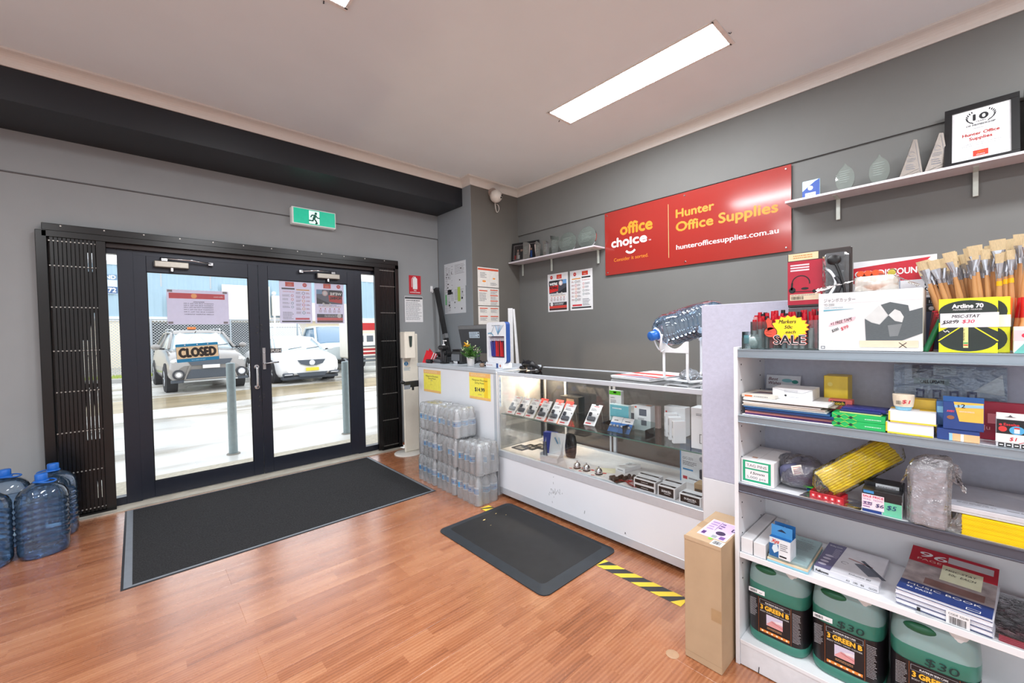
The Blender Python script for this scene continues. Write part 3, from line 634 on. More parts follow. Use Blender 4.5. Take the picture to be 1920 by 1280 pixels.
# ================================================================= DOOR WALL SIDE
# door mat
t = thing('door_mat', 'large charcoal ribbed entrance mat before the glass doors', 'mat', (0, 0, 0))
RB = pm((118, 124, 132), .45, var=.06, scale=20); PILE = pm((40, 40, 42), .9, var=.55, scale=110, bump=.5)
mx0, mx1, my0, my1 = -.105, 1.935, 3.155, 4.60
sl = .035
def ring(m, x0, x1, y0, y1, w, z0, z1, mat):
    V = [(x0, y0, z0), (x1, y0, z0), (x1, y1, z0), (x0, y1, z0), (x0+w, y0+w, z1), (x1-w, y0+w, z1), (x1-w, y1-w, z1), (x0+w, y1-w, z1)]
    m.add(V, [(0, 1, 5, 4), (1, 2, 6, 5), (2, 3, 7, 6), (3, 0, 4, 7)], mat)
m = MB(); ring(m, mx0, mx1, my0, my1, .012, .0008, .003, DARK); m.add([(mx0+.012, my0+.012, .003), (mx1-.012, my0+.012, .003), (mx1-.012, my1-.012, .003), (mx0+.012, my1-.012, .003)], [(0, 1, 2, 3)], DARK)
m.box(mx0+.012, mx0+.05, my0+.012, my1-.012, .003, .0055, RB, .001).box(mx1-.035, mx1-.012, my0+.012, my1-.012, .003, .0055, RB, .001).box(mx0+.05, mx1-.035, my0+.012, my0+.03, .003, .0055, RB, .001).box(mx0+.05, mx1-.035, my1-.026, my1-.012, .003, .0055, RB, .001).build('rubber_border', t)
m = MB(); m.box(mx0+.05, mx1-.035, my0+.03, my1-.026, .003, .0065, PILE, .001)
y = my0+.032
while y < my1-.04: m.box(mx0+.051, mx1-.036, y, y+.005, .0065, .0085, PILE); y += .0088
m.build('ribbed_pile', t)
# anti fatigue mat by the display case
t = thing('rubber_floor_mat', 'thick black rubber mat with sloping edges before the display case', 'mat', (0, 0, 0))
RBK = pm((27, 27, 29), .6, var=.18, scale=14, bump=.06); RBE = pm((40, 45, 51), .5, var=.1, scale=14)
def rrect(x0, x1, y0, y1, r, n=6):
    P = []
    for cx, cy, a in ((x1-r, y1-r, 0), (x0+r, y1-r, 90), (x0+r, y0+r, 180), (x1-r, y0+r, 270)):
        P += [(cx+r*cos(R(a+90*i/n)), cy+r*sin(R(a+90*i/n))) for i in range(n+1)]
    return P
P0 = rrect(1.54, 2.215, 1.475, 2.51, .05); P1 = rrect(1.60, 2.165, 1.545, 2.45, .03); n = len(P0)
m = MB(); m.add([(x, y, .001) for x, y in P0]+[(x, y, .006) for x, y in P0]+[(x, y, .017) for x, y in P1], [(i, (i+1) % n, n+(i+1) % n, n+i) for i in range(n)], RBE).add([(x, y, .006) for x, y in P0]+[(x, y, .017) for x, y in P1], [(i, (i+1) % n, n+(i+1) % n, n+i) for i in range(n)], RBE).build('bevelled_edge', t)
m = MB(); m.add([(x, y, .0172) for x, y in P1], [tuple(range(n))], RBK).build('mat_top', t)
m = MB()
for x, y, s in ((1.86, 2.38, .016), (1.99, 2.40, .01), (2.03, 2.33, .007), (1.84, 2.28, .006)): m.add([(x-s, y, .0182), (x, y-s*.4, .0182), (x+s, y+s*.2, .0182), (x, y+s*.5, .0182)], [(0, 1, 2, 3)], pm((214, 186, 120), .7))
o = m.build('dry_leaf_crumbs'); solo(o, 'pale dry leaf crumbs lying on the black rubber mat', 'leaf litter'); o['kind'] = 'stuff'
# hazard tape
def tape(name, x0, x1, y0, y1, lab, first):
    m = MB(); BT = pm((52, 52, 56), .5); YT = pm((240, 208, 60), .5)
    m.box(x0, x1, y0, y1, .0004, .0009, BT); w = x1-x0; y = y0-w; i = 0
    while y < y1:
        pts = [(x0, y+w), (x1, y), (x1, y+.055), (x0, y+w+.055)]
        c = [(a, min(max(b2, y0), y1)) for a, b2 in pts]
        if max(b2 for a, b2 in c)-min(b2 for a, b2 in c) > .01: m.add([(a, b2, .0012) for a, b2 in c], [(0, 1, 2, 3)], YT)
        y += .115
    solo(m.build(name), lab, 'tape')
tape('hazard_tape', 1.985, 2.072, .955, 1.472, 'yellow and black striped tape on the floor between black mat and cardboard box', 0)
tape('hazard_tape', 1.985, 2.072, 2.515, 2.59, 'short yellow tape end showing between the water packs and the black rubber mat', 1)
o = MB().lathe([(.001, .0012), (.018, .002), (.026, .0012), (.027, .0008)], pm((176, 140, 108), .5), 16, cap=False).build('floor_cap'); solo(o, 'small round metal cap lying on the boards left of the cardboard box', 'cap', (1.665, .84, 0))
# ---- large water bottles
BW1 = clear((240, 248, 255), 1.8, .03, edge=(150, 204, 250), body=.04); BLUEP = pm((28, 104, 196), .35, coat=.2); WAT = clear((232, 242, 250), .6, .02, edge=(206, 224, 244), body=.03)
def wob(r, z, t):
    if .1 < z < .335: return r*(1+.03*sin((z+.010*sin(2.5*t))*2*pi/.036)), z
    if .36 < z < .45: return r*(1+.02*cos(t*20)), z
    return r, z
prof = [(.02, .012), (.085, .004), (.104, .0015), (.113, .012), (.116, .03)]+[(.117, .03+i*.009) for i in range(1, 37)]+[(.116, .365), (.112, .39), (.104, .412), (.091, .432), (.072, .45), (.05, .463), (.034, .470), (.026, .474), (.024, .50)]
bm_body = MB().lathe(prof, BW1, 40, sx=1.0, sy=.88, sup=.7, wob=wob).mesh('bottle_body')
pw = [(.02, .016), (.09, .012), (.108, .022)]+[(.1115, .022+i*.012) for i in range(1, 25)]+[(.111, .33), (.02, .331)]
bm_wat = MB().lathe(pw, WAT, 32, sx=1.0, sy=.88, sup=.7, wob=wob).mesh('water')
bm_cap = MB().lathe([(.029, .485), (.030, .490), (.030, .522), (.027, .527), (.001, .528)], BLUEP, 24, cap=False).lathe([(.034, .474), (.036, .478), (.034, .484), (.026, .485)], BLUEP, 24, cap=False).mesh('cap')
hp = [(.034*cos(a), .034*sin(a), .479) for a in [R(x) for x in range(-60, 61, 20)]]
bm_hand = MB().tube(smooth_arc([(-.02, .032, .479), (.03, .040, .480), (.065, .028, .476), (.078, 0, .474), (.065, -.028, .476), (.03, -.040, .480), (-.02, -.032, .479)], 4), .005, BLUEP, 6).mesh('carry_handle')
def big_bottle(lab, loc, rz, ha=0):
    t = thing('water_bottle', lab, 'bottle', loc, rz, group='large blue water bottles by the door')
    for nm, me in (('bottle_body', bm_body), ('water', bm_wat), ('cap', bm_cap), ('carry_handle', bm_hand)):
        o = bpy.data.objects.new(nm, me); COL.objects.link(o); o.parent = t
        if nm == 'carry_handle': o.rotation_euler.z = R(ha)
    return t
big_bottle('large blue water bottle standing in front beside the folded gate', (-.487, 4.105, 0), 20, -60)
big_bottle('large blue water bottle at the back, touching the folded black gate', (-.462, 4.385, 0), 60, 120)
big_bottle('large blue water bottle at the back against the grey wall', (-.690, 4.43, 0), 10, -30)
big_bottle('large blue water bottle cut by the left edge of the picture', (-.735, 4.09, 0), -20, 60)
# ---- exit sign
t = thing('exit_sign', 'green running man exit sign on the wall above the doors', 'sign', (1.455, YW-.015, 2.66))
EG = pm((0, 176, 140), .4, emit=.5); EW = pm((225, 250, 245), .4, emit=.45); EF = pm((0, 108, 88), .5)
MB().box(-.222, .222, -.075, -.0005, -.088, .088, pm((226, 228, 226), .4, emit=.12), .004).build('housing', t)
q = MB(fr_front(0, -.0755, 0)); q.quad(-.205, -.076, .212, .078, EG); q.quad(-.055, -.066, .05, .07, EW, .0008)
q.disc(.014, .047, .013, EF, .0012); q.line([(.008, .026), (-.006, -.008)], .026, EF, .0012); q.line([(.004, .028), (-.024, .026), (-.038, .004)], .012, EF, .0013); q.line([(.010, .026), (.028, .004), (.050, .001)], .012, EF, .0013)
q.line([(-.006, -.01), (.012, -.03), (.024, -.056), (.010, -.060)], .015, EF, .0013); q.line([(-.010, -.01), (-.018, -.034), (-.054, -.034)], .014, EF, .0013); q.build('pictogram', t)
# ---- papers and CLOSED sign on the door glass
yg = yf0+.018
TRP = thin_paper((230, 228, 242)); TRG = thin_paper((130, 126, 140)); TRR = thin_paper((216, 122, 124))
t = thing('door_notice', 'landscape notice with red header taped to the left door glass, seen from behind', 'poster', (.447, yg, 1.685))
m = MB().box(-.23, .23, -.0012, -.0004, -.158, .158, TRP); m.build('sheet', t)
q = MB(fr_front(0, -.0012, 0)); q.quad(-.215, .078, .20, .128, TRR, .0003); q.disc(-.035, .104, .022, pm((224, 160, 110), .6), .0006); q.text('office choice', .15, .098, .010, WHITE, al='c', mirror=True)
for i, (a, tx) in enumerate(((.045, 'IMPORTANT NOTICE'), (.030, 'MONDAY 8.30 AM TILL 5 PM'), (.012, 'TUESDAY 8.30 AM TILL 5 PM'), (-.006, 'WEDNESDAY 8.30 AM TILL 5 PM'), (-.026, 'THURSDAY 8.30 AM TILL 5 PM'), (-.047, 'FRIDAY 8.30 AM TILL 5 PM'), (-.069, 'CLOSED SATURDAY & SUNDAY'))): q.text(tx, .0, a, .009, TRG, w=.08 if a > .03 else .22, al='c', mirror=True, bold=.04)
for x in (-.225, .185):
    for y in (-.152, .135): q.quad(x, y, x+.035, y+.02, pm((130, 124, 128), .6), .0008)
q.build('print', t)
def poster_moving(q, mir, s=1):
    """WE'RE MOVING sheet, .32 x .45, centre origin"""
    W = TRP if mir else PAPER; A = (lambda c: thin_paper(tuple(int(v*.55+225*.45) for v in c))) if mir else (lambda c: pm(c, .5))
    f = -1 if mir else 1
    def Qd(x0, y0, x1, y1, c, z=.0004): q.quad(min(f*x0, f*x1), y0, max(f*x0, f*x1), y1, A(c), z)
    q.disc(f*-.10, .19, .022, A((206, 52, 50)), .0005); q.text('MBR', f*-.10, .186, .009, A((240, 240, 240)), al='c', mirror=mir, z=.0009)
    Qd(-.015, .165, .065, .215, (214, 58, 46)); q.text('office', f*.025, .193, .011, A((240, 180, 60)), al='c', mirror=mir, z=.0009); q.text('choice', f*.025, .177, .011, A((250, 250, 250)), al='c', mirror=mir, z=.0009)
    Qd(-.14, -.01, .14, .15, (70, 74, 84)); Qd(.08, .10, .14, .15, (110, 160, 214), .0005); q.poly([(f*-.02, -.01), (f*.14, -.01), (f*.14, .06), (f*.05, .02)], A((40, 42, 48)), .0006)
    q.arc(f*.03, .02, .045, .02, 200, 330, A((214, 210, 206)), .0007)
    q.poly([(f*-.145, .135), (f*.0, .148), (f*.012, .09), (f*-.14, .075)], A((30, 30, 34)), .0008); q.poly([(f*-.14, .078), (f*.012, .092), (f*.006, .02), (f*-.135, -.0)], A((214, 44, 42)), .0009)
    q.text("WE'RE", f*-.068, .092, .030, A((250, 250, 250)), w=.125, al='c', bold=.07, z=.0012, mirror=mir); q.text('MOVING', f*-.066, .045, .030, A((30, 30, 34)), w=.125, al='c', bold=.07, z=.0013, mirror=mir)
    q.disc(f*.05, .11, .03, A((240, 240, 240)), .0012); q.arc(f*.05, .11, .024, .003, 0, 360, A((214, 44, 42)), .0014)
    Qd(-.12, -.045, .12, -.041, (226, 160, 70)); q.greek(-.12, -.036, .12, -.018, 2, A((90, 90, 96)), 5)
    for i in range(5): x = f*(-.10+i*.05); q.disc(x, -.062, .007, A((190, 60, 60)), .0006); q.greek(x-.018, -.105, x+.018, -.074, 4, A((150, 110, 110)), i+3)
    Qd(-.14, -.16, .14, -.12, (44, 44, 50)); q.disc(f*-.10, -.14, .024, A((236, 236, 236)), .0008); Qd(-.14, -.19, .14, -.161, (220, 70, 60)); Qd(-.14, -.215, .14, -.191, (70, 40, 40)); q.greek(-.06, -.155, .12, -.125, 2, A((230, 230, 230)), 9, z=.0009)
def poster_steps(q, mir):
    A = (lambda c: thin_paper(tuple(int(v*.55+225*.45) for v in c))) if mir else (lambda c: pm(c, .5)); f = -1 if mir else 1
    def Qd(x0, y0, x1, y1, c, z=.0004): q.quad(min(f*x0, f*x1), y0, max(f*x0, f*x1), y1, A(c), z)
    q.disc(f*-.09, .188, .022, A((206, 52, 50)), .0005); q.text('MBR', f*-.09, .184, .009, A((240, 240, 240)), al='c', mirror=mir, z=.0009)
    Qd(.015, .165, .10, .212, (214, 58, 46)); q.text('office', f*.058, .192, .011, A((240, 180, 60)), al='c', mirror=mir, z=.0009); q.text('choice', f*.058, .176, .011, A((250, 250, 250)), al='c', mirror=mir, z=.0009)
    Qd(-.135, .128, -.005, .14, (226, 150, 60)); Qd(.01, .134, .135, .15, (40, 40, 44))
    q.text('WE ARE MOVING', f*.07, .105, .012, A((200, 50, 50)), al='c', mirror=mir, w=.11)
    cs = [(90, 90, 96), (200, 60, 60), (226, 140, 50), (200, 60, 60), (226, 140, 50), (60, 110, 100)]
    for i in range(6):
        y = .10-i*.042; q.arc(f*-.075, y, .013, .005, 0, 360, A(cs[i]), .0006); q.greek(min(f*-.14, f*-.10), y-.010, max(f*-.14, f*-.10), y+.010, 2, A((150, 60, 60)), i+2); q.greek(min(f*-.055, f*.0), y-.014, max(f*-.055, f*.0), y+.014, 4, A((120, 90, 96)), i+11)
    for i in range(4):
        y = .07-i*.04; q.arc(f*.035, y, .011, .004, 0, 360, A([(200, 60, 60), (214, 90, 40), (60, 100, 90), (80, 120, 120)][i]), .0006); q.greek(min(f*.055, f*.13), y-.012, max(f*.055, f*.13), y+.012, 3, A((120, 120, 128)), i+21)
    Qd(-.13, -.185, .01, -.165, (214, 60, 70)); q.greek(.02 if f > 0 else -.13, -.185, .13 if f > 0 else -.02, -.10, 5, A((130, 130, 140)), 33); Qd(-.14, -.212, .14, -.195, (50, 50, 54))
for nm, x, fn, lab in (('steps', 1.277, poster_steps, 'pale steps poster on the right door glass, seen from behind, nearer the handle'), ('moving', 1.624, poster_moving, 'moving poster on the right door glass, seen from behind, nearer the hinge side')):
    t = thing('door_poster', lab, 'poster', (x, yg, 1.76)); MB().box(-.158, .158, -.0012, -.0004, -.225, .225, TRP).build('sheet', t); q = MB(fr_front(0, -.0013, 0)); fn(q, True); q.build('print', t)
t = thing('closed_sign', 'blue and cream CLOSED sign hanging by a string on the left door', 'sign', (.425, yg-.006, 1.27), ry=-3)
ST = pm((16, 124, 170), .4); m = MB(); m.prism([(x, z) for x, z in rrect(-.158, .158, -.083, .083, .008)], 0, .002, ST); m.T = None
for k, p in enumerate(m.v): m.v[k] = (p[0], -p[2], p[1])
m.build('board', t)
q = MB(fr_front(0, -.002, 0)); q.quad(-.155, -.052, .155, .058, pm((222, 196, 158), .5), .0003)
q.text('CLOSED', 0, -.036, .078, pm((32, 22, 18), .5), w=.27, al='c', bold=.09, z=.0006); q.text('Sorry, please call again', 0, -.073, .008, pm((200, 226, 236), .5), al='c')
for x in (-.09, 0, .08): q.disc(x, .072, .005, PAPER, .0006)
q.build('lettering', t)
MB().tube([(-.09, -.003, .072), (-.005, -.004, .18), (.08, -.003, .072)], .0012, pm((150, 150, 154), .5), 5).tube([(-.008, -.004, .18), (.002, -.004, .195)], .003, DARK, 5).build('string', t)
t = thing('push_sign', 'small grey PUSH plate on the right door glass', 'sign', (1.073, yg, 1.255)); MB().box(-.052, .052, -.002, -.0004, -.024, .024, pm((62, 62, 64), .4), .0005).build('plate', t)
q = MB(fr_front(0, -.002, 0)); q.text('PUSH', 0, -.014, .028, pm((206, 206, 204), .4), w=.085, al='c', bold=.04); q.line([(-.048, -.020), (.048, -.020), (.048, .020), (-.048, .020), (-.048, -.020)], .002, pm((180, 180, 180), .4)); q.build('lettering', t)
# ---- wall signs right of the doors
t = thing('fire_sign', 'red fire extinguisher sign on the wall right of the doors', 'sign', (2.685, YW, 2.03)); RS = pm((196, 24, 42), .4)
MB().box(-.085, .085, -.004, -.0005, -.12, .12, RS, .001).build('plate', t)
q = MB(fr_front(0, -.004, 0)); q.quad(-.032, -.055, .032, .075, WHITE); q.disc(0, .075, .032, WHITE, ry=.018); q.quad(-.010, .075, .010, .104, WHITE); q.line([(.012, .1), (-.02, .104), (-.046, .07), (-.046, -.03)], .006, WHITE); q.text('FIRE', 0, -.08, .014, WHITE, al='c', bold=.04); q.text('EXTINGUISHER', 0, -.104, .013, WHITE, w=.14, al='c', bold=.04); q.build('pictogram', t)
t = thing('wall_notice', 'white printed notice with dark header below the fire sign', 'notice', (2.662, YW, 1.716)); MB().box(-.128, .128, -.003, -.0005, -.165, .165, PAPER).box(-.140, -.129, -.003, -.0005, -.165, .165, pm((150, 150, 154), .6)).build('sheet', t)
q = MB(fr_front(0, -.003, 0)); q.quad(-.125, .13, .125, .158, pm((86, 86, 90), .6)); q.greek(-.11, .10, .10, .122, 1, INK, 4); q.greek(-.115, -.14, .115, .095, 16, GREYINK, 6, fill=.35); q.build('print', t)
t = thing('wall_hook', 'white adhesive hook on the wall above the leaning black pole', 'hook', (2.93, YW, 1.99)); MB().box(-.018, .018, -.008, -.0005, -.04, .04, WHITE, .004).build('backplate', t); MB().tube(smooth_arc([(0, -.008, .01), (0, -.03, -.02), (0, -.03, -.045), (0, -.012, -.05)], 4), .006, WHITE, 8).build('hook_arm', t)
t = thing('leaning_pole', 'flat black pole leaning in the corner behind the counter', 'pole', (0, 0, 0))
a = Vector((2.955, 4.70, 1.99)); b2 = Vector((3.005, 4.18, 0.03)); d = (b2-a).normalized(); e = Vector((1, 0, 0)); e = (e-d*e.dot(d)).normalized(); f = d.cross(e)
def slab(m, p, q, hx, hy, mat): m.add([tuple(o+e*sx*hx+f*sy*hy) for o in (p, q) for sx, sy in ((-1, -1), (1, -1), (1, 1), (-1, 1))], [(0, 1, 2, 3), (4, 7, 6, 5), (0, 4, 5, 1), (1, 5, 6, 2), (2, 6, 7, 3), (3, 7, 4, 0)], mat)
m = MB(); slab(m, a, b2, .022, .028, BLACK); m.build('shaft', t); m = MB(); slab(m, a+d*.005-f*.03, b2-f*.03, .012, .004, pm((64, 60, 58), .4)); m.build('ridge', t); m = MB(); slab(m, a-d*.004, a+d*.02, .026, .032, DARK); m.build('end_cap', t)
m = MB(); slab(m, a+d*.62-f*.001, a+d*.68-f*.001, .024, .030, STEEL); m.build('clamp', t)
# ---- hand sanitiser stand
t = thing('sanitiser_stand', 'cream hand sanitiser dispenser on a white floor stand behind the counter end', 'dispenser', (2.33, 4.40, 0)); CR = pm((232, 226, 212), .35, var=.02)
MB().lathe([(.16, .0008), (.16, .006), (.155, .010), (.001, .012)], pm((226, 222, 214), .4), 36, cap=False).build('base_plate', t)
MB().box(-.035, .16, .0, .03, .012, 1.40, CR, .008).build('post_panel', t)
m = MB(); m.prism(rrect(-.075, .065, -.13, -.004, .02), 0, .30, CR); m.T = None
for k, p in enumerate(m.v):
    z = p[2]; m.v[k] = (p[0], p[1]*(1 if z < .1 else .94), 1.125+z*.97)
m.box(-.07, .06, -.12, -.006, 1.415, 1.425, CR, .004); m.build('dispenser_body', t)
MB().box(-.076, .066, -.012, .0, 1.12, 1.42, pm((110, 106, 100), .5), .002).build('back_seam', t)
MB(fr_front(-.005, -.131, 1.30)).poly([(-.022, .075), (.022, .075), (.014, -.04), (.006, -.052), (-.006, -.052), (-.014, -.04)], pm((64, 74, 70), .15), .001).build('level_window', t)
q = MB(fr_front(0, -.0005, 0)); q.disc(.0, 1.05, .026, pm((28, 122, 176), .5), .001); q.arc(0, 1.05, .022, .004, 200, 340, WHITE, .0015); q.line([(0, 1.065), (0, 1.04)], .007, WHITE, .0016); q.greek(-.03, .97, .06, 1.01, 4, pm((120, 160, 180), .5), 3); q.build('label', t)
# black clamp arm beside the counter end
t = thing('queue_barrier_bracket', 'black bracket arm sticking out left of the white counter', 'bracket', (2.262, 4.028, .86))
MB().box(-.10, .03, -.027, .02, -.035, .03, BLACK, .008).box(-.16, -.09, -.02, .012, -.02, .03, BLACK, .006).tube([(-.16, 0, .02), (-.19, 0, .03)], .018, BLACK, 8).build('arm', t)
MB().box(-.17, -.10, -.026, -.02, -.05, -.008, pm((120, 126, 134), .5)).build('tongue', t); MB().box(-.065, -.045, -.01, .01, -.07, -.03, BLACK, .003).build('lever', t)
# ---- papers on the pier
t = thing('stuck_papers', 'cluster of white plan sheets taped to the side of the wall corner', 'papers', (XP-.002, 0, 0)); fl2 = lambda y, z, d=0: fr_left(-.001-d, y, z)
m = MB(); rd = random.Random(4)
for i, (y0, y1, z0, z1, d) in enumerate(((4.62, 4.14, 1.985, 2.30, .004), (4.63, 4.16, 1.65, 1.99, .002), (4.60, 4.46, 1.90, 2.28, .006), (4.55, 4.40, 1.66, 1.96, .006))):
    m = MB().box(-.0012-d, -.0004-d, y1, y0, z0, z1, pm((222, 228, 234), .6, var=.01)); o = m.build('paper_sheet', t)
    q = MB(fl2(y0, z0, d)); W, Hh = y0-y1, z1-z0; q.greek(.01, .02, W*.45, Hh*.95, 14, GREYINK, i+2, fill=.25); q.greek(W*.5, Hh*.5, W*.95, Hh*.9, 7, GREYINK, i+7, fill=.25)
    for k in range(6): x = rd.uniform(.02, W-.05); y = rd.uniform(.02, Hh-.05); q.quad(x, y, x+rd.uniform(.008, .03), y+rd.uniform(.01, .03), INK, .0008)
    if i == 1: q.quad(.30, .15, .36, .33, pm((186, 214, 90), .6), .0009); q.quad(.02, .12, .05, .30, pm((96, 196, 120), .6), .0009)
    q.build('print', o)
t = thing('wall_calendar', 'three part white and orange calendar hanging on the front of the wall corner', 'calendar', (3.285, YP, 0))
OR2 = pm((212, 84, 52), .6)
for i, (z0, z1) in enumerate(((1.965, 2.205), (1.735, 1.955), (1.50, 1.725))):
    o = MB().box(-.168, .168, -.006+.001*i, -.001, z0, z1, pm((226, 222, 216), .6)).build('calendar_panel', t); q = MB(fr_front(0, -.006+.001*i, 0))
    if i == 0: q.quad(-.165, z1-.035, .165, z1-.012, OR2); q.greek(-.13, z1-.13, -.02, z1-.06, 4, GREYINK, 2); q.disc(-.07, z1-.17, .03, pm((240, 150, 60), .6), ry=.012); q.disc(.09, z1-.13, .022, pm((240, 150, 60), .6), ry=.010); q.greek(.03, z0+.02, .14, z0+.06, 3, GREYINK, 5)
    else:
        for cx in ((.09,) if i == 1 else (-.08, .09)):
            for k in range(3 if i == 1 else 2):
                y = z1-.02-k*(.068 if i == 1 else .10); q.quad(cx-.065, y-.012, cx+.06, y, OR2); q.greek(cx-.06, y-.06, cx+.055, y-.018, 4, GREYINK, k+i)
        if i == 1: q.quad(-.15, z1-.045, -.02, z1-.032, OR2); q.greek(-.15, z0+.05, -.03, z1-.06, 6, GREYINK, 8)
    q.build('print', o)
# security camera
t = thing('security_camera', 'white dome security camera under the cornice on the wall corner', 'camera', (3.37, YP-.001, 3.10))
PL = pm((222, 214, 206), .4); MB().cyl((0, 0, .05), (0, -.045, .05), .055, .055, pm((176, 156, 146), .5), 24).build('mount', t)
MB().ball((0, -.085, -.01), .078, PL, 20, 14).build('housing', t)
q = MB()
for x, z in ((.030, -.008), (.018, -.036)): q.cyl((x, -.14, z), (x*1.1, -.163, z-.003), .012, .010, BLACK, 14)
q.cyl((-.02, -.14, .015), (-.022, -.146, .015), .006, .006, DARK, 8).tube([(-.022, -.146, -.02), (-.01, -.146, -.045), (.006, -.142, -.05)], .003, pm((130, 110, 100), .5), 6).build('lens', t)
MB().tube(smooth_arc([(.0, -.06, -.07), (.02, -.05, -.15), (.06, -.03, -.185), (.10, -.02, -.14), (.095, -.015, -.09), (.07, -.004, -.07)], 6), .0045, PL, 8).build('cable', t)
# ================================================================= COUNTER
CF = 2.262
LAM = pm((232, 235, 240), .35, var=.015, scale=4); LAMG = pm((188, 196, 204), .4, .1, var=.03)
t = thing('service_counter', 'white laminate service counter behind the stacked water packs', 'counter', (0, 0, 0))
MB().box(CF, 2.80, 2.685, 4.0, .0, 1.045, LAM, .002).build('carcass', t)
MB().box(CF-.008, 2.82, 2.683, 4.012, 1.046, 1.083, LAMG, .003).build('worktop', t)
MB().box(CF-.004, CF-.0005, 2.686, 2.72, 0, 1.045, LAMG).build('edge_strip', t)
def ysign(y0, y1, z0, z1, big, lab):
    t = thing('price_sign', lab, 'sign', (CF-.001, 0, 0)); MB().box(-.0012, -.0003, y1, y0, z0, z1, pm((252, 240, 84), .5)).build('card', t)
    q = MB(fr_left(-.0012, y0, z0)); W, Hh = y0-y1, z1-z0; q.quad(0, Hh-.038, W, Hh, pm((246, 190, 110), .5)); q.quad(0, 0, W, .022, pm((246, 196, 110), .5)); q.greek(.02, Hh-.03, W-.05, Hh-.008, 2, pm((250, 226, 170), .5), 3)
    q.text('Mangrove Mountain', W/2, Hh-.072, .016, pm((70, 76, 50), .6), w=W*.72, al='c'); q.text('Spring Water', W/2, Hh-.096, .016, pm((70, 76, 50), .6), w=W*.45, al='c')
    if big: q.text('$14.99', W/2, .072, .034, pm((44, 50, 60), .6), w=W*.46, al='c', bold=.05); q.text('15 LITRE', W/2, .040, .010, GREYINK, al='c'); q.quad(W*.7, 0, W*.88, Hh, pm((250, 214, 40), .5), .0002)
    else: q.greek(W*.42, Hh*.5, W*.58, Hh*.54, 1, GREYINK, 2); q.greek(W*.38, Hh*.32, W*.6, Hh*.36, 1, pm((210, 200, 80), .5), 2)
    q.build('print', t)
ysign(3.885, 3.555, .79, 1.02, False, 'faded yellow spring water sign on the left of the white counter')
ysign(3.07, 2.765, .80, 1.037, True, 'yellow spring water sign priced $14.99 on the right of the counter')
# ---- shrink-wrapped water packs
BC = clear((252, 254, 255), 2.2, .07, edge=(242, 249, 255), body=.28); WR2 = clear((254, 254, 255), 2.2, .06, edge=(248, 250, 252), body=.26, bump=.6, bscale=30)
sb = MB().lathe([(.006, .004), (.026, .001), (.034, .006), (.0355, .02), (.034, .04), (.0355, .06), (.034, .075), (.0355, .09), (.0355, .15), (.034, .165), (.031, .185), (.024, .205), (.015, .222), (.0125, .228), (.0125, .236)], BC, 16).mesh('bottle_shell')
def _lab(m, z0, z1, r, mat, a0=-95, a1=95, n=9): 
    V = [(r*cos(R(a0+(a1-a0)*i/n)), r*sin(R(a0+(a1-a0)*i/n)), z) for z in (z0, z1) for i in range(n+1)]; m.add(V, [(i, i+1, n+2+i, n+1+i) for i in range(n)], mat, True)
lb = MB(); _lab(lb, .094, .156, .0362, pm((226, 240, 248), .35)); _lab(lb, .100, .142, .0366, pm((66, 156, 212), .35, var=.3, scale=60)); _lab(lb, .118, .126, .0369, pm((24, 84, 160), .35), -30, 30); lb = lb.mesh('bottle_label')
cpb = MB().cyl((0, 0, .232), (0, 0, .246), .0145, .0145, pm((214, 222, 228), .35), 14).mesh('bottle_cap')
def pack(y1, z, lab):
    """12 bottles, 4 along y and 3 deep, film round them; y1 is the far-left (high y) end"""
    t = thing('water_pack', lab, 'water pack', (1.975, y1, z), group='shrink-wrapped packs of small water bottles')
    rd = random.Random(int(y1*100+z*1000))
    for i in range(4):
        for j in range(3):
            o = bpy.data.objects.new('bottle', sb); COL.objects.link(o); o.parent = t; o.location = (.040+.077*j, -.0395-.0785*i, 0)
            for nm, me in (('bottle_label', lb), ('bottle_cap', cpb)):
                if nm == 'bottle_label' and rd.random() < .15: continue
                c = bpy.data.objects.new(nm, me); COL.objects.link(c); c.parent = o; c.rotation_euler.z = pi+rd.uniform(-1.5, 1.9)
    m = MB(); n = 12
    P = []
    # film: scalloped round the bottles, drawn in over the shoulders
    out = []
    for i in range(4): out += [(.040-.0375*cos(a), -.0395-.0785*i-.0375*sin(a)) for a in [R(x) for x in (-40, 0, 40)]]
    for j in range(3): out += [(.040+.077*j+.0375*sin(a), -.0395-.0785*3-.0375*cos(a)) for a in [R(x) for x in (-35, 0, 35)]]
    for i in range(3, -1, -1): out += [(.040+.077*2+.0375*cos(a), -.0395-.0785*i+.0375*sin(a)) for a in [R(x) for x in (-40, 0, 40)]]
    for j in range(2, -1, -1): out += [(.040+.077*j+.0375*sin(a), -.0395+.0375*cos(a)) for a in [R(x) for x in (35, 0, -35)]]
    cx, cy = .117, -.157; k = len(out); V = []
    for f, z2 in ((1.0, .002), (1.012, .05), (1.008, .12), (1.01, .175), (.965, .212), (.93, .240), (.88, .2475), (.45, .2485), (.02, .249)): V += [(cx+(x-cx)*f, cy+(y-cy)*f, z2+rd.uniform(-.002, .002)) for x, y in out]
    m.add(V, [(a*k+b, a*k+(b+1) % k, (a+1)*k+(b+1) % k, (a+1)*k+b) for a in range(8) for b in range(k)], WR2, True)
    m.build('plastic_wrap', t); return t
rows = ['bottom', 'middle', 'top']; cols = ['nearest the door', 'in the centre', 'nearest the display case']
for r in range(3):
    for c in range(3):
        if r == 2 and c == 2: continue
        yy = 3.565-.3215*c-(.02 if r == 1 else 0)-(.04 if r == 2 else 0)
        pack(min(yy, 3.565), .250*r, 'clear-wrapped water bottle pack, %s row of the stack, %s' % (rows[r], cols[c] if r < 2 else ('at its left end' if c == 0 else 'at its right end')))
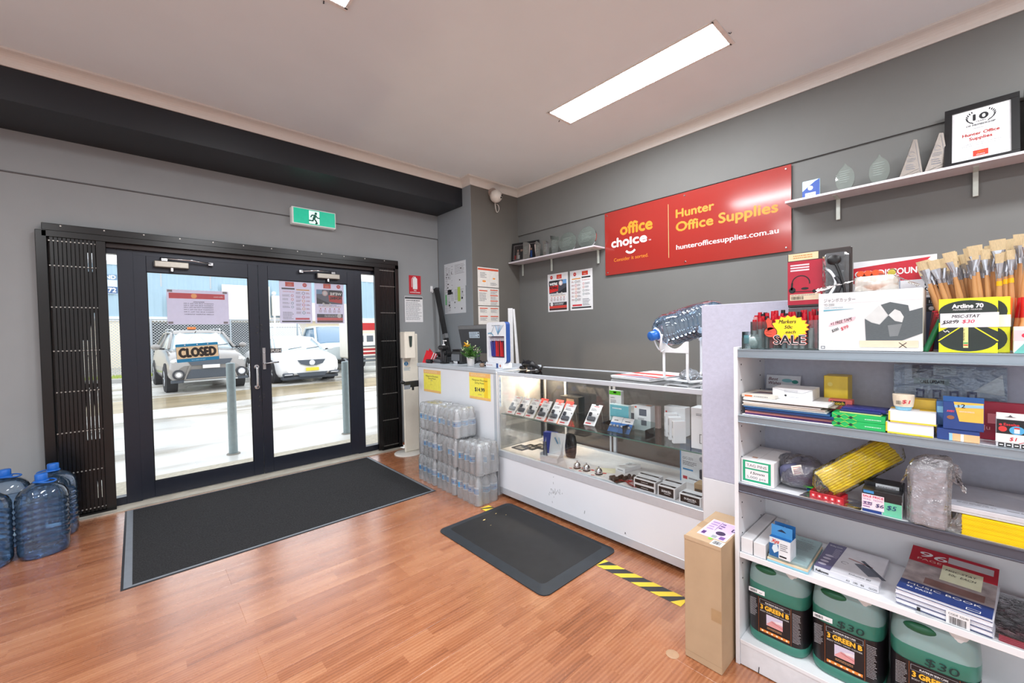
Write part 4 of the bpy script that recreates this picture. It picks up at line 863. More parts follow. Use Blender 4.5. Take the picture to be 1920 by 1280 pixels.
# ---- on the counter
ZC = 1.0835
t = thing('flower_pot', 'small white pot of yellow flowers and leaves on the counter', 'plant', (2.345, 3.155, ZC))
MB().lathe([(.030, 0), (.0325, .002), (.0395, .085), (.0395, .088), (.036, .088), (.034, .07), (.001, .07)], pm((226, 226, 226), .5), 24, cap=False).build('pot', t)
rd = random.Random(11); st = MB(); lf = MB(); fy = MB(); fw = MB(); LG = pm((70, 132, 52), .6, var=.2); LG2 = pm((120, 164, 84), .6, var=.2)
def leafp(m, p, d, L, wd, mat):
    d = Vector(d).normalized(); s = d.cross(Vector((0, 0, 1)));
    if s.length < .1: s = Vector((1, 0, 0))
    s.normalize(); p = Vector(p); u = s.cross(d)
    m.add([tuple(p), tuple(p+d*L*.5+s*wd+u*L*.08), tuple(p+d*L), tuple(p+d*L*.5-s*wd+u*L*.08)], [(0, 1, 2, 3)], mat)
for i in range(30):
    a = rd.uniform(0, 2*pi); r = rd.uniform(.02, .11); h = rd.uniform(.10, .19); p1 = (r*cos(a), r*sin(a), h); st.tube([(0, 0, .06), (r*.4*cos(a), r*.4*sin(a), h*.7), p1], .0012, LG, 4)
    for k in range(14):
        f = rd.uniform(.3, 1); p = (p1[0]*f, p1[1]*f, .06+(h-.06)*f); leafp(lf, p, (rd.uniform(-1, 1), rd.uniform(-1, 1), rd.uniform(-.2, .6)), rd.uniform(.020, .038), .008, LG if rd.random() < .6 else LG2)
for cx, cy, cz, n in ((-.01, .05, .20, 14), (-.02, .02, .18, 8)):
    for i in range(n): leafp(fy, (cx, cy, cz), (rd.uniform(-1, 1), rd.uniform(-1, 1), rd.uniform(-.2, 1)), .038, .013, pm((255, 206, 36), .5))
for cx, cy, cz in ((.0, .12, .15), (0, -.11, .14), (-.02, -.09, .17), (.02, .10, .12), (-.03, .0, .21)):
    for i in range(10): leafp(fw, (cx+rd.uniform(-.02, .02), cy+rd.uniform(-.02, .02), cz+rd.uniform(-.02, .02)), (rd.uniform(-1, 1), rd.uniform(-1, 1), rd.uniform(-.2, 1)), .02, .006, pm((222, 230, 190), .5))
st.build('stems', t); lf.build('leaves', t); fy.build('yellow_flower', t); fw.build('pale_blossom', t)
# point of sale screen seen from behind
t = thing('sale_terminal', 'dark point of sale screen seen from behind, barcode sticker on its back', 'monitor', (2.62, 3.47, ZC), -90+8); PD = pm((66, 68, 72), .5)
m = MB(); m.add([(x, y, z) for x, y, z in ((-.235, .0, .39), (.235, .0, .39), (.205, .04, .10), (-.205, .04, .10), (-.235, .035, .395), (.235, .035, .395), (.205, .075, .10), (-.205, .075, .10))], [(0, 1, 2, 3), (7, 6, 5, 4), (0, 4, 5, 1), (1, 5, 6, 2), (2, 6, 7, 3), (3, 7, 4, 0)], PD).build('screen_housing', t)
m = MB(); m.add([(-.235, -.001, .39), (.235, -.001, .39), (.23, .004, .355), (-.23, .004, .355)], [(0, 3, 2, 1)], pm((120, 122, 124), .5)).build('top_bevel', t)
MB().box(-.05, .05, .0, .05, .012, .14, PD, .01).box(-.09, .09, -.05, .10, 0, .012, PD, .004).build('stand', t)
q = MB(frame((0, .009, .29), (1, 0, 0), (0, -.12, 1))); q.quad(-.07, -.03, .08, .035, pm((196, 212, 224), .5), .001); q.greek(-.062, -.024, .05, .030, 4, pm((110, 130, 150), .5), 4, z=.0015); q.quad(.058, -.022, .072, -.006, DARK, .0016); q.quad(.058, .010, .072, .026, DARK, .0016); q.build('sticker', t)
# pen tin
t = thing('pen_display_tin', 'white framed tin display case of red and blue pens on the counter', 'display', (2.36, 2.795, ZC+.045), -90-4)
WB = pm((232, 236, 242), .35); BB = pm((40, 74, 140), .4)
m = MB(); P = rrect(-.145, .145, 0, .36, .03); Pi = rrect(-.118, .118, .045, .235, .004); n = len(P)
def plate(m, P, Pi, y, dy, mat):
    V = [(x, y, z) for x, z in P]+[(x, y, z) for x, z in Pi]; m.add(V, [(i, (i+1) % n, n+(i+1) % n, n+i) for i in range(n)], mat)
    V2 = [(x, y+d, z) for d in (0, dy) for x, z in P]; m.add(V2, [(i, n+i, n+(i+1) % n, (i+1) % n) for i in range(n)], BB if dy > .02 else mat)
    V3 = [(x, y+d, z) for d in (0, dy*.9) for x, z in Pi]; m.add(V3, [(i, (i+1) % n, n+(i+1) % n, n+i) for i in range(n)], mat)
plate(m, P, Pi, 0, .045, WB); m.add([(x, .045, z) for x, z in P], [tuple(range(n))], BB); m.add([(x, .040, z) for x, z in Pi], [tuple(range(n))], pm((90, 50, 90), .5)); m.build('tin_body', t)
q = MB(fr_front(0, -.0005, 0)); q.line([(-.06, .33), (.06, .33)], .006, pm((150, 158, 170), .5)); q.line([(-.08, .25), (-.05, .29), (-.03, .32)], .008, pm((170, 176, 186), .5)); q.line([(-.12, .26), (-.07, .265), (-.04, .24)], .012, pm((120, 170, 200), .5))
for i in range(7): q.line([(.03, .25), (-.01+.02*i, .33)], .006, pm([(80, 160, 210), (120, 186, 220), (160, 170, 190), (90, 120, 180)][i % 4], .5))
q.build('printed_front', t)
for i in range(17):
    c = (54, 58, 150) if i < 5 else ((202, 36, 44) if i not in (9, 14) else (40, 30, 34)); x = -.105+i*.0131; k = MB().cyl((x, .028, .055), (x+rd.uniform(-.009, .009), .022, .20+rd.uniform(-.02, .006)), .0042, .0036, pm(c, .35), 8).cyl((x, .022, .195), (x, .022, .225), .004, .003, pm((210, 210, 220), .3), 8); k.build('pen', t)
t = thing('card_box', 'low white and blue box under the pen tin', 'box', (2.345, 2.81, ZC), -90-4); MB().box(-.13, .13, 0, .10, 0, .044, WB, .001).build('carton', t)
q = MB(fr_front(0, 0, 0)); q.quad(.03, .002, .06, .042, BB); q.greek(-.12, .015, -.02, .03, 1, pm((200, 160, 160), .5), 3); q.disc(.09, .022, .012, pm((190, 110, 90), .5)); q.build('print', t)
# small electronics
def unit(name, lab, cat, loc, rz, boxes, extra=None, labels=None):
    t = thing(name, lab, cat, loc, rz)
    for nm, (x0, x1, y0, y1, z0, z1, c, r) in boxes: MB().box(x0, x1, y0, y1, z0, z1, c, r).build(nm, t)
    if extra: extra(t)
    return t
def rp(t): MB().box(-.07, .07, -.012, .0, .03, .10, pm((96, 100, 106), .35), .02).build('paper_cover', t); MB().box(-.03, .04, -.012, -.008, .0, .03, CHROME, .004).build('front_plate', t)
unit('receipt_printer', 'black receipt printer on the counter just left of the flower pot', 'printer', (2.42, 3.51, ZC), -90, [('housing', (-.085, .085, 0, .15, 0, .14, BLACK, .015)), ('lid', (-.08, .08, .01, .14, .14, .148, DARK, .003))], rp)
unit('card_terminal', 'black card machine with sloping lid near the left end of the counter', 'card machine', (2.42, 3.86, ZC), -90, [('base', (-.10, .10, 0, .14, 0, .06, pm((52, 54, 58), .4), .01)), ('lid', (-.10, .10, .02, .15, .062, .11, BLACK, .014)), ('tray', (-.06, .09, -.03, .0, .005, .035, pm((110, 114, 120), .4), .004))])
t = thing('pump_bottle', 'dark bottle with a white pump on the counter', 'bottle', (2.40, 3.70, ZC)); MB().lathe([(.034, 0), (.036, .004), (.036, .12), (.03, .145), (.016, .155), (.016, .165)], pm((40, 40, 44), .2), 20).build('bottle_body', t)
MB().cyl((0, 0, .165), (0, 0, .20), .017, .015, WHITE, 16).cyl((0, 0, .20), (0, 0, .235), .005, .005, WHITE, 8).box(-.008, .008, -.05, .008, .232, .243, WHITE, .003).build('pump', t)
t = thing('barcode_scanner', 'black barcode scanner leaning on its cradle beside the pump bottle', 'scanner', (2.345, 3.655, ZC), -90); MB().box(-.04, .04, 0, .07, 0, .01, BLACK, .003).cyl((0, .04, .01), (0, .05, .09), .012, .012, BLACK, 10).build('cradle', t)
MB().tube([(.0, .05, .09), (-.005, .03, .15)], .018, BLACK, 10).box(-.04, .045, -.03, .07, .145, .19, BLACK, .016).build('handset', t)
t = thing('brochure_stack', 'small stand of red and white leaflets at the left end of the counter', 'leaflets', (2.33, 3.93, ZC), -90+15)
for i in range(6): MB().add([(-.07+i*.006, .0+i*.012, 0), (.03+i*.006, .0+i*.012, 0), (.05+i*.004, .05+i*.012, .105-.004*i), (-.05+i*.004, .05+i*.012, .135-.006*i)], [(0, 1, 2, 3)], [pm((206, 30, 44), .4), PAPER, pm((206, 30, 44), .4), PAPER, pm((180, 60, 70), .4), PAPER][i]).build('leaflet', t)
MB().add([(-.05, .07, .10), (.06, .07, .08), (-.03, .075, .155)], [(0, 1, 2)], pm((206, 20, 40), .4)).build('red_card', t)
unit('cash_roll', 'black cylinder lying on the counter before the leaflets', 'roll', (2.30, 3.88, ZC), -90, [('end', (-.0, .002, -.001, .001, .02, .022, BLACK, 0))], lambda t: MB().cyl((-.03, .02, .02), (.05, .03, .02), .02, .02, BLACK, 16).cyl((-.031, .02, .02), (-.03, .02, .02), .013, .013, DARK, 14).build('roll_body', t))
t = thing('counter_clutter', 'tangle of black leads and small black parts behind the flower pot', 'cables', (2.42, 3.07, ZC))
for i in range(5): MB().tube(smooth_arc([(rd.uniform(-.03, .03), .12-.06*i+rd.uniform(-.02, .02), .006), (rd.uniform(-.03, .05), .08-.06*i, .03+.02*rd.random()), (rd.uniform(-.03, .05), .02-.05*i, .012), (rd.uniform(-.03, .03), -.03-.05*i, .006)], 4), .005, BLACK, 6).build('lead', t)
t = thing('phone_handset', 'dark phone handset standing on a cradle beside the pen tin', 'phone', (2.44, 2.98, ZC), -90); MB().box(-.05, .05, 0, .09, 0, .03, DARK, .01).build('cradle', t); MB().add([(-.025, .02, .03), (.025, .02, .03), (.03, .05, .12), (-.02, .05, .12), (-.025, .045, .03), (.025, .045, .03), (.03, .07, .12), (-.02, .07, .12)], [(0, 1, 2, 3), (7, 6, 5, 4), (0, 4, 5, 1), (2, 6, 7, 3), (3, 7, 4, 0), (1, 5, 6, 2)], pm((84, 88, 94), .4)).build('handset', t)
t = thing('card_spool', 'small brown tape spool beside the pen tin', 'spool', (2.35, 2.99, ZC)); MB().lathe([(.014, 0), (.022, .003), (.022, .03), (.012, .034)], pm((150, 128, 110), .5), 16).build('spool', t)
t = thing('folded_stand', 'narrow white folding stand rising behind the pen tin', 'stand', (3.40, 3.75, .02), -60)
MB().box(-.03, .03, 0, .02, 0, 1.67, WHITE, .004).build('front_leg', t); m = MB(); m.add([(.03, .02, 1.66), (.05, .02, 1.66), (.16, .02, .0), (.10, .02, .0), (.03, .04, 1.66), (.05, .04, 1.66), (.16, .04, .0), (.10, .04, .0)], [(0, 1, 2, 3), (7, 6, 5, 4), (0, 4, 5, 1), (1, 5, 6, 2), (2, 6, 7, 3), (3, 7, 4, 0)], WHITE).build('rear_leg', t)
# ================================================================= DISPLAY CASE
CY0, CY1, CX1 = .945, 2.675, 2.86
CG = clear((252, 253, 253), .5); CGE = clear((196, 226, 214), .8, edge=(90, 140, 124), body=.15); AF = pm((214, 220, 228), .35, .35, var=.02)
t = thing('display_case', 'glass display case with aluminium edges and a white base beside the white counter', 'display case', (0, 0, 0))
LOW = pm((236, 239, 246), .35, var=.01, scale=4)
MB().box(CF+.012, CX1, CY0+.01, CY1-.01, .05, .345, LOW).box(CF+.05, CX1-.02, CY0+.05, CY1-.05, 0, .05, DARK).build('base_cabinet', t)
MB().box(CF+.002, CF+.012, CY0+.002, CY1-.002, .085, .345, LOW).build('front_panel', t)
m = MB(frame((CF+.002, 2.0, 0), (0, -1, 0), (0, 0, 1))); rd = random.Random(9)
for i in range(26):
    x = -.10+rd.gauss(.06, .04); y = .20+rd.gauss(0, .035); m.line([(x, y), (x+rd.uniform(-.004, .004), y+rd.uniform(.004, .016))], .0022, INK, .0006)
m.line([(.23, .13), (.233, .15)], .003, INK); m.line([(.55, .10), (.552, .112), (.556, .1)], .003, INK); m.build('scuff_marks', t)
MB().box(CF, CF+.014, CY0, CY1, .03, .085, AF, .002).build('bottom_rail', t)
MB().box(CF-.002, CF+.03, CY0, CY1, .345, .400, AF, .002).build('lower_rail', t)
MB().box(CF-.002, CF+.022, CY0, CY1, 1.036, 1.066, AF, .002).build('top_rail', t)
for y in (CY1-.016, CY0): MB().box(CF, CF+.016, y, y+.016, .40, 1.036, AF, .001).build('corner_post', t)
for y in (CY1-.02, CY0): MB().box(CX1-.02, CX1, y, y+.02, .345, 1.036, AF, .001).build('corner_post', t)
MB().box(CX1-.03, CX1, CY0, CY1, 1.036, 1.066, AF, .001).box(CX1-.03, CX1, CY0, CY1, .345, .40, AF).box(CX1-.06, CX1-.035, CY0, CY1, .401, .412, AF).build('rear_track', t)
MB().box(CX1-.028, CX1-.004, 1.885, 1.91, .40, 1.036, AF).box(CX1-.034, CX1-.03, 1.925, 1.94, .40, 1.036, AF).box(CX1-.028, CX1-.01, 2.40, 2.42, .40, 1.036, AF).build('rear_door_frame', t)
MB().box(CX1-.018, CX1-.013, CY0+.02, CY1-.02, .40, 1.036, clear((226, 226, 226), 1.3, .06)).build('rear_sliding_door', t)
MB().box(CF+.004, CF+.009, CY0+.016, CY1-.016, .40, 1.036, CG).build('front_glass', t)
MB().box(CF+.016, CX1-.02, CY1-.010, CY1-.005, .40, 1.036, CG).box(CF+.016, CX1-.02, CY0+.005, CY0+.010, .40, 1.036, CG).build('end_glass', t)
MB().box(CF+.022, CX1-.03, CY0, CY1, 1.056, 1.062, clear((252, 253, 252), 1.6, .05)).build('top_glass', t)
m = MB(); m.box(2.29, 2.83, CY0+.012, CY1-.012, .7025, .708, clear((250, 253, 252), .8, .03)); m.box(2.286, 2.2899, CY0+.012, CY1-.012, .7025, .708, pm((84, 122, 112), .15)); m.build('glass_shelf', t)
MB().box(CF+.03, CX1-.06, CY0+.01, CY1-.01, .395, .402, pm((226, 222, 222), .4)).build('inner_floor', t)
q = MB(frame((CF+.0035, 2.654, .77), (0, -1, 0), (0, 0, 1))); q.quad(0, 0, .022, .25, pm((206, 220, 232), .5)); 
for i, ch in enumerate('NOPEN'): q.text(ch, .011, .21-i*.045, .022, pm((110, 140, 170), .5), al='c')
q.build('edge_sticker', t)
LB = bpy.data.materials.new('halogen'); LB.use_nodes = True; _b = LB.node_tree.nodes['Principled BSDF']; _b.inputs['Emission Color'].default_value = (1, .78, .5, 1); _b.inputs['Emission Strength'].default_value = 40
MB().ball((2.72, 2.615, 1.015), .014, LB).build('lamp_bulb', t); MB().cyl((2.72, 2.615, 1.028), (2.72, 2.615, 1.055), .022, .016, AF).build('lamp_socket', t)
L = bpy.data.lights.new('case_lamp', 'POINT'); L.energy = 16; L.color = (1, .74, .48); L.shadow_soft_size = .016; lo = bpy.data.objects.new('case_lamp', L); COL.objects.link(lo); lo.location = (2.64, 2.58, .985); lo.parent = t
ZS = .7085
def blister(y, x, i, lab):
    t = thing('accessory_card', lab, 'package', (x, y, ZS), -90, group='white accessory packs propped on the glass shelf')
    T = frame((0, 0, 0), (1, 0, 0), (0, .62, .78))
    m = MB(T); P = [(0, .002), (.098, .002), (.098, .175), (.065, .175), (.060, .165), (.038, .165), (.033, .175), (0, .175)]
    m.prism(P, -.0015, 0, pm((240, 240, 242), .4)); m.build('card', t)
    q = MB(T); q.quad(.03, .155, .075, .160, pm((220, 60, 70), .5)); q.greek(.015, .12, .07, .14, 2, pm((90, 90, 100), .5), i); q.quad(.01, .012, .06, .022, pm((220, 80, 90), .5)); q.disc(.085, .10, .005, INK); q.build('print', t)
    MB(T).box(.015, .085, .035, .07, 0, .018, pm((90, 94, 102), .4), .006).box(.012, .04, .07, .105, 0, .014, pm((60, 62, 70), .4), .006).build('blister_item', t)
    m = MB(); m.tube([(.01, .05, .0), (.01, .105, .12), (.01, .125, .0)], .0022, clear((232, 240, 240), .9, .04, body=.1), 5).tube([(.085, .05, .0), (.085, .105, .12), (.085, .125, .0)], .0022, clear((232, 240, 240), .9, .04, body=.1), 5).build('acrylic_easel', t)
pos = ['first from the left end', 'second from the left end', 'third from the left end', 'fourth from the left end', 'fifth from the left end', 'sixth from the left end', 'standing alone']
for i, (y, x) in enumerate(((2.63, 2.315), (2.52, 2.315), (2.405, 2.31), (2.275, 2.30), (2.155, 2.305), (2.04, 2.305), (1.885, 2.415))): blister(y, x, i, 'white card pack with dark item on the glass shelf, %s' % pos[i])
for i, (y, x, l) in enumerate(((2.50, 2.56, 'red pack behind the white cards, the leftmost red one'), (2.36, 2.60, 'red pack behind the white cards, the middle red one'), (2.25, 2.60, 'red and black pack behind the white cards, the right one'))):
    t = thing('memory_pack', l, 'package', (x, y, ZS), -90); T = frame((0, 0, 0), (1, 0, 0), (0, .5, .87)); MB(T).box(0, .085, 0, .12, -.002, 0, pm((216, 44, 44), .4)).box(.01, .075, .01, .05, 0, .012, BLACK, .004).build('card', t)
    q = MB(T); q.quad(.0, .0, .085, .045, BLACK); q.greek(.01, .06, .07, .08, 1, pm((240, 220, 220), .5), i); q.build('print', t)
unit('dark_carton', 'black and tan carton at the back of the glass shelf', 'box', (2.72, 2.37, ZS), -90, [('carton', (0, .20, 0, .08, 0, .13, pm((50, 52, 50), .5), .002)), ('tan_label', (.07, .15, -.001, 0, .07, .11, pm((170, 140, 112), .5), 0))])
unit('pink_gadget', 'small pink and orange novelty item near the case lamp', 'gadget', (2.66, 2.60, ZS), -90, [('base', (0, .09, 0, .05, 0, .03, pm((234, 70, 130), .4), .01)), ('top', (.0, .05, .01, .05, .03, .06, pm((240, 160, 60), .4), .01))])
# speakers, teal boxes
def carton(name, lab, loc, w, d, h, col, rz=-90, front=None, cat='box', r=.0012, group=None, top=None, side=None):
    t = thing(name, lab, cat, loc, rz, group=group); MB().box(0, w, 0, d, 0, h, col, r).build('carton', t)
    if front: q = MB(fr_front(0, -.0002, 0)); front(q); q.build('front_print', t)
    if top: q = MB(fr_top(0, 0, h)); top(q); q.build('top_print', t)
    if side: q = MB(frame((0, d, 0), (0, -1, 0), (0, 0, 1))); side(q); q.build('side_print', t)
    return t
WC = pm((240, 241, 244), .4, var=.01)
def f(q): q.quad(0, .225, .095, .255, pm((96, 206, 32), .4)); q.quad(.035, .236, .06, .248, INK); q.text('belkin', .012, .20, .010, INK); q.greek(.01, .15, .06, .19, 4, GREYINK, 3); q.poly([(.02, .10), (.075, .125), (.075, .10), (.02, .085)], INK)
carton('cable_box', 'tall white box with a green top standing on the glass shelf', (2.53, 1.735, ZS), .098, .035, .255, WC, front=f)
def f(q):
    q.quad(0, .08, .15, .165, pm((110, 186, 200), .4)); q.quad(0, .03, .15, .08, pm((190, 228, 232), .4)); q.greek(.02, .135, .10, .15, 1, WHITE, 3)
carton('teal_box', 'pale teal box upright behind the blue cards on the glass shelf', (2.47, 1.69, ZS), .15, .03, .17, pm((214, 236, 238), .4), front=f)
for i, (y, l) in enumerate(((1.64, 'blue card pack with three silver items in a clear tray, left of two'), (1.555, 'blue card pack in a clear tray, right of two'))):
    t = thing('earbud_card', l, 'package', (2.36, y, ZS), -90+4); T = frame((0, 0, .004), (1, 0, 0), (0, .7, .72)); MB(T).box(0, .08, 0, .12, -.002, 0, pm((60, 120, 190), .4)).build('card', t)
    q = MB(T); q.quad(0, .075, .08, .12, WHITE); q.greek(.02, .085, .06, .10, 1, INK, i); q.build('print', t); m = MB(T)
    for k in range(3): m.ball((.014+.026*k, .045, .004), .011, pm((170, 176, 186), .3, .6), 10, 6)
    m.build('blister_item', t)
t = thing('acrylic_tray', 'long clear acrylic tray with sloping front on the glass shelf', 'tray', (2.335, 1.67, ZS), -90); AC = clear((238, 244, 244), 1.0, .04, edge=(190, 206, 206), body=.04)
MB().box(0, .33, 0, .003, 0, .05, AC).box(0, .33, .12, .123, 0, .09, AC).box(0, .003, .003, .12, 0, .06, AC).box(.327, .33, .003, .12, 0, .06, AC).box(.165, .168, .003, .12, 0, .06, AC).build('tray_walls', t)
def f(q):
    for (x, z, w, h) in ((.04, .10, .055, .045), (.055, .035, .04, .035)): q.quad(x, z, x+w, z+h, pm((84, 90, 104), .5)); q.quad(x+.004, z+.004, x+w-.004, z+h-.004, pm((104, 110, 124), .5), .0008)
    q.quad(.006, .15, .022, .16, pm((226, 90, 70), .5)); q.greek(.03, .07, .08, .085, 2, GREYINK, 4)
carton('speaker_box', 'white box with two grey speaker pictures on the glass shelf, front one', (2.545, 1.545, ZS), .125, .06, .17, WC, front=f, top=lambda q: q.quad(.08, .01, .12, .04, pm((240, 170, 140), .5)))
carton('speaker_box', 'white box with a dark picture behind the front speaker box', (2.63, 1.64, ZS), .11, .06, .14, WC, front=lambda q: q.quad(.02, .03, .10, .09, pm((90, 96, 108), .5)))
carton('rose_box', 'thin pale pink box behind the right of the speaker boxes', (2.66, 1.47, ZS), .05, .03, .155, pm((222, 200, 196), .5))
carton('charger_box', 'wide white box behind the row of slim white boxes on the glass shelf', (2.56, 1.33, ZS), .14, .07, .185, WC, front=lambda q: (q.quad(.03, .12, .08, .13, INK), q.disc(.015, .15, .006, pm((220, 80, 80), .5))), side=lambda q: q.greek(.01, .02, .06, .12, 5, GREYINK, 3))
for i in range(3):
    carton('adapter_box', 'slim white box set edge-on in the glass shelf row, %s' % ['backmost', 'middle', 'nearest the glass'][i], (2.51-.06*i, 1.305-.055*i, ZS), .028, .075, .15-.008*i, WC, rz=-132, front=lambda q: (q.greek(.004, .03, .02, .045, 2, INK, 5), q.quad(.008, .09, .018, .13, pm((170, 176, 184), .5))), side=lambda q: q.quad(.02, .09, .05, .13, pm((176, 182, 190), .5)))
carton('tall_white_box', 'tall white box with a black square outline at the right end of the glass shelf', (2.36, 1.063, ZS), .10, .10, .235, WC, front=lambda q: (q.line([(.05, .035), (.05, .085), (.10, .085)], .003, INK), q.line([(.05, .035), (.10, .035)], .003, INK), q.greek(.03, .19, .09, .205, 2, GREYINK, 3)))
carton('grey_carton', 'grey carton at the back right of the glass shelf', (2.66, 1.16, ZS), .13, .08, .28, pm((176, 174, 172), .6))
# case floor
ZF = .4025
t = thing('pen_box', 'white counter display box with a few pens standing in it', 'display box', (2.285, 2.21, ZF), -90+10)
m = MB(); m.box(0, .155, 0, .09, 0, .035, WC); m.box(0, .003, .0, .09, .035, .06, WC); m.add([(.155, .0, .03), (.155, .09, .03), (.155, .09, .165), (.155, .05, .06)], [(0, 1, 2, 3)], WC); m.add([(0, .0, .03), (0, .09, .03), (0, .09, .165), (0, .05, .06)], [(0, 3, 2, 1)], WC); m.build('tray', t)
m = MB(frame((0, .09, 0), (1, 0, 0), (0, .25, 1))); m.box(.02, .155, .03, .20, -.002, 0, WC); m.build('header_card', t); q = MB(frame((0, .09, 0), (1, 0, 0), (0, .25, 1))); q.line([(.06, .16), (.09, .12)], .012, pm((90, 150, 190), .5), .001); q.line([(.095, .165), (.11, .12)], .008, pm((160, 200, 220), .5), .001); q.build('print', t)
q = MB(fr_top(0, 0, .0352))
for i in range(7):
    for j in range(4): q.disc(.065+i*.012, .014+j*.016, .0042, pm((196, 180, 160), .5))
q.build('pen_holes', t)
for i, c in enumerate(((60, 66, 90), (120, 124, 140), (40, 44, 60))): MB().cyl((.018+.014*i, .03, .03), (.008+.012*i, .04, .14), .005, .0045, pm(c, .3), 8).build('pen', t)
t = thing('blue_carton', 'blue carton tucked behind the white pen box', 'box', (2.41, 2.29, ZF), -75); MB().box(0, .11, 0, .05, 0, .185, pm((40, 66, 170), .4), .002).build('carton', t)
t = thing('black_pouch', 'glossy black pouch pack behind the pen box in the display case', 'package', (2.47, 2.16, ZF), -90); MB().lathe([(.04, .0), (.05, .04), (.055, .12), (.045, .17), (.03, .185)], pm((36, 34, 34), .2, bump=.6, scale=18), 14, sx=1.1, sy=.5, o=(.07, .04, 0)).build('pouch', t)
t = thing('photo_frames', 'dark picture frames lying flat at the left end of the case floor', 'frames', (2.36, 2.62, ZF), -90)
for i in range(3): MB().box(.0+.05*i, .13+.05*i, .0+.07*i, .012+.07*i, 0, .008, DARK).box(.0+.05*i, .13+.05*i, .10+.07*i, .112+.07*i, 0, .008, DARK).box(.0+.05*i, .012+.05*i, .012+.07*i, .10+.07*i, 0, .008, DARK).box(.118+.05*i, .13+.05*i, .012+.07*i, .10+.07*i, 0, .008, DARK).box(.012+.05*i, .118+.05*i, .012+.07*i, .1+.07*i, 0, .002+.001*i, pm((150, 146, 142), .2)).build('picture_frame', t)
for i, (y, x, l) in enumerate(((1.885, 2.335, 'chrome desk bell in the case, leftmost of three'), (1.805, 2.34, 'chrome desk bell in the case, middle of three'), (1.70, 2.34, 'chrome desk bell in the case, rightmost of three'))):
    t = thing('desk_bell', l, 'bell', (x, y, ZF+.0015), -90+10*i, group='three chrome desk bells')
    MB().box(-.045, .045, -.04, .045, -.001, 0, pm((226, 218, 212), .5)).build('backing_card', t); q = MB(fr_top(0, 0, .0004)); q.quad(-.045, -.04, -.02, -.03, pm((206, 60, 60), .5)); q.quad(.02, .02, .045, .04, pm((206, 60, 60), .5)); q.greek(-.015, -.038, .04, -.026, 1, GREYINK, 2); q.build('card_print', t)
    MB().lathe([(.026, .001), (.027, .006), (.024, .009)], BLACK, 20, cap=False).build('bell_base', t)
    MB().lathe([(.026, .010), (.026, .022), (.022, .032), (.014, .040), (.004, .043)], CHROME, 24).build('bell_dome', t); MB().cyl((0, 0, .043), (0, 0, .05), .003, .003, CHROME, 8).cyl((0, 0, .05), (0, 0, .053), .007, .006, CHROME, 12).build('plunger', t)
t = thing('price_card', 'cream price card lying under the right desk bell', 'card', (2.36, 1.75, ZF), -60); MB().box(0, .14, 0, .10, 0, .0008, pm((230, 224, 196), .5)).build('card', t)
carton('flat_white_box', 'flat white box lying in the middle of the case floor', (2.49, 1.665, ZF), .085, .17, .03, WC, rz=-98, front=lambda q: q.greek(.02, .008, .07, .02, 1, GREYINK, 3), top=lambda q: (q.line([(.01, .03), (.07, .14)], .004, pm((150, 90, 90), .5)), q.greek(.01, .09, .05, .14, 3, GREYINK, 6)))
for k in range(5):
    t = thing('battery_pack', 'battery blister pack lying before the battery boxes, %s' % ['at the left, showing two dark cells', 'red edged one in the middle', 'at the back with red print', 'overlapping one in front', 'right one touching the boxes'][k], 'batteries', (2.31+.03*(k % 3), 1.60-.045*k, ZF+.003*k), -90+20*(k % 3)-20)
    MB().box(0, .09, 0, .07, 0, .0015, [pm((60, 54, 50), .4), pm((190, 60, 60), .4), pm((200, 190, 190), .4), pm((150, 60, 60), .4), pm((220, 210, 210), .4)][k]).build('card', t)
    q = MB(fr_top(0, 0, .0016)); q.greek(.01, .01, .08, .06, 4, [pm((190, 50, 50), .4), WHITE, pm((200, 60, 60), .4), WHITE, pm((210, 70, 70), .4)][k], k+2); q.build('print', t)
    if k < 3: MB().cyl((.02, .035, .016), (.02, .0, .016), .013, .013, pm((50, 42, 38), .3), 14).cyl((.052, .035, .016), (.052, 0, .016), .013, .013, pm((50, 42, 38), .3), 14).build('cell', t)
DB = pm((236, 236, 238), .35)
def dura(loc, w, d, h, lab, big, rz=-90):
    def f(q):
        q.quad(.008, .006, w-.008, h-.006, BLACK, .0004)
        if big: q.text('DURACELL', w*.52, h*.45, h*.2, WHITE, w=w*.55, al='c', bold=.05, z=.0008); q.greek(w*.4, h*.28, w*.75, h*.38, 1, WHITE, 3, z=.0008)
        else: q.greek(w*.35, h*.42, w*.7, h*.58, 1, WHITE, 3, z=.0008)
    def g(q): q.quad(.008, .01, w-.004, d*.42, BLACK); q.text('DURACELL', w*.5, d*.16, .008, WHITE, w=w*.5, al='c', z=.0008)
    carton('battery_box', lab, loc, w, d, h, DB, front=f, top=g, group='black and white battery boxes in the case', rz=rz, side=lambda q: q.quad(.005, .005, d-.005, h-.005, BLACK))
dura((2.29, 1.398, ZF), .145, .075, .034, 'black and white battery box, lower of the two stacked flat at the left', False)
dura((2.29, 1.398, ZF+.0345), .145, .075, .034, 'black and white battery box, upper of the two stacked flat at the left', False)
dura((2.375, 1.42, ZF), .14, .07, .066, 'black and white battery box behind the two stacked flat ones', False)
dura((2.29, 1.238, ZF), .108, .075, .064, 'black and white battery box in the middle of the front row', True)
dura((2.375, 1.25, ZF), .115, .075, .064, 'black and white battery box behind the middle one', True)
dura((2.29, 1.105, ZF), .125, .085, .052, 'black and white battery box at the right end of the front row', True)
t = thing('adaptor_card', 'blue and white header card standing behind the battery boxes', 'display card', (2.62, 1.255, ZF), -90-6); MB().box(0, .17, 0, .003, 0, .285, pm((238, 242, 246), .4)).build('card', t)
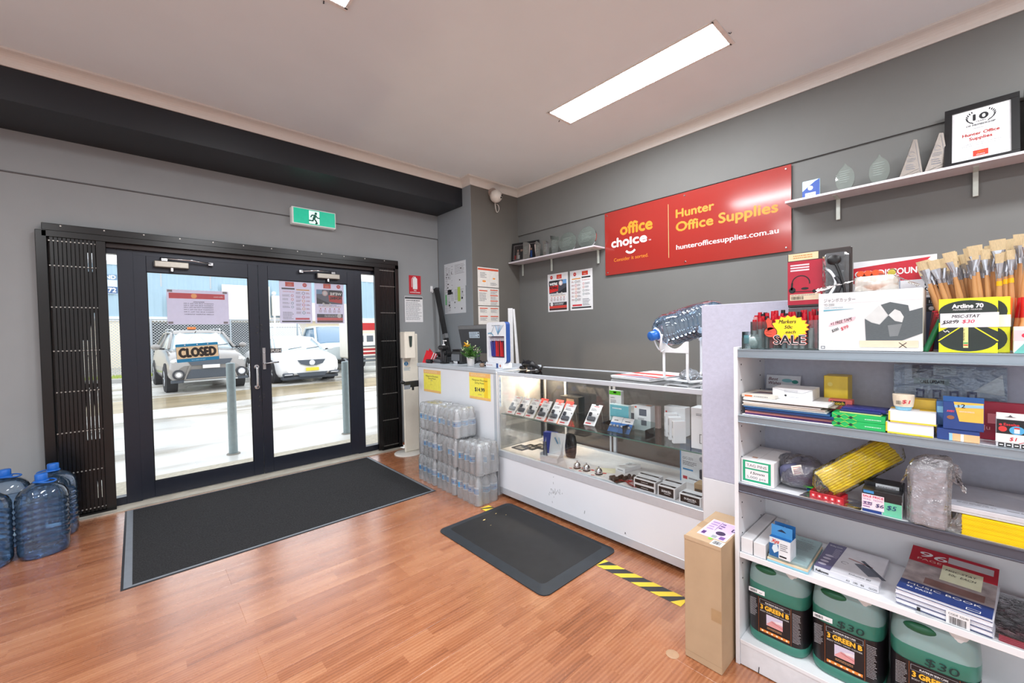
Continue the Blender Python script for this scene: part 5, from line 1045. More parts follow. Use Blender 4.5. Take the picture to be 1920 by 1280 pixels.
q = MB(fr_front(0, 0, 0)); q.quad(0, .21, .17, .285, pm((50, 126, 196), .4)); q.quad(0, 0, .008, .285, pm((90, 160, 214), .4)); q.text('Targus', .02, .245, .014, WHITE, bold=.03); q.text('GC-231', .02, .15, .016, GREYINK); q.quad(.02, .08, .09, .09, pm((70, 150, 206), .4)); q.greek(.02, .11, .12, .14, 3, GREYINK, 3); q.quad(.02, .02, .05, .04, pm((190, 60, 70), .4)); q.greek(.06, .02, .15, .04, 1, GREYINK, 4); q.disc(.15, .17, .018, pm((160, 166, 180), .4)); q.build('print', t)
MB(fr_front(.14, -.001, .05)).box(0, .03, 0, .06, 0, .02, pm((60, 66, 80), .4), .006).build('item', t)
carton('kraft_box', 'brown and black box at the right end of the case floor', (2.42, 1.075, ZF), .12, .08, .08, pm((176, 146, 110), .5), front=lambda q: (q.quad(.005, .0, .115, .05, pm((84, 74, 62), .4)), q.text('DURACELL', .06, .015, .014, pm((190, 170, 140), .4), w=.09, al='c')))
# on top of the case
ZT = 1.0665
t = thing('paper_stack', 'stack of red topped printed papers on the display case', 'papers', (2.445, 1.66, ZT-.0005), -90-10)
for i in range(9): MB().box(.0+rd.uniform(-.006, .006), .33+rd.uniform(-.006, .006), rd.uniform(-.006, .006), .44, .0022*i, .0022*i+.0018, PAPER).build('paper_sheet', t)
q = MB(fr_top(0, 0, .0197)); q.poly([(0, .02), (.2, .10), (.33, .06), (.33, .12), (.1, .14), (0, .08)], pm((200, 70, 70), .5)); q.poly([(.05, .0), (.33, .0), (.33, .05), (.2, .09)], pm((150, 140, 160), .5)); q.quad(.0, .2, .33, .28, pm((206, 80, 74), .5)); q.quad(.05, .3, .3, .42, pm((226, 200, 196), .5)); q.build('print', t)
t = thing('bottle_stand', 'white tubular stand carrying the tilted blue water bottle', 'stand', (2.475, 1.195, ZT), -12)
SW = pm((240, 241, 243), .3)
for y in (-.085, .085):
    MB().tube(smooth_arc([(-.02, y, .20), (-.02, y, .06), (-.012, y, .022), (.03, y, .008), (.30, y, .008), (.345, y, .022), (.355, y, .07), (.355, y, .27)], 5), .0085, SW, 10).build('side_tube', t)
MB().tube([(.03, -.085, .008), (.03, .085, .008)], .007, SW, 8).tube([(.30, -.085, .008), (.30, .085, .008)], .007, SW, 8).build('cross_tube', t)
def saddle(m, x, z0, z1, dip, mat):
    n = 12; V = []
    for dx in (0, .006):
        for i in range(n+1):
            y = -.10+.2*i/n; zt = z1-dip*max(0, 1-(y/.075)**2); V += [(x+dx, y, z0), (x+dx, y, zt)]
    k = 2*(n+1); F = []
    for i in range(n): a = 2*i; F += [(a, a+1, a+3, a+2), (k+a, k+a+2, k+a+3, k+a+1), (a+1, k+a+1, k+a+3, a+3), (a, a+2, k+a+2, k+a)]
    F += [(0, k, k+1, 1), (2*n, 2*n+1, k+2*n+1, k+2*n)]; m.add(V, F, mat)
m = MB(); saddle(m, -.032, .185, .255, .045, SW); m.build('front_saddle', t); m = MB(); saddle(m, .350, .25, .34, .045, SW); m.build('rear_saddle', t)
m = MB(); m.tube([(-.10, .03, .30), (-.10, .05, .22), (-.06, .075, .19), (-.02, .07, .21), (-.02, .05, .27)], .004, SW, 8).build('locking_loop', t)
t = thing('water_bottle', 'blue empty water bottle lying tilted on the white stand', 'bottle', (0, 0, 0), group=None)
_u = Vector((.43, -.185, .125)).normalized(); capp = Vector((2.38, 1.325, 1.352))
zz = -_u; xx = Vector((0, 0, 1)).cross(zz).normalized(); yy = zz.cross(xx); Mx = Matrix((xx, yy, zz)).transposed().to_4x4(); Mx.translation = capp+_u*.528; t.matrix_world = Mx
for nm, me in (('bottle_body', bm_body), ('cap', bm_cap)): o = bpy.data.objects.new(nm, me); COL.objects.link(o); o.parent = t
MB().tube(smooth_arc([(.036, 0, .475), (.0, .04, .476), (-.036, 0, .475), (-.03, -.06, .477), (0, -.10, .48), (.03, -.06, .477), (.036, 0, .475)], 4), .0045, SW, 8).lathe([(.036, .47), (.040, .473), (.036, .478)], SW, 24, cap=False).build('neck_ring', t)
def crumple(name, lab, cat, loc, rx, ry, rz2, mat, seed=1, amp=.25, n=18, m2=12, sup=None, print_=None):
    rd = random.Random(seed); mb = MB(); V = []; F = []
    ph = [(rd.uniform(1, 4), rd.uniform(1, 4), rd.uniform(0, 6), rd.uniform(.3, 1)) for _ in range(6)]
    for j in range(m2+1):
        for i in range(n):
            a = 2*pi*i/n; b2 = pi*j/m2; k = 1+amp*sum(w*sin(p*a*round(p2)+q2)*sin(b2*p2+q2) for p, p2, q2, w in ph)/3+rd.uniform(-amp, amp)*.25
            V.append((rx*sin(b2)*cos(a)*k, ry*sin(b2)*sin(a)*k, max(-rz2, rz2*cos(b2)*(k if cos(b2) > 0 else 1))+rz2))
    for j in range(m2): F += [(j*n+i, (j+1)*n+i, (j+1)*n+(i+1) % n, j*n+(i+1) % n) for i in range(n)]
    mb.add(V, F, mat); o = mb.build(name); return solo(o, lab, cat, loc)
FILM = clear((246, 248, 250), 1.6, .08, edge=(236, 240, 244), body=.25, bump=.8, bscale=30)
crumple('plastic_bag', 'crumpled clear plastic bag on the display case under the bottle stand', 'bag', (2.63, 1.19, ZT), .07, .06, .035, FILM, 4)
t = thing('hand_scanner', 'black hand scanner lying on the left end of the display case', 'scanner', (2.50, 2.66, ZT), -90)
MB().box(.0, .06, .0, .09, .0, .03, BLACK, .01).tube([(.03, .05, .03), (.025, .05, .085)], .012, BLACK, 8).build('base', t)
MB().tube(smooth_arc([(.02, .04, .045), (.08, .03, .055), (.15, .03, .045), (.24, .03, .012)], 5), [.016+.012*(abs(i-6) < 5)+.004*(i % 3 == 0) for i in range(16)], BLACK, 10).build('handle', t); MB().box(.10, .16, .0, .06, .0, .03, DARK, .008).build('tray', t)
# ================================================================= SIGN WALL
t = thing('shop_sign', 'wide red office supplies sign screwed to the dark grey wall', 'sign', (XW-.015, 2.637, 1.99), -90)
SR = pm((158, 48, 42), .16, var=.015, scale=2, coat=.5); SO = pm((232, 146, 44), .4); SP = pm((236, 208, 140), .4); W, Hh = 1.727, .672
MB().box(0, W, -.006, 0, 0, Hh, SR, .001).build('sign_board', t)
q = MB(fr_front(0, -.006, 0))
q.text('office', .375, .405, .115, SO, w=.36, al='c', bold=.05, z=.0012)
q.text('cho', .085, .29, .092, WHITE, w=.208, bold=.05, z=.001); q.text('ce', .34, .29, .092, WHITE, w=.155, bold=.05, z=.001); q.text('TM', .515, .29, .014, WHITE)
q.quad(.304, .292, .328, .368, WHITE, .002); q.quad(.304, .256, .328, .278, WHITE, .002)
q.arc(.312, .27, .065, .022, 218, 322, WHITE, .002)
q.text('Consider it sorted.', .31, .135, .036, SO, w=.40, al='c')
q.quad(.722, .09, .726, .60, SP, .001)
q.text('Hunter', .80, .455, .075, SO, w=.345, bold=.045); q.text('Office Supplies', .80, .325, .085, SO, w=.835, bold=.045, z=.001)
q.text('hunterofficesupplies.com.au', .80, .155, .045, WHITE, w=.84, bold=.028)
q.build('lettering', t)
for x, z in ((.03, .03), (.03, Hh-.03), (.885, .03), (.885, Hh-.03), (W-.035, .03), (W-.035, Hh-.03)): MB().cyl((x, -.006, z), (x, -.014, z), .009, .006, CHROME, 12).build('screw', t)
def wposter(y, fn, lab):
    t = thing('wall_poster', lab, 'poster', (XW, y, 1.87), -90); MB().box(-.163, .163, -.0016, -.0004, -.232, .232, PAPER).build('sheet', t); q = MB(fr_front(0, -.0017, 0)); fn(q, False); q.build('print', t)
wposter(3.345, poster_moving, "We're Moving poster on the sign wall under the left shelf")
wposter(2.988, poster_steps, 'poster of numbered steps on the sign wall under the left shelf')
SHW = pm((222, 216, 222), .4, var=.01); BRK = pm((206, 212, 204), .35, .2)
def shelf(lab, y1, y0, z0, z1, brs, xf=3.62):
    t = thing('wall_shelf', lab, 'shelf', (0, 0, 0)); MB().box(xf, XW-.013, y0, y1, z0, z1, SHW, .001).build('shelf_board', t)
    for y in brs: MB().box(XW-.026, XW-.013, y-.012, y+.012, z0-.15, z0-.001, BRK, .001).box(xf+.05, XW-.026, y-.012, y+.012, z0-.005, z0-.0005, BRK).build('shelf_bracket', t)
shelf('pale wall shelf left of the red sign holding glass awards', 4.005, 2.645, 2.287, 2.303, (3.93, 3.42, 2.73))
shelf('pale wall shelf right of the red sign holding the framed certificate', .906, -1.0, 2.319, 2.335, (.62, -.045, -.7))
ZL, ZR = 2.3035, 2.3355
t = thing('framed_photo', 'black framed group photo at the left end of the left wall shelf', 'picture', (3.665, 3.995, ZL), -90+14, rx=-6)
MB().box(0, .40, 0, .015, 0, .018, BLACK).box(0, .40, 0, .015, .232, .25, BLACK).box(0, .016, 0, .015, .018, .232, BLACK).box(.384, .40, 0, .015, .018, .232, BLACK).box(.016, .384, .008, .014, .018, .232, pm((48, 40, 44), .5)).build('picture_frame', t)
q = MB(fr_front(0, .008, 0)); q.line([(.03, .03), (.37, .03), (.37, .22), (.03, .22), (.03, .03)], .005, pm((190, 180, 180), .5)); 
for x, c in ((.09, (190, 170, 160)), (.14, (40, 40, 46)), (.17, (50, 48, 54)), (.21, (44, 44, 50)), (.26, (60, 100, 180)), (.29, (70, 110, 190))): q.disc(x, .15, .012, pm((214, 170, 150), .5), ry=.016); q.poly([(x-.02, .04), (x+.02, .04), (x+.016, .13), (x-.016, .13)], pm(c, .5), .0007)
q.quad(.04, .04, .06, .09, pm((190, 40, 40), .5)); q.quad(.09, .04, .12, .09, pm((220, 220, 220), .5), .0009); q.build('photo_print', t)
MB().box(.018, .382, .002, .004, .02, .23, clear((246, 246, 246), 1.0, .02)).build('glass', t)
AG = clear((248, 252, 250), 1.1, .03, edge=(226, 238, 232), body=.06)
def gl_award(P, th, loc, lab, rz=-90, grp='clear glass awards on the left wall shelf', etch=True):
    t = thing('glass_award', lab, 'award', loc, rz, group=grp); m = MB(); m.prism(P, 0, th, AG)
    for k, p in enumerate(m.v): m.v[k] = (p[0], p[2], p[1])
    m.build('glass_plate', t)
    xs = [p[0] for p in P]; zs = [p[1] for p in P]; cx = sum(xs)/len(xs); W = (max(xs)-min(xs)); H0 = max(zs)
    q = MB(fr_front(0, -.0006, 0)); q.greek(cx-W*.28, H0*.3, cx+W*.28, H0*.75, 6, pm((176, 190, 184), .5, alpha=.5), 3, fill=.25); q.build('etching', t)
    MB().box(cx-W*.25, cx+W*.25, -.012, th+.014, -.0005, .006, clear((214, 230, 222), 1.1, .03, body=.1)).build('foot', t)
oval = lambda w, h, n=28, cut=.12: [(w*cos(a)*.5, h*.5+h*.5*sin(a)) for a in [2*pi*i/n for i in range(n)] if h*.5+h*.5*sin(a) > h*cut*.2]
gl_award([(-.06, 0), (.055, 0), (.06, .19), (.01, .215), (-.05, .22)], .018, (3.645, 3.70, ZL), 'clear square-topped glass award overlapping the framed photo')
gl_award([(-.035, 0), (.03, 0), (.055, .16), (.02, .18), (-.025, .215), (-.055, .17)], .02, (3.70, 3.55, ZL), 'notched clear glass award just right of the framed photo')
gl_award([(-.05, 0), (.045, 0), (.05, .15), (-.01, .20), (-.055, .19)], .02, (3.70, 3.41, ZL), 'slanted clear glass award, second right of the framed photo')
gl_award([(-.045, 0), (.04, 0), (.07, .20), (.02, .205), (-.02, .225), (-.07, .235)], .02, (3.70, 3.27, ZL), 'flared clear glass award reflecting the ceiling light')
gl_award([(x, max(z, .004)) for x, z in oval(.255, .225)], .012, (3.70, 3.075, ZL), 'round clear glass award, left of the two discs')
gl_award([(x, max(z, .004)) for x, z in oval(.25, .235)], .012, (3.70, 2.80, ZL), 'round clear glass award at the right end of the left shelf')
leafo = [(.053*(1-abs(2*i/12-.9)**2.4*.9 if i < 11 else .2), .195*i/12) for i in range(1, 12)]; leafo = [(0.02, 0)]+leafo+[(0, .2)]+[(-x, z) for x, z in reversed(leafo)]+[(-.02, 0)]
gl_award(leafo, .016, (3.70, .565, ZR), 'leaf shaped glass award on the right shelf, nearer the blue one', grp='leaf shaped glass awards on the right wall shelf')
gl_award(leafo, .016, (3.70, .385, ZR), 'leaf shaped glass award on the right shelf, nearer the metal ones', grp='leaf shaped glass awards on the right wall shelf')
t = thing('blue_award', 'small blue glass plaque with white label at the left of the right shelf', 'award', (3.70, .815, ZR), -90); MB().box(0, .107, 0, .014, 0, .135, pm((170, 200, 214), .15), .002).build('plaque', t)
q = MB(fr_front(0, 0, 0)); q.poly([(0, 0), (.105, 0), (.105, .135), (.075, .12), (.03, .085), (0, .06)], pm((34, 74, 160), .3)); q.disc(.05, .078, .016, PAPER, .001); q.arc(.05, .078, .010, .002, 0, 360, GREYINK, .0013); q.quad(.018, .004, .082, .045, PAPER, .001); q.greek(.022, .008, .078, .04, 4, GREYINK, 3, z=.0013); q.build('print', t)
SV = pm((132, 124, 118), .34, .8, var=.03)
for i, (y, l) in enumerate(((.290, 'silver wedge trophy on the right shelf, the left one'), (.175, 'silver wedge trophy beside the framed certificate'))):
    t = thing('metal_trophy', l, 'award', (3.69, y, ZR), -90+12, group='silver wedge trophies'); m = MB(); m.prism([(0, 0), (.115, 0), (.088, .235), (.070, .24), (.045, .15)], 0, .05, SV)
    for k, p in enumerate(m.v): m.v[k] = (p[0], p[2], p[1])
    m.build('trophy_body', t)
    q = MB(fr_front(0, -.0002, 0)); q.line([(.105, .0), (.078, .225)], .002, GREYINK); q.arc(.062, .15, .014, .003, 20, 320, GREYINK); q.greek(.04, .10, .085, .125, 3, GREYINK, 4); q.greek(.035, .05, .08, .09, 3, GREYINK, 6); q.line([(.01, .015), (.095, .05)], .002, INK); q.line([(.015, .005), (.10, .035)], .002, INK); q.build('engraving', t)
def cert(lab, y, content):
    t = thing('framed_certificate', lab, 'picture', (3.675, y, ZR), -90, rx=-13); w, h, b2 = .295, .39, .032
    MB().box(0, w, 0, .02, 0, b2, BLACK, .001).box(0, w, 0, .02, h-b2, h, BLACK, .001).box(0, b2, 0, .02, b2, h-b2, BLACK, .001).box(w-b2, w, 0, .02, b2, h-b2, BLACK, .001).build('picture_frame', t)
    MB().box(b2, w-b2, .010, .014, b2, h-b2, PAPER).build('mat_board', t)
    q = MB(frame((b2, .0098, b2), (1, 0, 0), (0, 0, 1))); W = w-2*b2
    if content:
        c = W/2; q.text('10', c, .252, .038, INK, al='c', bold=.06, w=.058); q.text('YEARS', c, .236, .010, INK, al='c'); q.text('OF MEMBERSHIP', c, .215, .011, INK, w=.115, al='c', bold=.03)
        for s in (-1, 1):
            for k in range(9): a = R(-55+k*13); x = c+s*.052*cos(a); y2 = .268+.044*sin(a); q.line([(x, y2), (x+s*.008*cos(a+.5), y2+.009)], .005, INK)
        q.text('PRESENTED TO', c, .195, .006, GREYINK, al='c'); q.text('Hunter Office', c, .155, .019, pm((176, 34, 24), .5), w=.145, al='c', bold=.04); q.text('Supplies', c, .125, .019, pm((176, 34, 24), .5), w=.09, al='c', bold=.04)
        q.text('In recognition of 10 years of membership', c, .100, .006, GREYINK, w=.16, al='c'); q.text('and loyalty to the Office Choice group', c, .088, .006, GREYINK, w=.15, al='c'); q.text('August 2020', c, .070, .005, GREYINK, al='c')
        q.quad(c-.03, .018, c+.03, .055, pm((206, 62, 44), .5)); q.text('office', c, .037, .009, SO, al='c', z=.001); q.text('choice', c, .023, .009, WHITE, al='c', z=.001)
    else: q.greek(.02, .05, W-.02, .28, 8, GREYINK, 5)
    q.build('print', t)
cert('black framed 10 years of membership certificate on the right shelf', .085, True)
cert('black picture frame cut by the right edge of the picture', -.225, False)
# ================================================================= SHELF UNIT
GX, GB, GY = 1.815, 2.155, .628      # front edge, back, left side
YR = -.42
LAV = pm((196, 196, 214), .9, var=.04, scale=60, bump=.1); GWH = pm((232, 234, 238), .4, var=.01); EDGE = pm((150, 162, 172), .32, .6, var=.05, scale=10, stretch=(1, .1, 10)); EDG2 = pm((86, 88, 100), .35, .45, var=.05)
t = thing('pinboard_screen', 'lavender pinboard screen on a white base standing behind the shelf unit', 'screen', (0, 0, 0))
MB().box(GB+.004, GB+.03, YR, .912, .627, 1.516, LAV, .002).build('fabric_panel', t)
MB().box(GB+.004, GB+.03, YR, .912, .0, .626, GWH, .002).build('base_panel', t)
t = thing('shelf_unit', 'white shelving unit with grey shelf edges full of stationery', 'shelving', (0, 0, 0))
MB().box(GX-.002, GB, GY-.006, GY+.010, 0, 1.319, GWH, .001).build('side_panel', t)
MB().box(GX-.002, GB, YR-.02, YR, 0, 1.319, GWH, .001).build('side_panel', t)
m = MB()
for z in [.35+.064*i for i in range(15)]:
    for x in (GX+.035, GX+.27): m.cyl((x, GY-.0075, z), (x, GY-.006, z), .003, .003, DARK, 8)
m.build('shelf_pin_holes', t)
BK1 = pm((190, 193, 208), .9, var=.04, scale=60)
MB().box(GB-.004, GB+.003, YR, GY-.006, .627, 1.30, BK1).build('fabric_back', t); MB().box(GB-.004, GB+.003, YR, GY-.006, .0, .626, GWH).build('white_back', t)
def shf(z, e0, e1, mat, top=GWH):
    o = MB().box(GX+.004, GB-.004, YR, GY-.007, z-.016, z-.001, top).build('shelf_board', t)
    if mat is GWH: MB().box(GX-.001, GX+.004, YR, GY-.007, e0, e1, GWH, .001).build('shelf_edge', t)
    else:
        h = e1-e0; MB().box(GX-.004, GX+.004, YR, GY-.007, e0, e1, mat, .001).box(GX-.007, GX-.004, YR, GY-.007, e0, e0+h*.16, mat, .001).box(GX-.007, GX-.004, YR, GY-.007, e1-h*.16, e1, mat, .001).build('shelf_edge', t)
shf(1.311, 1.277, 1.3112, EDGE); shf(1.043, 1.012, 1.0432, EDGE); shf(.763, .725, .7632, EDG2); shf(.473, .453, .475, GWH, ); shf(.108, .094, .109, GWH)
MB().box(GX+.001, GX+.010, YR, GY-.007, .004, .094, pm((222, 225, 230), .4), .001).build('kick_board', t)
m = MB(frame((GX, .553, 0), (0, -1, 0), (0, 0, 1))); m.line([(0, .005), (.002, .03)], .003, INK); m.line([(.35, .03), (.356, .01)], .004, INK); m.build('chip_marks', t)
A1, A2, A3, A4, A5 = 1.3115, 1.0435, .7635, .4735, .1085
XF = 1.83
def hand(q, t2, x, y, h, c, **k): q.text(t2, x, y, h, c, slant=.25, bold=.02, **k)
# ---- top of the unit
t = thing('acrylic_holder', 'small clear acrylic holder with white packs at the left end of the shelf top', 'holder', (XF, .612, A1), -90)
MB().box(0, .082, 0, .003, 0, .045, AC).box(0, .082, .07, .073, 0, .07, AC).box(0, .003, .003, .07, 0, .07, AC).box(.079, .082, .003, .07, 0, .07, AC).build('holder_walls', t)
crumple('label_pack', 'shiny white pack standing in the small clear holder', 'package', (XF+.03, .575, A1), .022, .024, .031, pm((226, 234, 234), .25, bump=.9, scale=26), 6, amp=.12)
unit('teal_card', 'tiny teal card standing in the clear holder', 'card', (XF+.012, .608, A1+.001), -90, [('card', (0, .018, 0, .002, .02, .055, pm((96, 150, 160), .5), 0))])
t = thing('marker_bin', 'clear acrylic bin packed with red and black markers', 'marker bin', (XF+.012, .583, A1), -90)
MB().box(0, .225, 0, .003, 0, .11, AC).box(0, .225, .10, .103, 0, .11, AC).box(0, .003, .003, .1, 0, .11, AC).box(.222, .225, .003, .10, 0, .11, AC).box(.003, .222, .003, .10, 0, .003, AC).build('bin_walls', t)
def marker(x, y, c, cc, tx, ty, L=.13, z=A1+.004):
    t = thing('marker_pen', MLAB[0], 'marker', (x, y, z), group=MGRP[0]); b2 = Vector((tx, ty, 1)).normalized()
    MB().cyl((0, 0, 0), tuple(b2*L*.62), .0075, .0075, pm(c, .35), 10).build('barrel', t); MB().cyl(tuple(b2*L*.62), tuple(b2*L), .0082, .0075, pm(cc, .3), 10).build('cap', t)
rd = random.Random(21); MGRP = ['markers in the clear bin']; MLAB = ['']
for j in range(4):
    for i in range(11):
        row = ['in front', 'second row', 'third row', 'at the back'][j]
        if j == 0 and i > 8: continue
        if j < 2 and i < 3: c, cc = rd.choice([((200, 200, 204), (190, 26, 40)), ((214, 206, 206), (206, 150, 150)), ((60, 60, 64), (30, 30, 34))])
        else: c, cc = rd.choice([((226, 220, 220), (196, 24, 44)), ((40, 40, 44), (196, 24, 44)), ((186, 26, 44), (190, 20, 40)), ((200, 204, 210), (30, 30, 34))])
        nm = {(190, 26, 40): 'red', (196, 24, 44): 'red', (190, 20, 40): 'dark red', (206, 150, 150): 'pinkish', (30, 30, 34): 'black'}[cc]
        MLAB[0] = '%s capped marker in the clear bin, %s, %s' % (nm, row, ['by the left wall', 'second from the left', 'third from the left', 'left of centre', 'just left of centre', 'at the centre', 'just right of centre', 'right of centre', 'third from the right', 'second from the right', 'by the right wall'][i])
        marker(XF+.026+.024*j, .573-.0203*i, c, cc, rd.uniform(-.03, .03), rd.uniform(-.06, .06), .115+.02*j*.5+rd.uniform(-.004, .006))
t = thing('sale_badge', 'yellow starburst card with a red thumb reading Markers 50c each SALE', 'sign', (XF-.001, .53, A1+.012), -90); YT = pm((250, 226, 40), .45); TR = pm((226, 84, 62), .45)
P = []
for i in range(34):
    a = 2*pi*i/34; r = 1 if i % 2 else .84; P.append((.085+.062*r*cos(a), .072+.046*r*sin(a)))
m = MB(fr_front(0, 0, 0)); m.poly([(.085+(x-.085)*1.05, .072+(y-.072)*1.05) for x, y in P], TR, .0002); m.poly(P, YT, .0008); m.add([(x, y, z) for z in (0, -.0012) for x, y in P], [tuple(range(34, 68))[::-1]], YT); m.build('starburst', t)
m = MB(fr_front(0, 0, 0)); T2 = pm((40, 20, 20), .5)
for mat, e, z in ((T2, .002, .0011), (TR, 0, .0014)):
    m.disc(.022, .055, .021+e, mat, z, ry=.019+e); m.poly([(.012-e, .06), (.010-e, .085), (.006-e, .10), (.014, .112+e), (.028+e, .10), (.026+e, .085), (.036+e, .07)], mat, z)
for k in range(3): m.line([(.006, .048+k*.010), (.026, .046+k*.010)], .001, T2, .0018)
m.build('thumb', t)
q = MB(fr_front(0, 0, 0)); hand(q, 'Markers', .05, .088, .014, T2, w=.055, z=.0015); hand(q, '50c', .068, .068, .012, T2, w=.026, z=.0015); hand(q, 'each', .072, .05, .011, T2, w=.032, z=.0015)
q.text('SALE', .085, .010, .033, TR, w=.105, al='c', bold=.11, z=.0016); q.text('SALE', .085, .010, .033, WHITE, w=.102, al='c', bold=.07, z=.0026); q.text('SALE', .085, .010, .033, INK, w=.10, al='c', bold=.03, z=.0034, slant=.0); q.build('lettering', t)
# headset pack
t = thing('headset_pack', 'red and clear blister pack with a phone headset standing behind the markers', 'package', (2.02, .497, A1+.1645), -90); HR = pm((176, 30, 54), .4)
MB().box(0, .21, 0, .012, .0, .225, pm((54, 46, 44), .4), .004).build('backing', t)
q = MB(fr_front(0, 0, 0) @ Matrix.Diagonal((1, .585, 1, 1))); q.quad(0, .02, .118, .325, HR); q.quad(.003, .33, .105, .378, pm((236, 212, 168), .5)); q.greek(.02, .34, .09, .37, 2, pm((206, 150, 90), .5), 4, z=.0009)
for k in range(3): q.quad(.01, .292-.018*k, .075, .302-.018*k, pm((240, 214, 220), .5), .0009)
q.T = fr_front(0, 0, 0); q.arc(.046, .10, .030, .004, -10, 180, BLACK, .001); q.line([(.016, .10), (.014, .075)], .007, BLACK, .001); q.disc(.016, .072, .012, BLACK, .001); q.disc(.060, .077, .013, BLACK, .001, ry=.005); q.line([(.022, .066), (.088, .064)], .003, BLACK, .001); q.disc(.092, .064, .007, BLACK, .001)
q.quad(.008, .030, .112, .055, pm((226, 206, 176), .5), .0009); q.bars(.012, .033, .055, .046, INK, z=.0012); q.greek(.012, .048, .10, .053, 1, GREYINK, 3, z=.0012); q.build('print', t)
MB().box(.122, .203, -.03, .0, .02, .205, clear((240, 244, 246), 1.6, .05, edge=(200, 206, 212), body=.12, bump=.4), .012).build('clear_blister', t)
m = MB(); m.ball((.160, -.032, .175), .022, BLACK, 14, 10, 1, .35, .85).tube(smooth_arc([(.165, -.033, .16), (.178, -.033, .12), (.19, -.033, .07), (.195, -.033, .03)], 4), .0045, BLACK, 8).tube(smooth_arc([(.165, -.033, .11), (.178, -.033, .08), (.17, -.033, .05)], 4), .007, DARK, 8)
m.build('headset', t); m = MB(); m.tube(smooth_arc([(.125, -.014, .15), (.15, -.032, .13), (.165, -.03, .09), (.15, -.032, .05), (.125, -.014, .03)], 5), .005, pm((232, 236, 240), .2), 8).build('white_insert', t)
carton('grey_carton', 'plain grey carton hidden behind the markers under the headset pack', (2.0, .49, A1), .19, .09, .163, pm((96, 92, 96), .6))
# tape dispenser carton
DW = pm((226, 228, 230), .55, var=.02, scale=20)
t = thing('tape_dispenser_box', 'large white carton picturing a jumbo tape dispenser on the shelf top', 'box', (XF+.01, .357, A1), -90)
MB().box(0, .27, 0, .16, 0, .203, DW, .0015).build('carton', t)
q = MB(fr_front(0, -.0002, 0)); q.text('ジャンボカッター', .016, .172, .011, GREYINK, w=.088); q.text('TD-2000', .016, .158, .008, pm((150, 156, 160), .5), w=.03); q.text('TAPE DISPENSER', .016, .149, .005, pm((150, 186, 196), .5), w=.055); q.poly([(.015, .139), (.10, .145), (.10, .1455), (.015, .145)], pm((110, 176, 196), .5)); q.quad(.0, .166, .27, .1665, pm((206, 208, 210), .5))
PH = pm((90, 98, 102), .5, var=.12, scale=120, stretch=(1, 1, 8)); q.poly([(.129, .109), (.132, .034), (.219, .034), (.2695, .059), (.2695, .14), (.239, .13), (.236, .149), (.193, .162), (.170, .154), (.189, .118), (.167, .088), (.147, .095)], PH, .0007)
q.poly([(.129, .110), (.165, .152), (.187, .118), (.167, .089), (.147, .096)], pm((212, 216, 216), .5), .0006); q.poly([(.189, .119), (.2045, .138), (.2174, .1306), (.226, .112), (.222, .094), (.2045, .0995)], pm((214, 218, 218), .5), .0011); q.poly([(.187, .085), (.222, .09), (.212, .050), (.192, .048)], pm((128, 134, 137), .5), .0011)
q.quad(.115, .012, .26, .035, pm((236, 216, 190), .5), .001); q.line([(.215, .012), (.232, .028)], .002, INK, .0013); q.line([(.232, .012), (.215, .028)], .002, INK, .0013); q.line([(.008, .006), (.018, .006), (.018, .014), (.008, .014), (.008, .006)], .002, GREYINK)
q.poly([(.03, .085), (.10, .105), (.105, .118), (.035, .098)], pm((240, 196, 206), .6), .0008); hand(q, '+1 FREE TAPE', .036, .088, .010, INK, w=.062, rot=17, z=.0012); hand(q, '$200.', .04, .064, .009, INK, w=.022, rot=25, z=.0012); hand(q, '$99', .066, .070, .011, pm((206, 60, 80), .5), w=.022, rot=25, z=.0012); q.build('front_print', t)
q = MB(fr_top(0, 0, .203)); q.quad(.0, .01, .27, .011, GREYINK); q.quad(.07, -.0, .13, .05, pm((206, 208, 208), .2)); q.build('top_tape', t)
t = thing('packing_tape_roll', 'wide roll of shiny packing tape in a plastic bag on the dispenser carton', 'tape', (XF+.068, .205, A1+.2035))
MB().lathe([(.035, 0), (.058, 0), (.058, .05), (.035, .05)], pm((236, 230, 222), .15, .35, var=.08, scale=80, stretch=(1, 1, .1), coat=.6), 36, cap=False).cyl((0, 0, .049), (0, 0, .05), .056, .056, pm((190, 176, 160), .3), 30).build('tape_roll', t)
MB().lathe([(.030, .001), (.035, .001), (.035, .049), (.030, .049)], CARD, 28, cap=False).build('cardboard_core', t)
m = MB(); rd = random.Random(5)
def film(m, P, Q2, n, amp, mat, seed):
    rd = random.Random(seed); V = []
    for i in range(n+1):
        for j in range(n+1):
            u, v = i/n, j/n; a = Vector(P[0]).lerp(Vector(P[1]), u); b2 = Vector(Q2[0]).lerp(Vector(Q2[1]), u); p = a.lerp(b2, v); V.append((p.x+rd.uniform(-amp, amp), p.y+rd.uniform(-amp, amp), p.z+rd.uniform(0, amp)))
    m.add(V, [(i*(n+1)+j, i*(n+1)+j+1, (i+1)*(n+1)+j+1, (i+1)*(n+1)+j) for i in range(n) for j in range(n)], mat)
BAG = clear((246, 240, 234), 2.6, .08, edge=(226, 216, 206), body=.14, bump=.9, bscale=30)
m = MB(); film(m, [(-.03, .05, .04), (.02, .06, .045)], [(-.05, .16, .003), (.0, .17, .02)], 6, .004, BAG, 3); film(m, [(-.04, -.05, .045), (.02, -.05, .045)], [(-.055, -.105, .002), (0, -.11, .012)], 6, .004, BAG, 8); m.build('plastic_bag', t)
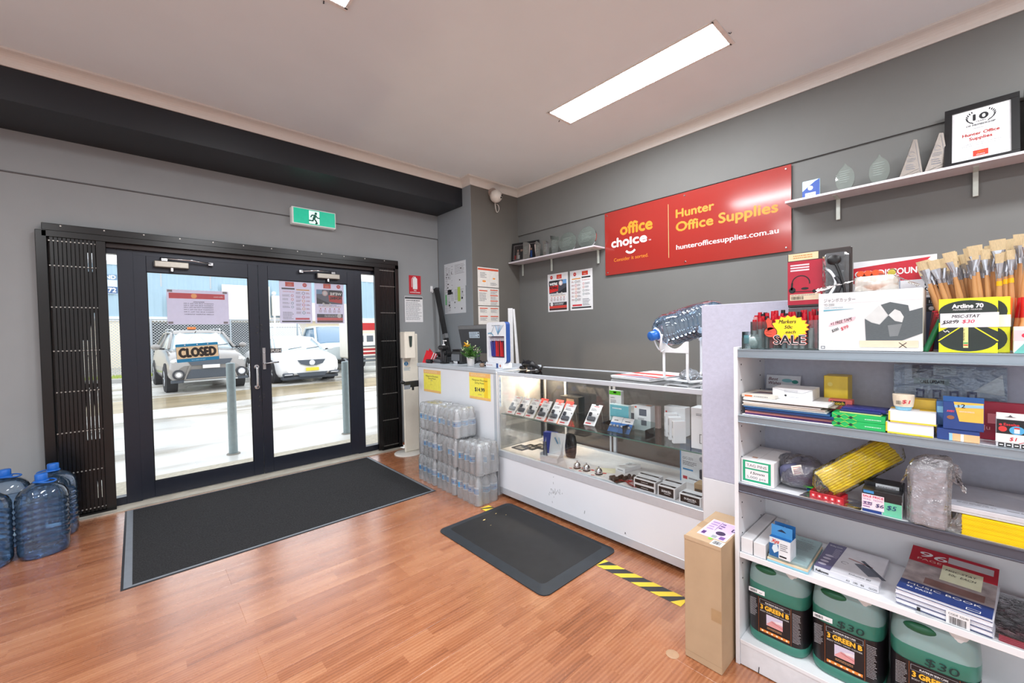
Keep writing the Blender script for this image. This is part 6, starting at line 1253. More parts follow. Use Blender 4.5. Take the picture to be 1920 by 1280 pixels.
for i, (y, c, l) in enumerate(((.245, (240, 92, 40), 'orange capped highlighter on the tape roll, left one'), (.225, (240, 92, 40), 'orange capped highlighter on the tape roll, middle one'), (.205, (240, 92, 40), 'orange capped highlighter on the tape roll, right one'))):
    solo(MB().cyl((0, 0, .0), (0, 0, .001), .009, .009, pm(c, .35)).cyl((-.0, 0, .01), (.06, -.005, .012), .0095, .0095, pm(c, .3), 14).cyl((.06, -.005, .012), (.09, -.006, .012), .0075, .0075, pm((230, 130, 60), .3), 12).build('highlighter'), l, 'highlighter', (XF+.05, y, A1+.257), group='orange highlighters on the tape roll')
o = solo(MB().lathe([(.010, .0), (.010, .028), (.008, .03)], pm((226, 206, 90), .35), 16).cyl((0, 0, .006), (0, 0, .02), .0104, .0104, BLACK, 16, caps=False).build('glue_stick'), 'small yellow and black stick lying beside the orange caps', 'glue stick', (XF+.06, .165, A1+.262), 0, ry=75)
t = thing('discount_board', 'red and white printed board reading DISCOUNT standing behind the tape carton', 'board', (2.105, .295, A1), -90); MB().box(0, .23, 0, .006, 0, .335, pm((226, 226, 230), .5)).build('board', t)
q = MB(fr_front(0, 0, 0)); q.add([(0, .25, .0005), (.2, .25, .0005), (.2, .31, .0005), (.215, .328, .0005), (0, .31, .0005)], [(0, 1, 2, 3, 4)], pm((190, 28, 46), .45)); q.text('OWN DISCOUNT', .005, .275, .022, WHITE, w=.19, bold=.035, z=.001); q.quad(.085, .0, .11, .27, pm((60, 62, 66), .5), .0007); q.quad(.112, 0, .135, .26, pm((150, 160, 176), .5), .0007); q.build('print', t)
def f(q):
    q.quad(0, .20, .15, .245, pm((226, 226, 230), .5)); q.text('DURA', .008, .222, .014, INK, w=.042, bold=.05); q.text('GRIP', .008, .203, .014, INK, w=.038, bold=.05); q.greek(.008, .188, .06, .198, 2, GREYINK, 3)
    q.quad(0, 0, .15, .18, pm((74, 84, 112), .5)); q.quad(.012, .155, .035, .178, BLACK, .0008); q.text('1x', .024, .160, .010, WHITE, al='c', z=.0012); q.quad(.012, .13, .035, .152, BLACK, .0008); q.disc(.024, .141, .007, WHITE, .0012); q.quad(.06, .12, .10, .16, pm((214, 216, 222), .5), .0008)
carton('tape_gun_box', 'grey and blue box behind the paint brushes with 1x printed on it', (2.04, .100, A1), .15, .05, .30, pm((226, 226, 230), .5), front=f)
for i, (c, l) in enumerate((((20, 110, 70), 'long green pen standing left of the yellow and black marker box'), ((120, 20, 34), 'dark red pen standing behind the green pen'), ((150, 30, 44), 'second dark red pen behind the green pen'), ((90, 30, 40), 'brownish red pen leaning behind the green pen'))):
    solo(MB().cyl((0, 0, 0), (.0, -.035+.008*i, .10+.008*i), .008, .008, pm(c, .3), 12).cyl((0, -.035+.008*i, .10+.008*i), (0, -.0355+.008*i, .105+.008*i), .007, .007, pm((190, 40, 60), .3), 12).build('marker_pen'), l, 'marker', (XF+.035+.014*i, .083-.003*i, A1), group=None)
t = thing('brush_bin', 'clear bin holding the paint brushes behind the yellow and black marker box', 'container', (1.92, .045, A1), -90)
MB().box(0, .18, 0, .003, 0, .10, AC).box(0, .18, .11, .113, 0, .10, AC).box(0, .003, .003, .11, 0, .1, AC).box(.177, .18, .003, .11, 0, .10, AC).build('bin_walls', t)
WD = pm((206, 152, 100), .45, var=.12, scale=30, stretch=(1, 1, .2)); FER = pm((190, 190, 196), .22, .9, var=.1, scale=60); BRI = pm((226, 204, 164), .9, var=.15, scale=200, bump=.5, stretch=(8, 8, .5))
def flat_brush(m, w, th, z0, z1, w2, th2, mat, seg=8):
    V = []
    for z, a, b2 in ((z0, w, th), (z1, w2, th2)): V += [(a*cos(2*pi*i/seg), b2*sin(2*pi*i/seg), z) for i in range(seg)]
    m.add(V, [(i, (i+1) % seg, seg+(i+1) % seg, seg+i) for i in range(seg)]+[tuple(range(seg, 2*seg))], mat, False)
def brush_set(w, L, band):
    hd = MB().cyl((0, 0, 0), (0, 0, L*.55), .004, .0065, WD, 10).cyl((0, 0, L*.55), (0, 0, L*.74), .0065, .0048, WD, 10)
    if band: hd.cyl((0, 0, L*.66), (0, 0, L*.71), .0062, .0056, pm((246, 190, 20), .4), 10)
    fe = MB(); flat_brush(fe, .005, .005, L*.74, L*.79, .0055, .0052, FER, 10); flat_brush(fe, .0058, .0055, L*.765, L*.775, .0058, .0055, FER, 10); flat_brush(fe, .0055, .0052, L*.79, L*.90, w, .0035, FER, 12)
    br = MB(); flat_brush(br, w, .004, L*.90, L*1.0, w*1.12, .0045, BRI, 12); return hd.mesh('handle'), fe.mesh('ferrule'), br.mesh('bristles')
SETS = [brush_set(.013, .30, False), brush_set(.010, .29, False), brush_set(.015, .31, False), brush_set(.009, .27, True)]
rd = random.Random(17); words = ['at the far left', 'second from the left', 'third from the left', 'fourth from the left', 'fifth from the left', 'sixth from the left', 'left of the middle', 'in the middle', 'right of the middle', 'fifth from the right', 'fourth from the right', 'third from the right', 'second from the right']
for j in range(4):
    for i in range(12):
        u = i/11; s = SETS[3 if (i in (8, 9, 10) and j == 0) else rd.randrange(3)]; bx = 1.932+.026*j; by = .028-.0125*i
        ty = (.046-.055*u)+rd.uniform(-.012, .012); tx = -.03+.02*j+rd.uniform(-.015, .015)
        d = Vector((tx, ty*1.5, .30)).normalized(); t = thing('paint_brush', 'flat hog bristle paint brush in the bin, %s row, %s' % (['front', 'second', 'third', 'back'][j], words[min(i, 12)]), 'brush', (bx, by, A1+.004-.03*0+.015*u), group='paint brushes in the bin')
        t.rotation_mode = 'QUATERNION'; t.rotation_quaternion = Vector((0, 0, 1)).rotation_difference(d) @ __import__('mathutils').Quaternion((0, 0, 1), pi/2+rd.uniform(-.5, .5)); t.scale = (1, 1, .96+.10*u)
        for nm, me in zip(('handle', 'ferrule', 'bristles'), s): o = bpy.data.objects.new(nm, me); COL.objects.link(o); o.parent = t
def artline(q):
    W, Hh = .118, .162; K = pm((36, 46, 42), .4)
    q.quad(0, 0, W, Hh, pm((226, 226, 30), .4)); q.disc(W/2, Hh*.76, W*.5, K, .0006, 30, Hh*.20); q.disc(W/2, Hh*.24, W*.5, K, .0006, 30, Hh*.22); q.quad(0, .09, W, .118, K, .0007); q.poly([(0, .03), (0, .062), (W/2, .10), (W, .062), (W, .03), (W/2, .01)], K, .0007)
    q.line([(.0, .035), (W*.4, .078)], .003, pm((226, 226, 30), .4), .0009); q.line([(W, .035), (W*.6, .078)], .003, pm((226, 226, 30), .4), .0009)
    q.text('Artline 70', W/2, .133, .012, WHITE, w=.062, al='c', bold=.06, z=.0011); q.text('PERMANENT MARKER', W/2, .126, .004, WHITE, w=.058, al='c', z=.0011)
    q.quad(.051, .014, .061, .078, pm((236, 232, 150), .4), .0012); q.quad(.0515, .026, .0605, .030, pm((40, 160, 90), .4), .0014); q.quad(.0515, .020, .0605, .024, pm((206, 60, 50), .4), .0014); q.text('Artline 70', .054, .035, .004, INK, rot=90, w=.036, z=.0015); q.line([(.01, .066), (.014, .061), (.018, .066), (.022, .061)], .002, WHITE, .0012)
    q.quad(.003, .075, W+.002, .118, pm((232, 232, 238), .4), .0016); hand(q, 'MISC-STAT', .027, .104, .009, INK, w=.055, z=.002); hand(q, '$58.99', .008, .087, .010, INK, w=.032, z=.002); q.line([(.006, .084), (.038, .098)], .0015, INK, .0021); hand(q, '$30', .048, .088, .010, pm((214, 60, 90), .5), w=.024, z=.002)
carton('marker_box', 'yellow and dark green marker box priced $30 in front of the brushes', (XF, .052, A1), .118, .022, .162, pm((226, 226, 30), .4), front=artline)
carton('marker_box', 'second yellow and dark green marker box peeping out right of the priced one', (XF+.026, -.055, A1), .035, .025, .162, pm((226, 226, 30), .4), front=lambda q: (q.disc(.0, .12, .03, pm((36, 46, 42), .4), ry=.035), q.disc(0, .04, .03, pm((36, 46, 42), .4), .0006, ry=.035), q.quad(.005, .075, .036, .11, WHITE, .0012)), group=None)
MGRP[0] = 'red and orange capped markers right of the marker boxes'; ws = ['far left', 'left', 'middle', 'right', 'far right']
for j in range(3):
    for i in range(5):
        cc = [(206, 30, 44), (240, 110, 50), (200, 34, 44)][(i+j) % 3]; MLAB[0] = '%s capped thin marker right of the marker boxes, %s row, %s' % (['red', 'orange', 'red'][(i+j) % 3], ['front', 'middle', 'back'][j], ws[i]); marker(1.885+.022*j, -.060-.019*i, (236, 170, 120), cc, .05, rd.uniform(-.25, .0), .155)
carton('sticker_pack', 'small white floral box at the right end of the shelf top', (XF, -.095, A1), .10, .03, .075, pm((236, 236, 238), .35), front=lambda q: (q.quad(0, .035, .09, .065, pm((240, 206, 210), .5)), q.disc(.02, .05, .006, pm((220, 50, 80), .5)), q.poly([(0, 0), (.02, .03), (.09, .0)], pm((110, 190, 180), .5))))
# ---- shelf two
t = thing('envelope_stack', 'untidy stack of envelopes, folders and books at the left of the second shelf', 'stack', (XF-.008, .610, A2), -90)
z = 0
for i, (w, d, h, c, dx, dy) in enumerate(((.30, .22, .004, (236, 236, 238), 0, 0), (.29, .21, .006, (84, 50, 110), .01, .004), (.30, .21, .007, (210, 140, 140), .01, .003), (.28, .22, .004, (70, 40, 60), .02, .0), (.29, .22, .009, (26, 62, 120), .01, .002), (.285, .21, .006, (40, 90, 140), .005, .0), (.28, .2, .005, (200, 204, 200), .0, .0), (.27, .20, .008, (206, 196, 184), .005, -.002), (.26, .2, .004, (240, 240, 240), .002, .0), (.30, .21, .005, (160, 150, 136), .0, .03), (.28, .2, .010, (236, 236, 236), .005, -.002))):
    o = MB().box(dx, dx+w, dy, dy+d, 0, h, pm(c, .45), .001).build(['envelope', 'folder', 'folder', 'folder', 'folder', 'folder', 'envelope', 'book', 'envelope', 'envelope', 'book'][i], t); o.location = (0, 0, z); o.rotation_euler.z = R(rd.uniform(-2, .5)); z += h+.0004
ZB = A2+z
carton('card_pack', 'pack of printed cards lying on the left of the envelope stack', (XF+.002, .615, ZB), .12, .16, .013, pm((220, 214, 204), .5), top=lambda q: (q.poly([(.02, .03), (.10, .05), (.10, .09), (.04, .1)], pm((120, 110, 120), .5)), q.line([(.04, .08), (.11, .1)], .006, pm((190, 60, 50), .5))), front=lambda q: (q.quad(.012, .003, .04, .009, pm((236, 110, 50), .5)), q.greek(.045, .003, .10, .008, 1, GREYINK, 3)))
carton('white_box', 'white flap-ended box lying on the envelope stack', (XF+.045, .515, ZB), .132, .115, .042, pm((236, 238, 240), .45), front=lambda q: (q.line([(0, .042), (.05, .03), (.10, .026), (.132, .04)], .0008, GREYINK), q.quad(.04, .026, .085, .036, pm((214, 216, 220), .5)), q.disc(.045, .014, .004, INK), q.greek(.055, .006, .09, .012, 1, pm((190, 190, 196), .5), 3)))
t = thing('greeting_card', 'greeting card reading Best Wishes leaning at the back of the second shelf', 'card', (2.11, .605, A2+.078), -90, rx=-12); MB().box(0, .13, 0, .002, 0, .062, pm((214, 218, 226), .5)).build('card', t); q = MB(fr_front(0, 0, 0)); hand(q, 'Best', .008, .038, .014, pm((90, 20, 50), .5), w=.036); hand(q, 'Wishes', .006, .020, .014, pm((90, 20, 50), .5), w=.05); q.disc(.08, .04, .02, pm((120, 180, 190), .5), ry=.008); q.disc(.11, .036, .012, pm((40, 140, 130), .5), .0009, ry=.008); q.build('print', t)
carton('yellow_box', 'square yellow box standing at the back of the second shelf', (2.02, .375, A2), .075, .09, .158, pm((240, 208, 60), .35), front=lambda q: q.disc(.02, .125, .008, pm((250, 230, 120), .4)), side=lambda q: q.quad(0, 0, .09, .158, pm((120, 110, 104), .6)))
TG = pm((30, 186, 96), .35)
def tart(q):
    for k in range(2):
        x = .004+k*.033; q.line([(x, .002), (x+.032, .022)], .001, pm((220, 226, 60), .5), .0008); q.line([(x+.032, .002), (x, .022)], .001, pm((220, 226, 60), .5), .0008); q.poly([(x+.016, .007), (x+.024, .012), (x+.016, .017), (x+.008, .012)], pm((30, 60, 50), .5), .001)
    q.greek(.09, .008, .135, .014, 1, pm((190, 240, 210), .5), 3)
for i, l in enumerate(('green tartan tape box, lower of two on the second shelf', 'green tartan tape box, upper of two on the second shelf')): carton('tape_box', l, (XF-.008, .316, A2+.0245*i), .142, .075, .024, TG, front=tart, top=(lambda q: q.greek(.07, .01, .12, .03, 2, pm((140, 200, 140), .5), 4)) if i else None)
t = thing('tape_pack', 'navy and pale green pack of tape lying on the green boxes', 'package', (XF+.002, .295, A2+.0495), -94); MB().box(0, .11, 0, .09, 0, .004, pm((200, 226, 140), .4)).box(.0, .11, .0, .02, .004, .012, pm((30, 50, 110), .35), .002).box(.0, .12, .02, .10, .004, .018, pm((34, 40, 110), .35), .004).build('pack', t)
carton('scotch_box', 'small coral tape box standing behind the green boxes', (XF+.085, .342, A2), .07, .04, .082, pm((226, 106, 100), .4), front=lambda q: (q.quad(.006, .060, .05, .076, pm((34, 26, 26), .5)), q.text('Scotch', .009, .063, .011, pm((240, 210, 60), .5), w=.038, bold=.04, z=.001)))
YB = pm((238, 236, 240), .4)
def yb(q): q.quad(0, 0, .11, .005, pm((244, 214, 60), .4)); q.quad(0, .0, .004, .036, pm((244, 214, 60), .4))
carton('pin_box', 'white box edged in yellow, lower of two under the paper cups', (XF-.006, .173, A2), .111, .07, .037, YB, front=yb); carton('pin_box', 'white box edged in yellow, upper of two under the paper cups', (XF-.008, .166, A2+.0375), .109, .085, .037, YB, front=yb, top=lambda q: (q.quad(.0, .05, .03, .085, pm((240, 200, 60), .4)), q.quad(.07, .05, .109, .085, pm((240, 200, 60), .4))))
carton('yellow_carton', 'small yellow carton behind the paper cups', (XF+.085, .15, A2), .09, .05, .105, pm((240, 200, 70), .4))
t = thing('baking_cups', 'stack of pale blue and cream paper baking cups with a handwritten price', 'cups', (XF+.028, .133, A2+.0755))
def wc(r, z, t2): return r*(1+.03*sin(t2*18)), z
MB().lathe([(.018, 0), (.023, .016)], pm((140, 200, 226), .6), 54, wob=wc).build('blue_cup', t); MB().lathe([(.0235, .012), (.0262, .034), (.0265, .05)], pm((234, 222, 200), .6), 54, wob=lambda r, z, t2: (r*(1+.015*sin(t2*18)), z)).build('cream_cup', t)
q = MB(frame((-.0268, .0, .02), (0, -1, 0), (-.05, 0, 1))); hand(q, '$1', -.002, .004, .012, pm((200, 30, 60), .5), w=.018); q.bars(-.016, .0, -.004, .012, INK); q.build('label', t)
t = thing('shop_bag', 'flat silver grey zip bag of printed sheets at the back of the second shelf', 'bag', (2.10, .178, A2+.062), -90, rx=-6); MB().box(0, .275, 0, .008, 0, .145, pm((180, 192, 212), .3, .0, var=.12, scale=9), .002).build('bag_body', t)
q = MB(fr_front(0, 0, 0)); q.quad(.03, .03, .07, .145, pm((206, 214, 226), .4)); q.quad(.05, .095, .13, .145, pm((110, 120, 150), .5)); q.quad(.105, .11, .16, .145, pm((196, 206, 214), .5), .0008); q.text('ACCESS', .11, .125, .008, GREYINK, z=.001); q.quad(.055, .075, .145, .098, pm((186, 204, 204), .5), .0008); q.text('CALL UPDATE', .072, .08, .011, INK, w=.06, bold=.04, z=.0012)
for k in range(4): x = .055+k*.042; q.quad(x, .02, x+.034, .065, pm((214, 222, 236), .5), .0009); q.quad(x+.006, .026, x+.028, .058, pm((60, 76, 130), .5), .0012); q.quad(x+.011, .03, x+.023, .05, pm((190, 204, 226), .5), .0014)
q.poly([(.20, .06), (.265, .12), (.27, .05)], pm((226, 232, 236), .3), .0012); q.build('print', t)
MB().box(.0, .275, -.004, -.001, .0, .145, clear((240, 244, 248), 1.6, .08, bump=.9, bscale=20, edge=(200, 206, 212), body=.05)).build('clear_film', t)
AV = pm((36, 66, 134), .35)
def av(q): q.poly([(.022, .084), (.082, .084), (.082, .026), (.034, .026)], pm((244, 190, 80), .4)); q.poly([(.023, .075), (.082, .079), (.082, .070), (.025, .067)], pm((150, 200, 230), .4), .0008); q.text('AVERY', .008, .052, .006, pm((230, 80, 110), .4), w=.016, bold=.04); q.disc(.016, .036, .008, pm((150, 96, 66), .5), ry=.006); q.text('2', .038, .067, .012, INK, bold=.03, z=.0012); q.text('$', .030, .069, .007, INK, z=.0012); q.text('REINFORCEMENTS', .034, .054, .004, WHITE, w=.03)
def av2(q): q.poly([(.025, .022), (.088, .022), (.088, 0), (.03, 0)], pm((236, 190, 140), .4)); q.quad(.05, 0, .056, .022, WHITE, .0008); q.quad(.026, .0, .033, .022, pm((150, 206, 236), .4), .0008)
carton('label_box', 'blue and orange label dispenser box lying under the upright one', (XF-.004, .055, A2), .088, .07, .034, AV, front=av2)
t = carton('label_box', 'blue and orange label box marked $2 standing on another', (XF-.006, .042, A2+.0345), .083, .045, .084, AV, front=av); MB().box(0, .083, .0, .001, .084, .1, pm((28, 84, 150), .35)).build('hang_tab', t)
carton('label_box', 'third blue label box hidden behind the upright one on its left', (XF+.045, .058, A2+.0345), .04, .04, .075, pm((70, 120, 180), .35), front=lambda q: q.quad(.002, .04, .02, .06, pm((140, 200, 230), .4)))
carton('red_book', 'dark red book standing behind the black sharpener box', (XF+.08, -.02, A2), .12, .02, .115, pm((150, 20, 50), .4), front=lambda q: (q.quad(.03, .05, .08, .08, pm((214, 120, 130), .5)), q.text('Ju', .02, .03, .014, pm((230, 160, 160), .5))))
def es(q):
    q.quad(.0005, .038, .0575, .079, pm((26, 26, 30), .4)); q.text('Esselte', .014, .062, .007, pm((214, 50, 60), .4), w=.028, bold=.04); q.disc(.008, .064, .003, pm((214, 50, 60), .4), .001); q.disc(.012, .052, .008, pm((214, 60, 60), .4), .001); q.disc(.038, .050, .014, pm((80, 170, 220), .4), .001, ry=.012); q.quad(.033, .042, .043, .056, WHITE, .0014); q.quad(.033, .054, .043, .058, pm((206, 50, 50), .4), .0016)
    q.quad(-.001, .014, .058, .038, pm((240, 240, 240), .4), .001); hand(q, '$1', .024, .020, .010, pm((206, 40, 60), .4), w=.012, z=.0015); q.line([(.042, .014), (.05, .018), (.056, .02)], .0015, pm((206, 40, 60), .4), .0015)
    for k in range(4): q.quad(.004+.014*k, .001, .015+.014*k, .012, BLACK, .001); q.quad(.006+.014*k, .005, .013+.014*k, .008, WHITE, .0014)
t = carton('sharpener_box', 'black and white boxed sharpener with hang tab at the right of the second shelf', (XF-.006, -.064, A2), .058, .04, .080, pm((226, 228, 232), .4), front=es); m = MB(); m.box(0, .052, 0, .001, .080, .098, WHITE); m.build('hang_tab', t); MB(fr_front(0, -.0003, 0)).poly([(.014, .086), (.038, .086), (.030, .088), (.026, .093), (.022, .088)], pm((90, 90, 96), .5), .0008).build('hang_slot', t)
# ---- shelf three
def tp(q):
    q.quad(.007, .008, .108, .093, pm((30, 168, 124), .4)); q.quad(.016, .063, .099, .087, PAPER, .0008); q.quad(.016, .016, .099, .057, PAPER, .0008); q.text('TAG PINS', .0575, .069, .011, GREYINK, w=.072, al='c', z=.0012, bold=.02); hand(q, '15mm', .035, .040, .010, pm((60, 60, 66), .5), w=.05, z=.0012); q.text('5,000 pcs', .022, .022, .010, pm((120, 130, 140), .5), w=.068, z=.0012)
carton('tag_pins_box', 'white and green TAG PINS box at the left of the third shelf', (XF+.004, .619, A3), .119, .235, .098, pm((232, 232, 234), .5, var=.02), front=tp, top=lambda q: (q.quad(.058, 0, .0585, .235, GREYINK), q.quad(.03, .03, .05, .05, pm((190, 150, 130), .5))))
t = thing('clothing_bag', 'grey garment folded in a clear plastic bag beside the tag pins box', 'bag', (1.93, .43, A3+.0), -90+20)
def lump(rx, ry, rz2, mat, seed, amp, n=22, m2=14, o=(0, 0, 0)):
    rd = random.Random(seed); mb = MB(); V = []; F = []; ph = [(rd.randrange(1, 5), rd.randrange(1, 4), rd.uniform(0, 6)) for _ in range(5)]
    for j in range(m2+1):
        for i in range(n):
            a = 2*pi*i/n; b2 = pi*j/m2; k = 1+amp*sum(sin(p*a+q2+b2*p2) for p, p2, q2 in ph)/4+rd.uniform(-amp, amp)*.15; sg = lambda v, e: (abs(v)**e)*(1 if v > 0 else -1)
            V.append((o[0]+rx*sg(sin(b2)*cos(a), .8)*k, o[1]+ry*sg(sin(b2)*sin(a), .8)*k, o[2]+rz2+(rz2*sg(cos(b2), .8)*(k if cos(b2) > 0 else 1))))
    for j in range(m2): F += [(j*n+i, (j+1)*n+i, (j+1)*n+(i+1) % n, j*n+(i+1) % n) for i in range(n)]
    return mb.add(V, F, mat, True)
lump(.068, .055, .055, pm((84, 86, 116), .7, var=.25, bump=.5, scale=30), 3, .25).build('garment', t); lump(.085, .07, .062, clear((236, 236, 242), 2.6, .08, edge=(206, 208, 220), body=.10, bump=1.0, bscale=26), 5, .25).build('plastic_bag', t)
MB(frame((-.02, -.066, .085), (1, .0, .3), (-.2, .5, 1))).quad(-.02, -.018, .014, .018, pm((226, 216, 204), .5)).greek(-.016, -.014, .01, .014, 4, pm((190, 120, 110), .5), 3).build('label', t)
for i, (c, l, z) in enumerate((((70, 190, 60), 'green pen packet lying under the grey bag', .006), ((60, 130, 200), 'light blue fish shaped correction packet under the bundle of yellow pencils', .0), ((220, 226, 226), 'white pen packet lying between the grey bag and the yellow bundle', .003))):
    solo(MB().box(0, .09, 0, .03, 0, .006, pm(c, .35), .002).build('pen_packet'), l, 'package', (XF+.05+.012*i, .415-.01*i, A3+z*3), -90+12*i, group=None)
# yellow pencil bundle: pencils in clear film
t = thing('pencil_bundle', 'clear bag of long bright yellow pencils lying across the third shelf', 'bag', (1.845, .345, A3+.062), 0)
PY = pm((255, 226, 6), .35); dv = Vector((.16, -.205, .165)); U = dv.normalized(); S = U.cross(Vector((0, 0, 1))).normalized(); N3 = S.cross(U); dn = Vector((-.35, 0, -1)); dn = (dn-U*dn.dot(U)).normalized(); S2 = U.cross(dn)
pen = MB().cyl((0, 0, 0), (0, 0, .255), .0042, .0042, PY, 6).mesh('pencil'); rq = Vector((0, 0, 1)).rotation_difference(U)
for r in range(2):
    for i in range(11):
        o = bpy.data.objects.new('pencil', pen); COL.objects.link(o); o.parent = t; o.rotation_mode = 'QUATERNION'; o.rotation_quaternion = rq; o.location = dn*(-.035+.0082*i)+S2*(.0078*r-.004)+U*rd.uniform(-.003, .003)
m = MB(); V = []; n = 14
for k, (s, sc) in enumerate(((-.035, .35), (-.012, .9), (0, 1.08), (.06, 1.1), (.12, 1.08), (.18, 1.1), (.255, 1.08), (.27, .8), (.285, .3))):
    for i in range(n): a = 2*pi*i/n; V.append(tuple(U*s+dn*(.006+.050*cos(a)*sc)+S2*(.014*sin(a)*sc)+Vector((rd.uniform(-.0015, .0015),)*3)))
m.add(V, [(k*n+i, k*n+(i+1) % n, (k+1)*n+(i+1) % n, (k+1)*n+i) for k in range(8) for i in range(n)], clear((255, 255, 255), 2.4, .05, edge=(254, 253, 248), body=0, bump=.9, bscale=26), True).build('plastic_wrap', t)
t = thing('red_crayon_pack', 'red carton of small cells in a loose clear bag at the shelf edge', 'package', (XF-.002, .383, A3+.001), -90-3); MB().box(0, .10, 0, .06, 0, .026, pm((176, 26, 40), .35), .001).build('carton', t)
q = MB(fr_front(0, 0, 0))
for k in range(5): q.quad(.004+.019*k, .006, .018+.019*k, .020, pm((206, 60, 70), .4)); q.quad(.008+.019*k, .010, .014+.019*k, .017, pm((240, 200, 200), .4), .0008)
q.build('print', t); m = MB()
for k in range(4): m.cyl((.015+.023*k, .005, .03), (.02+.023*k, .055, .032), .006, .006, pm((110, 30, 30), .3), 10)
m.build('cells', t); m = MB(); film(m, [(-.03, -.012, .0015), (.15, -.012, .0015)], [(-.01, .06, .012), (.14, .06, .012)], 8, .002, clear((236, 226, 210), 1.6, .08, body=.15, edge=(206, 190, 170)), 4); m.build('plastic_bag', t)
def clipb(q):
    q.quad(0, .055, .10, .076, pm((26, 26, 30), .35)); q.quad(.003, .064, .03, .073, pm((60, 140, 200), .4), .0008); q.quad(.052, .0, .099, .045, pm((110, 200, 164), .4)); q.quad(.05, .045, .099, .056, BLACK, .0006)
    q.quad(-.001, .010, .056, .060, pm((240, 226, 236), .5), .001); q.text('SALE PRICE', .002, .050, .007, pm((226, 80, 110), .5), w=.052, bold=.05, z=.0014); q.text('WAS:  NOW:', .002, .040, .006, pm((180, 90, 160), .5), w=.052, z=.0014); q.greek(.002, .014, .026, .036, 3, pm((150, 80, 150), .5), 4, z=.0014); hand(q, '4.95', .003, .026, .009, pm((60, 50, 110), .5), w=.022, z=.002); hand(q, '$6', .034, .022, .012, pm((60, 50, 110), .5), w=.02, z=.002); hand(q, '$5', .062, .022, .015, pm((30, 60, 110), .5), w=.022, z=.002); q.quad(0, 0, .05, .009, pm((30, 60, 130), .5), .0012)
carton('binder_clip_box', 'binder clip box with a pink sale price sticker at the front of the third shelf', (XF-.002, .233, A3), .10, .05, .076, pm((226, 230, 232), .4), front=clipb, top=lambda q: (q.quad(0, 0, .10, .05, pm((30, 30, 34), .3)), q.arc(.05, .02, .008, .0015, 0, 360, CHROME, .001)))
carton('black_clip_box', 'black box with a white label under the pencil bundle', (XF+.058, .235, A3), .10, .06, .088, pm((34, 34, 38), .35), front=lambda q: (q.quad(.03, .03, .09, .085, pm((206, 210, 214), .5)), q.greek(.035, .035, .085, .08, 6, GREYINK, 3, z=.0008)))
t = thing('wrapped_carton', 'silver grey block wrapped in wrinkled clear film at the front of the third shelf', 'package', (XF-.016, .118, A3), -90); MB().box(.004, .086, .0, .07, .003, .178, pm((208, 208, 218), .3, .1, var=.1, scale=30), .003).build('block', t)
CF2 = clear((252, 252, 254), 4.0, .05, edge=(244, 245, 249), body=.12, bump=1.0, bscale=34); m = MB(); rd = random.Random(12); V = []; n = 20
for k, (z, s, ox) in enumerate(((-.012, .72, .0), (.0, 1.03, 0), (.04, 1.08, .0), (.09, 1.06, 0), (.14, 1.08, .0), (.178, 1.10, .004), (.20, .95, .01), (.215, .6, .02), (.222, .2, .03))):
    for i in range(n): a = 2*pi*i/n; c2, s2 = cos(a), sin(a); kk = (abs(c2)**5+abs(s2)**5)**(-.2); V.append((.045+ox+.046*kk*c2*s+rd.uniform(-.0035, .0035), .035+.04*kk*s2*s+rd.uniform(-.003, .003), max(z, .001)+rd.uniform(0, .003)))
m.add(V, [(k*n+i, k*n+(i+1) % n, (k+1)*n+(i+1) % n, (k+1)*n+i) for k in range(8) for i in range(n)], CF2, False); film(m, [(.09, .0, .16), (.125, .02, .12)], [(.09, .07, .2), (.11, .07, .19)], 5, .004, CF2, 4); film(m, [(-.012, .0, .14), (.0, .0, .16)], [(-.02, .03, .10), (.0, .04, .18)], 4, .004, CF2, 5); m.build('plastic_wrap', t)
t = thing('folder_pack', 'thick pack of bright yellow folders at the right of the third shelf', 'folders', (XF-.008, .003, A3), -90)
for i in range(15): MB().box(rd.uniform(0, .002), .30, rd.uniform(0, .001), .22, .004*i, .004*i+.0034, pm((252, 214, 10) if i % 4 else (244, 200, 0), .4)).build('folder', t)
m = MB(); film(m, [(-.035, .0, .0015), (-.01, .0, .06)], [(.0, .0, .0015), (.0, .0, .06)], 5, .003, CF2, 9); m.build('film_end', t)
t = thing('laminating_pouch_pack', 'wide pale grey pack of sheets in glossy wrap lying on the yellow folders', 'package', (XF-.004, .032, A3+.0615), -90+1)
MB().box(0, .32, 0, .26, 0, .006, pm((196, 196, 200), .25), .001).box(.002, .32, .0, .25, .006, .022, pm((206, 206, 212), .3), .002).build('pack', t)
q = MB(fr_top(0, 0, .0225)); q.poly([(.0, .0), (.32, .0), (.32, .08), (.06, .24), (0, .24)], pm((188, 190, 200), .3)); q.greek(.02, .03, .10, .05, 2, GREYINK, 5); q.greek(.12, .03, .26, .045, 1, GREYINK, 8); q.greek(.06, .06, .11, .07, 1, GREYINK, 2); q.build('print', t)
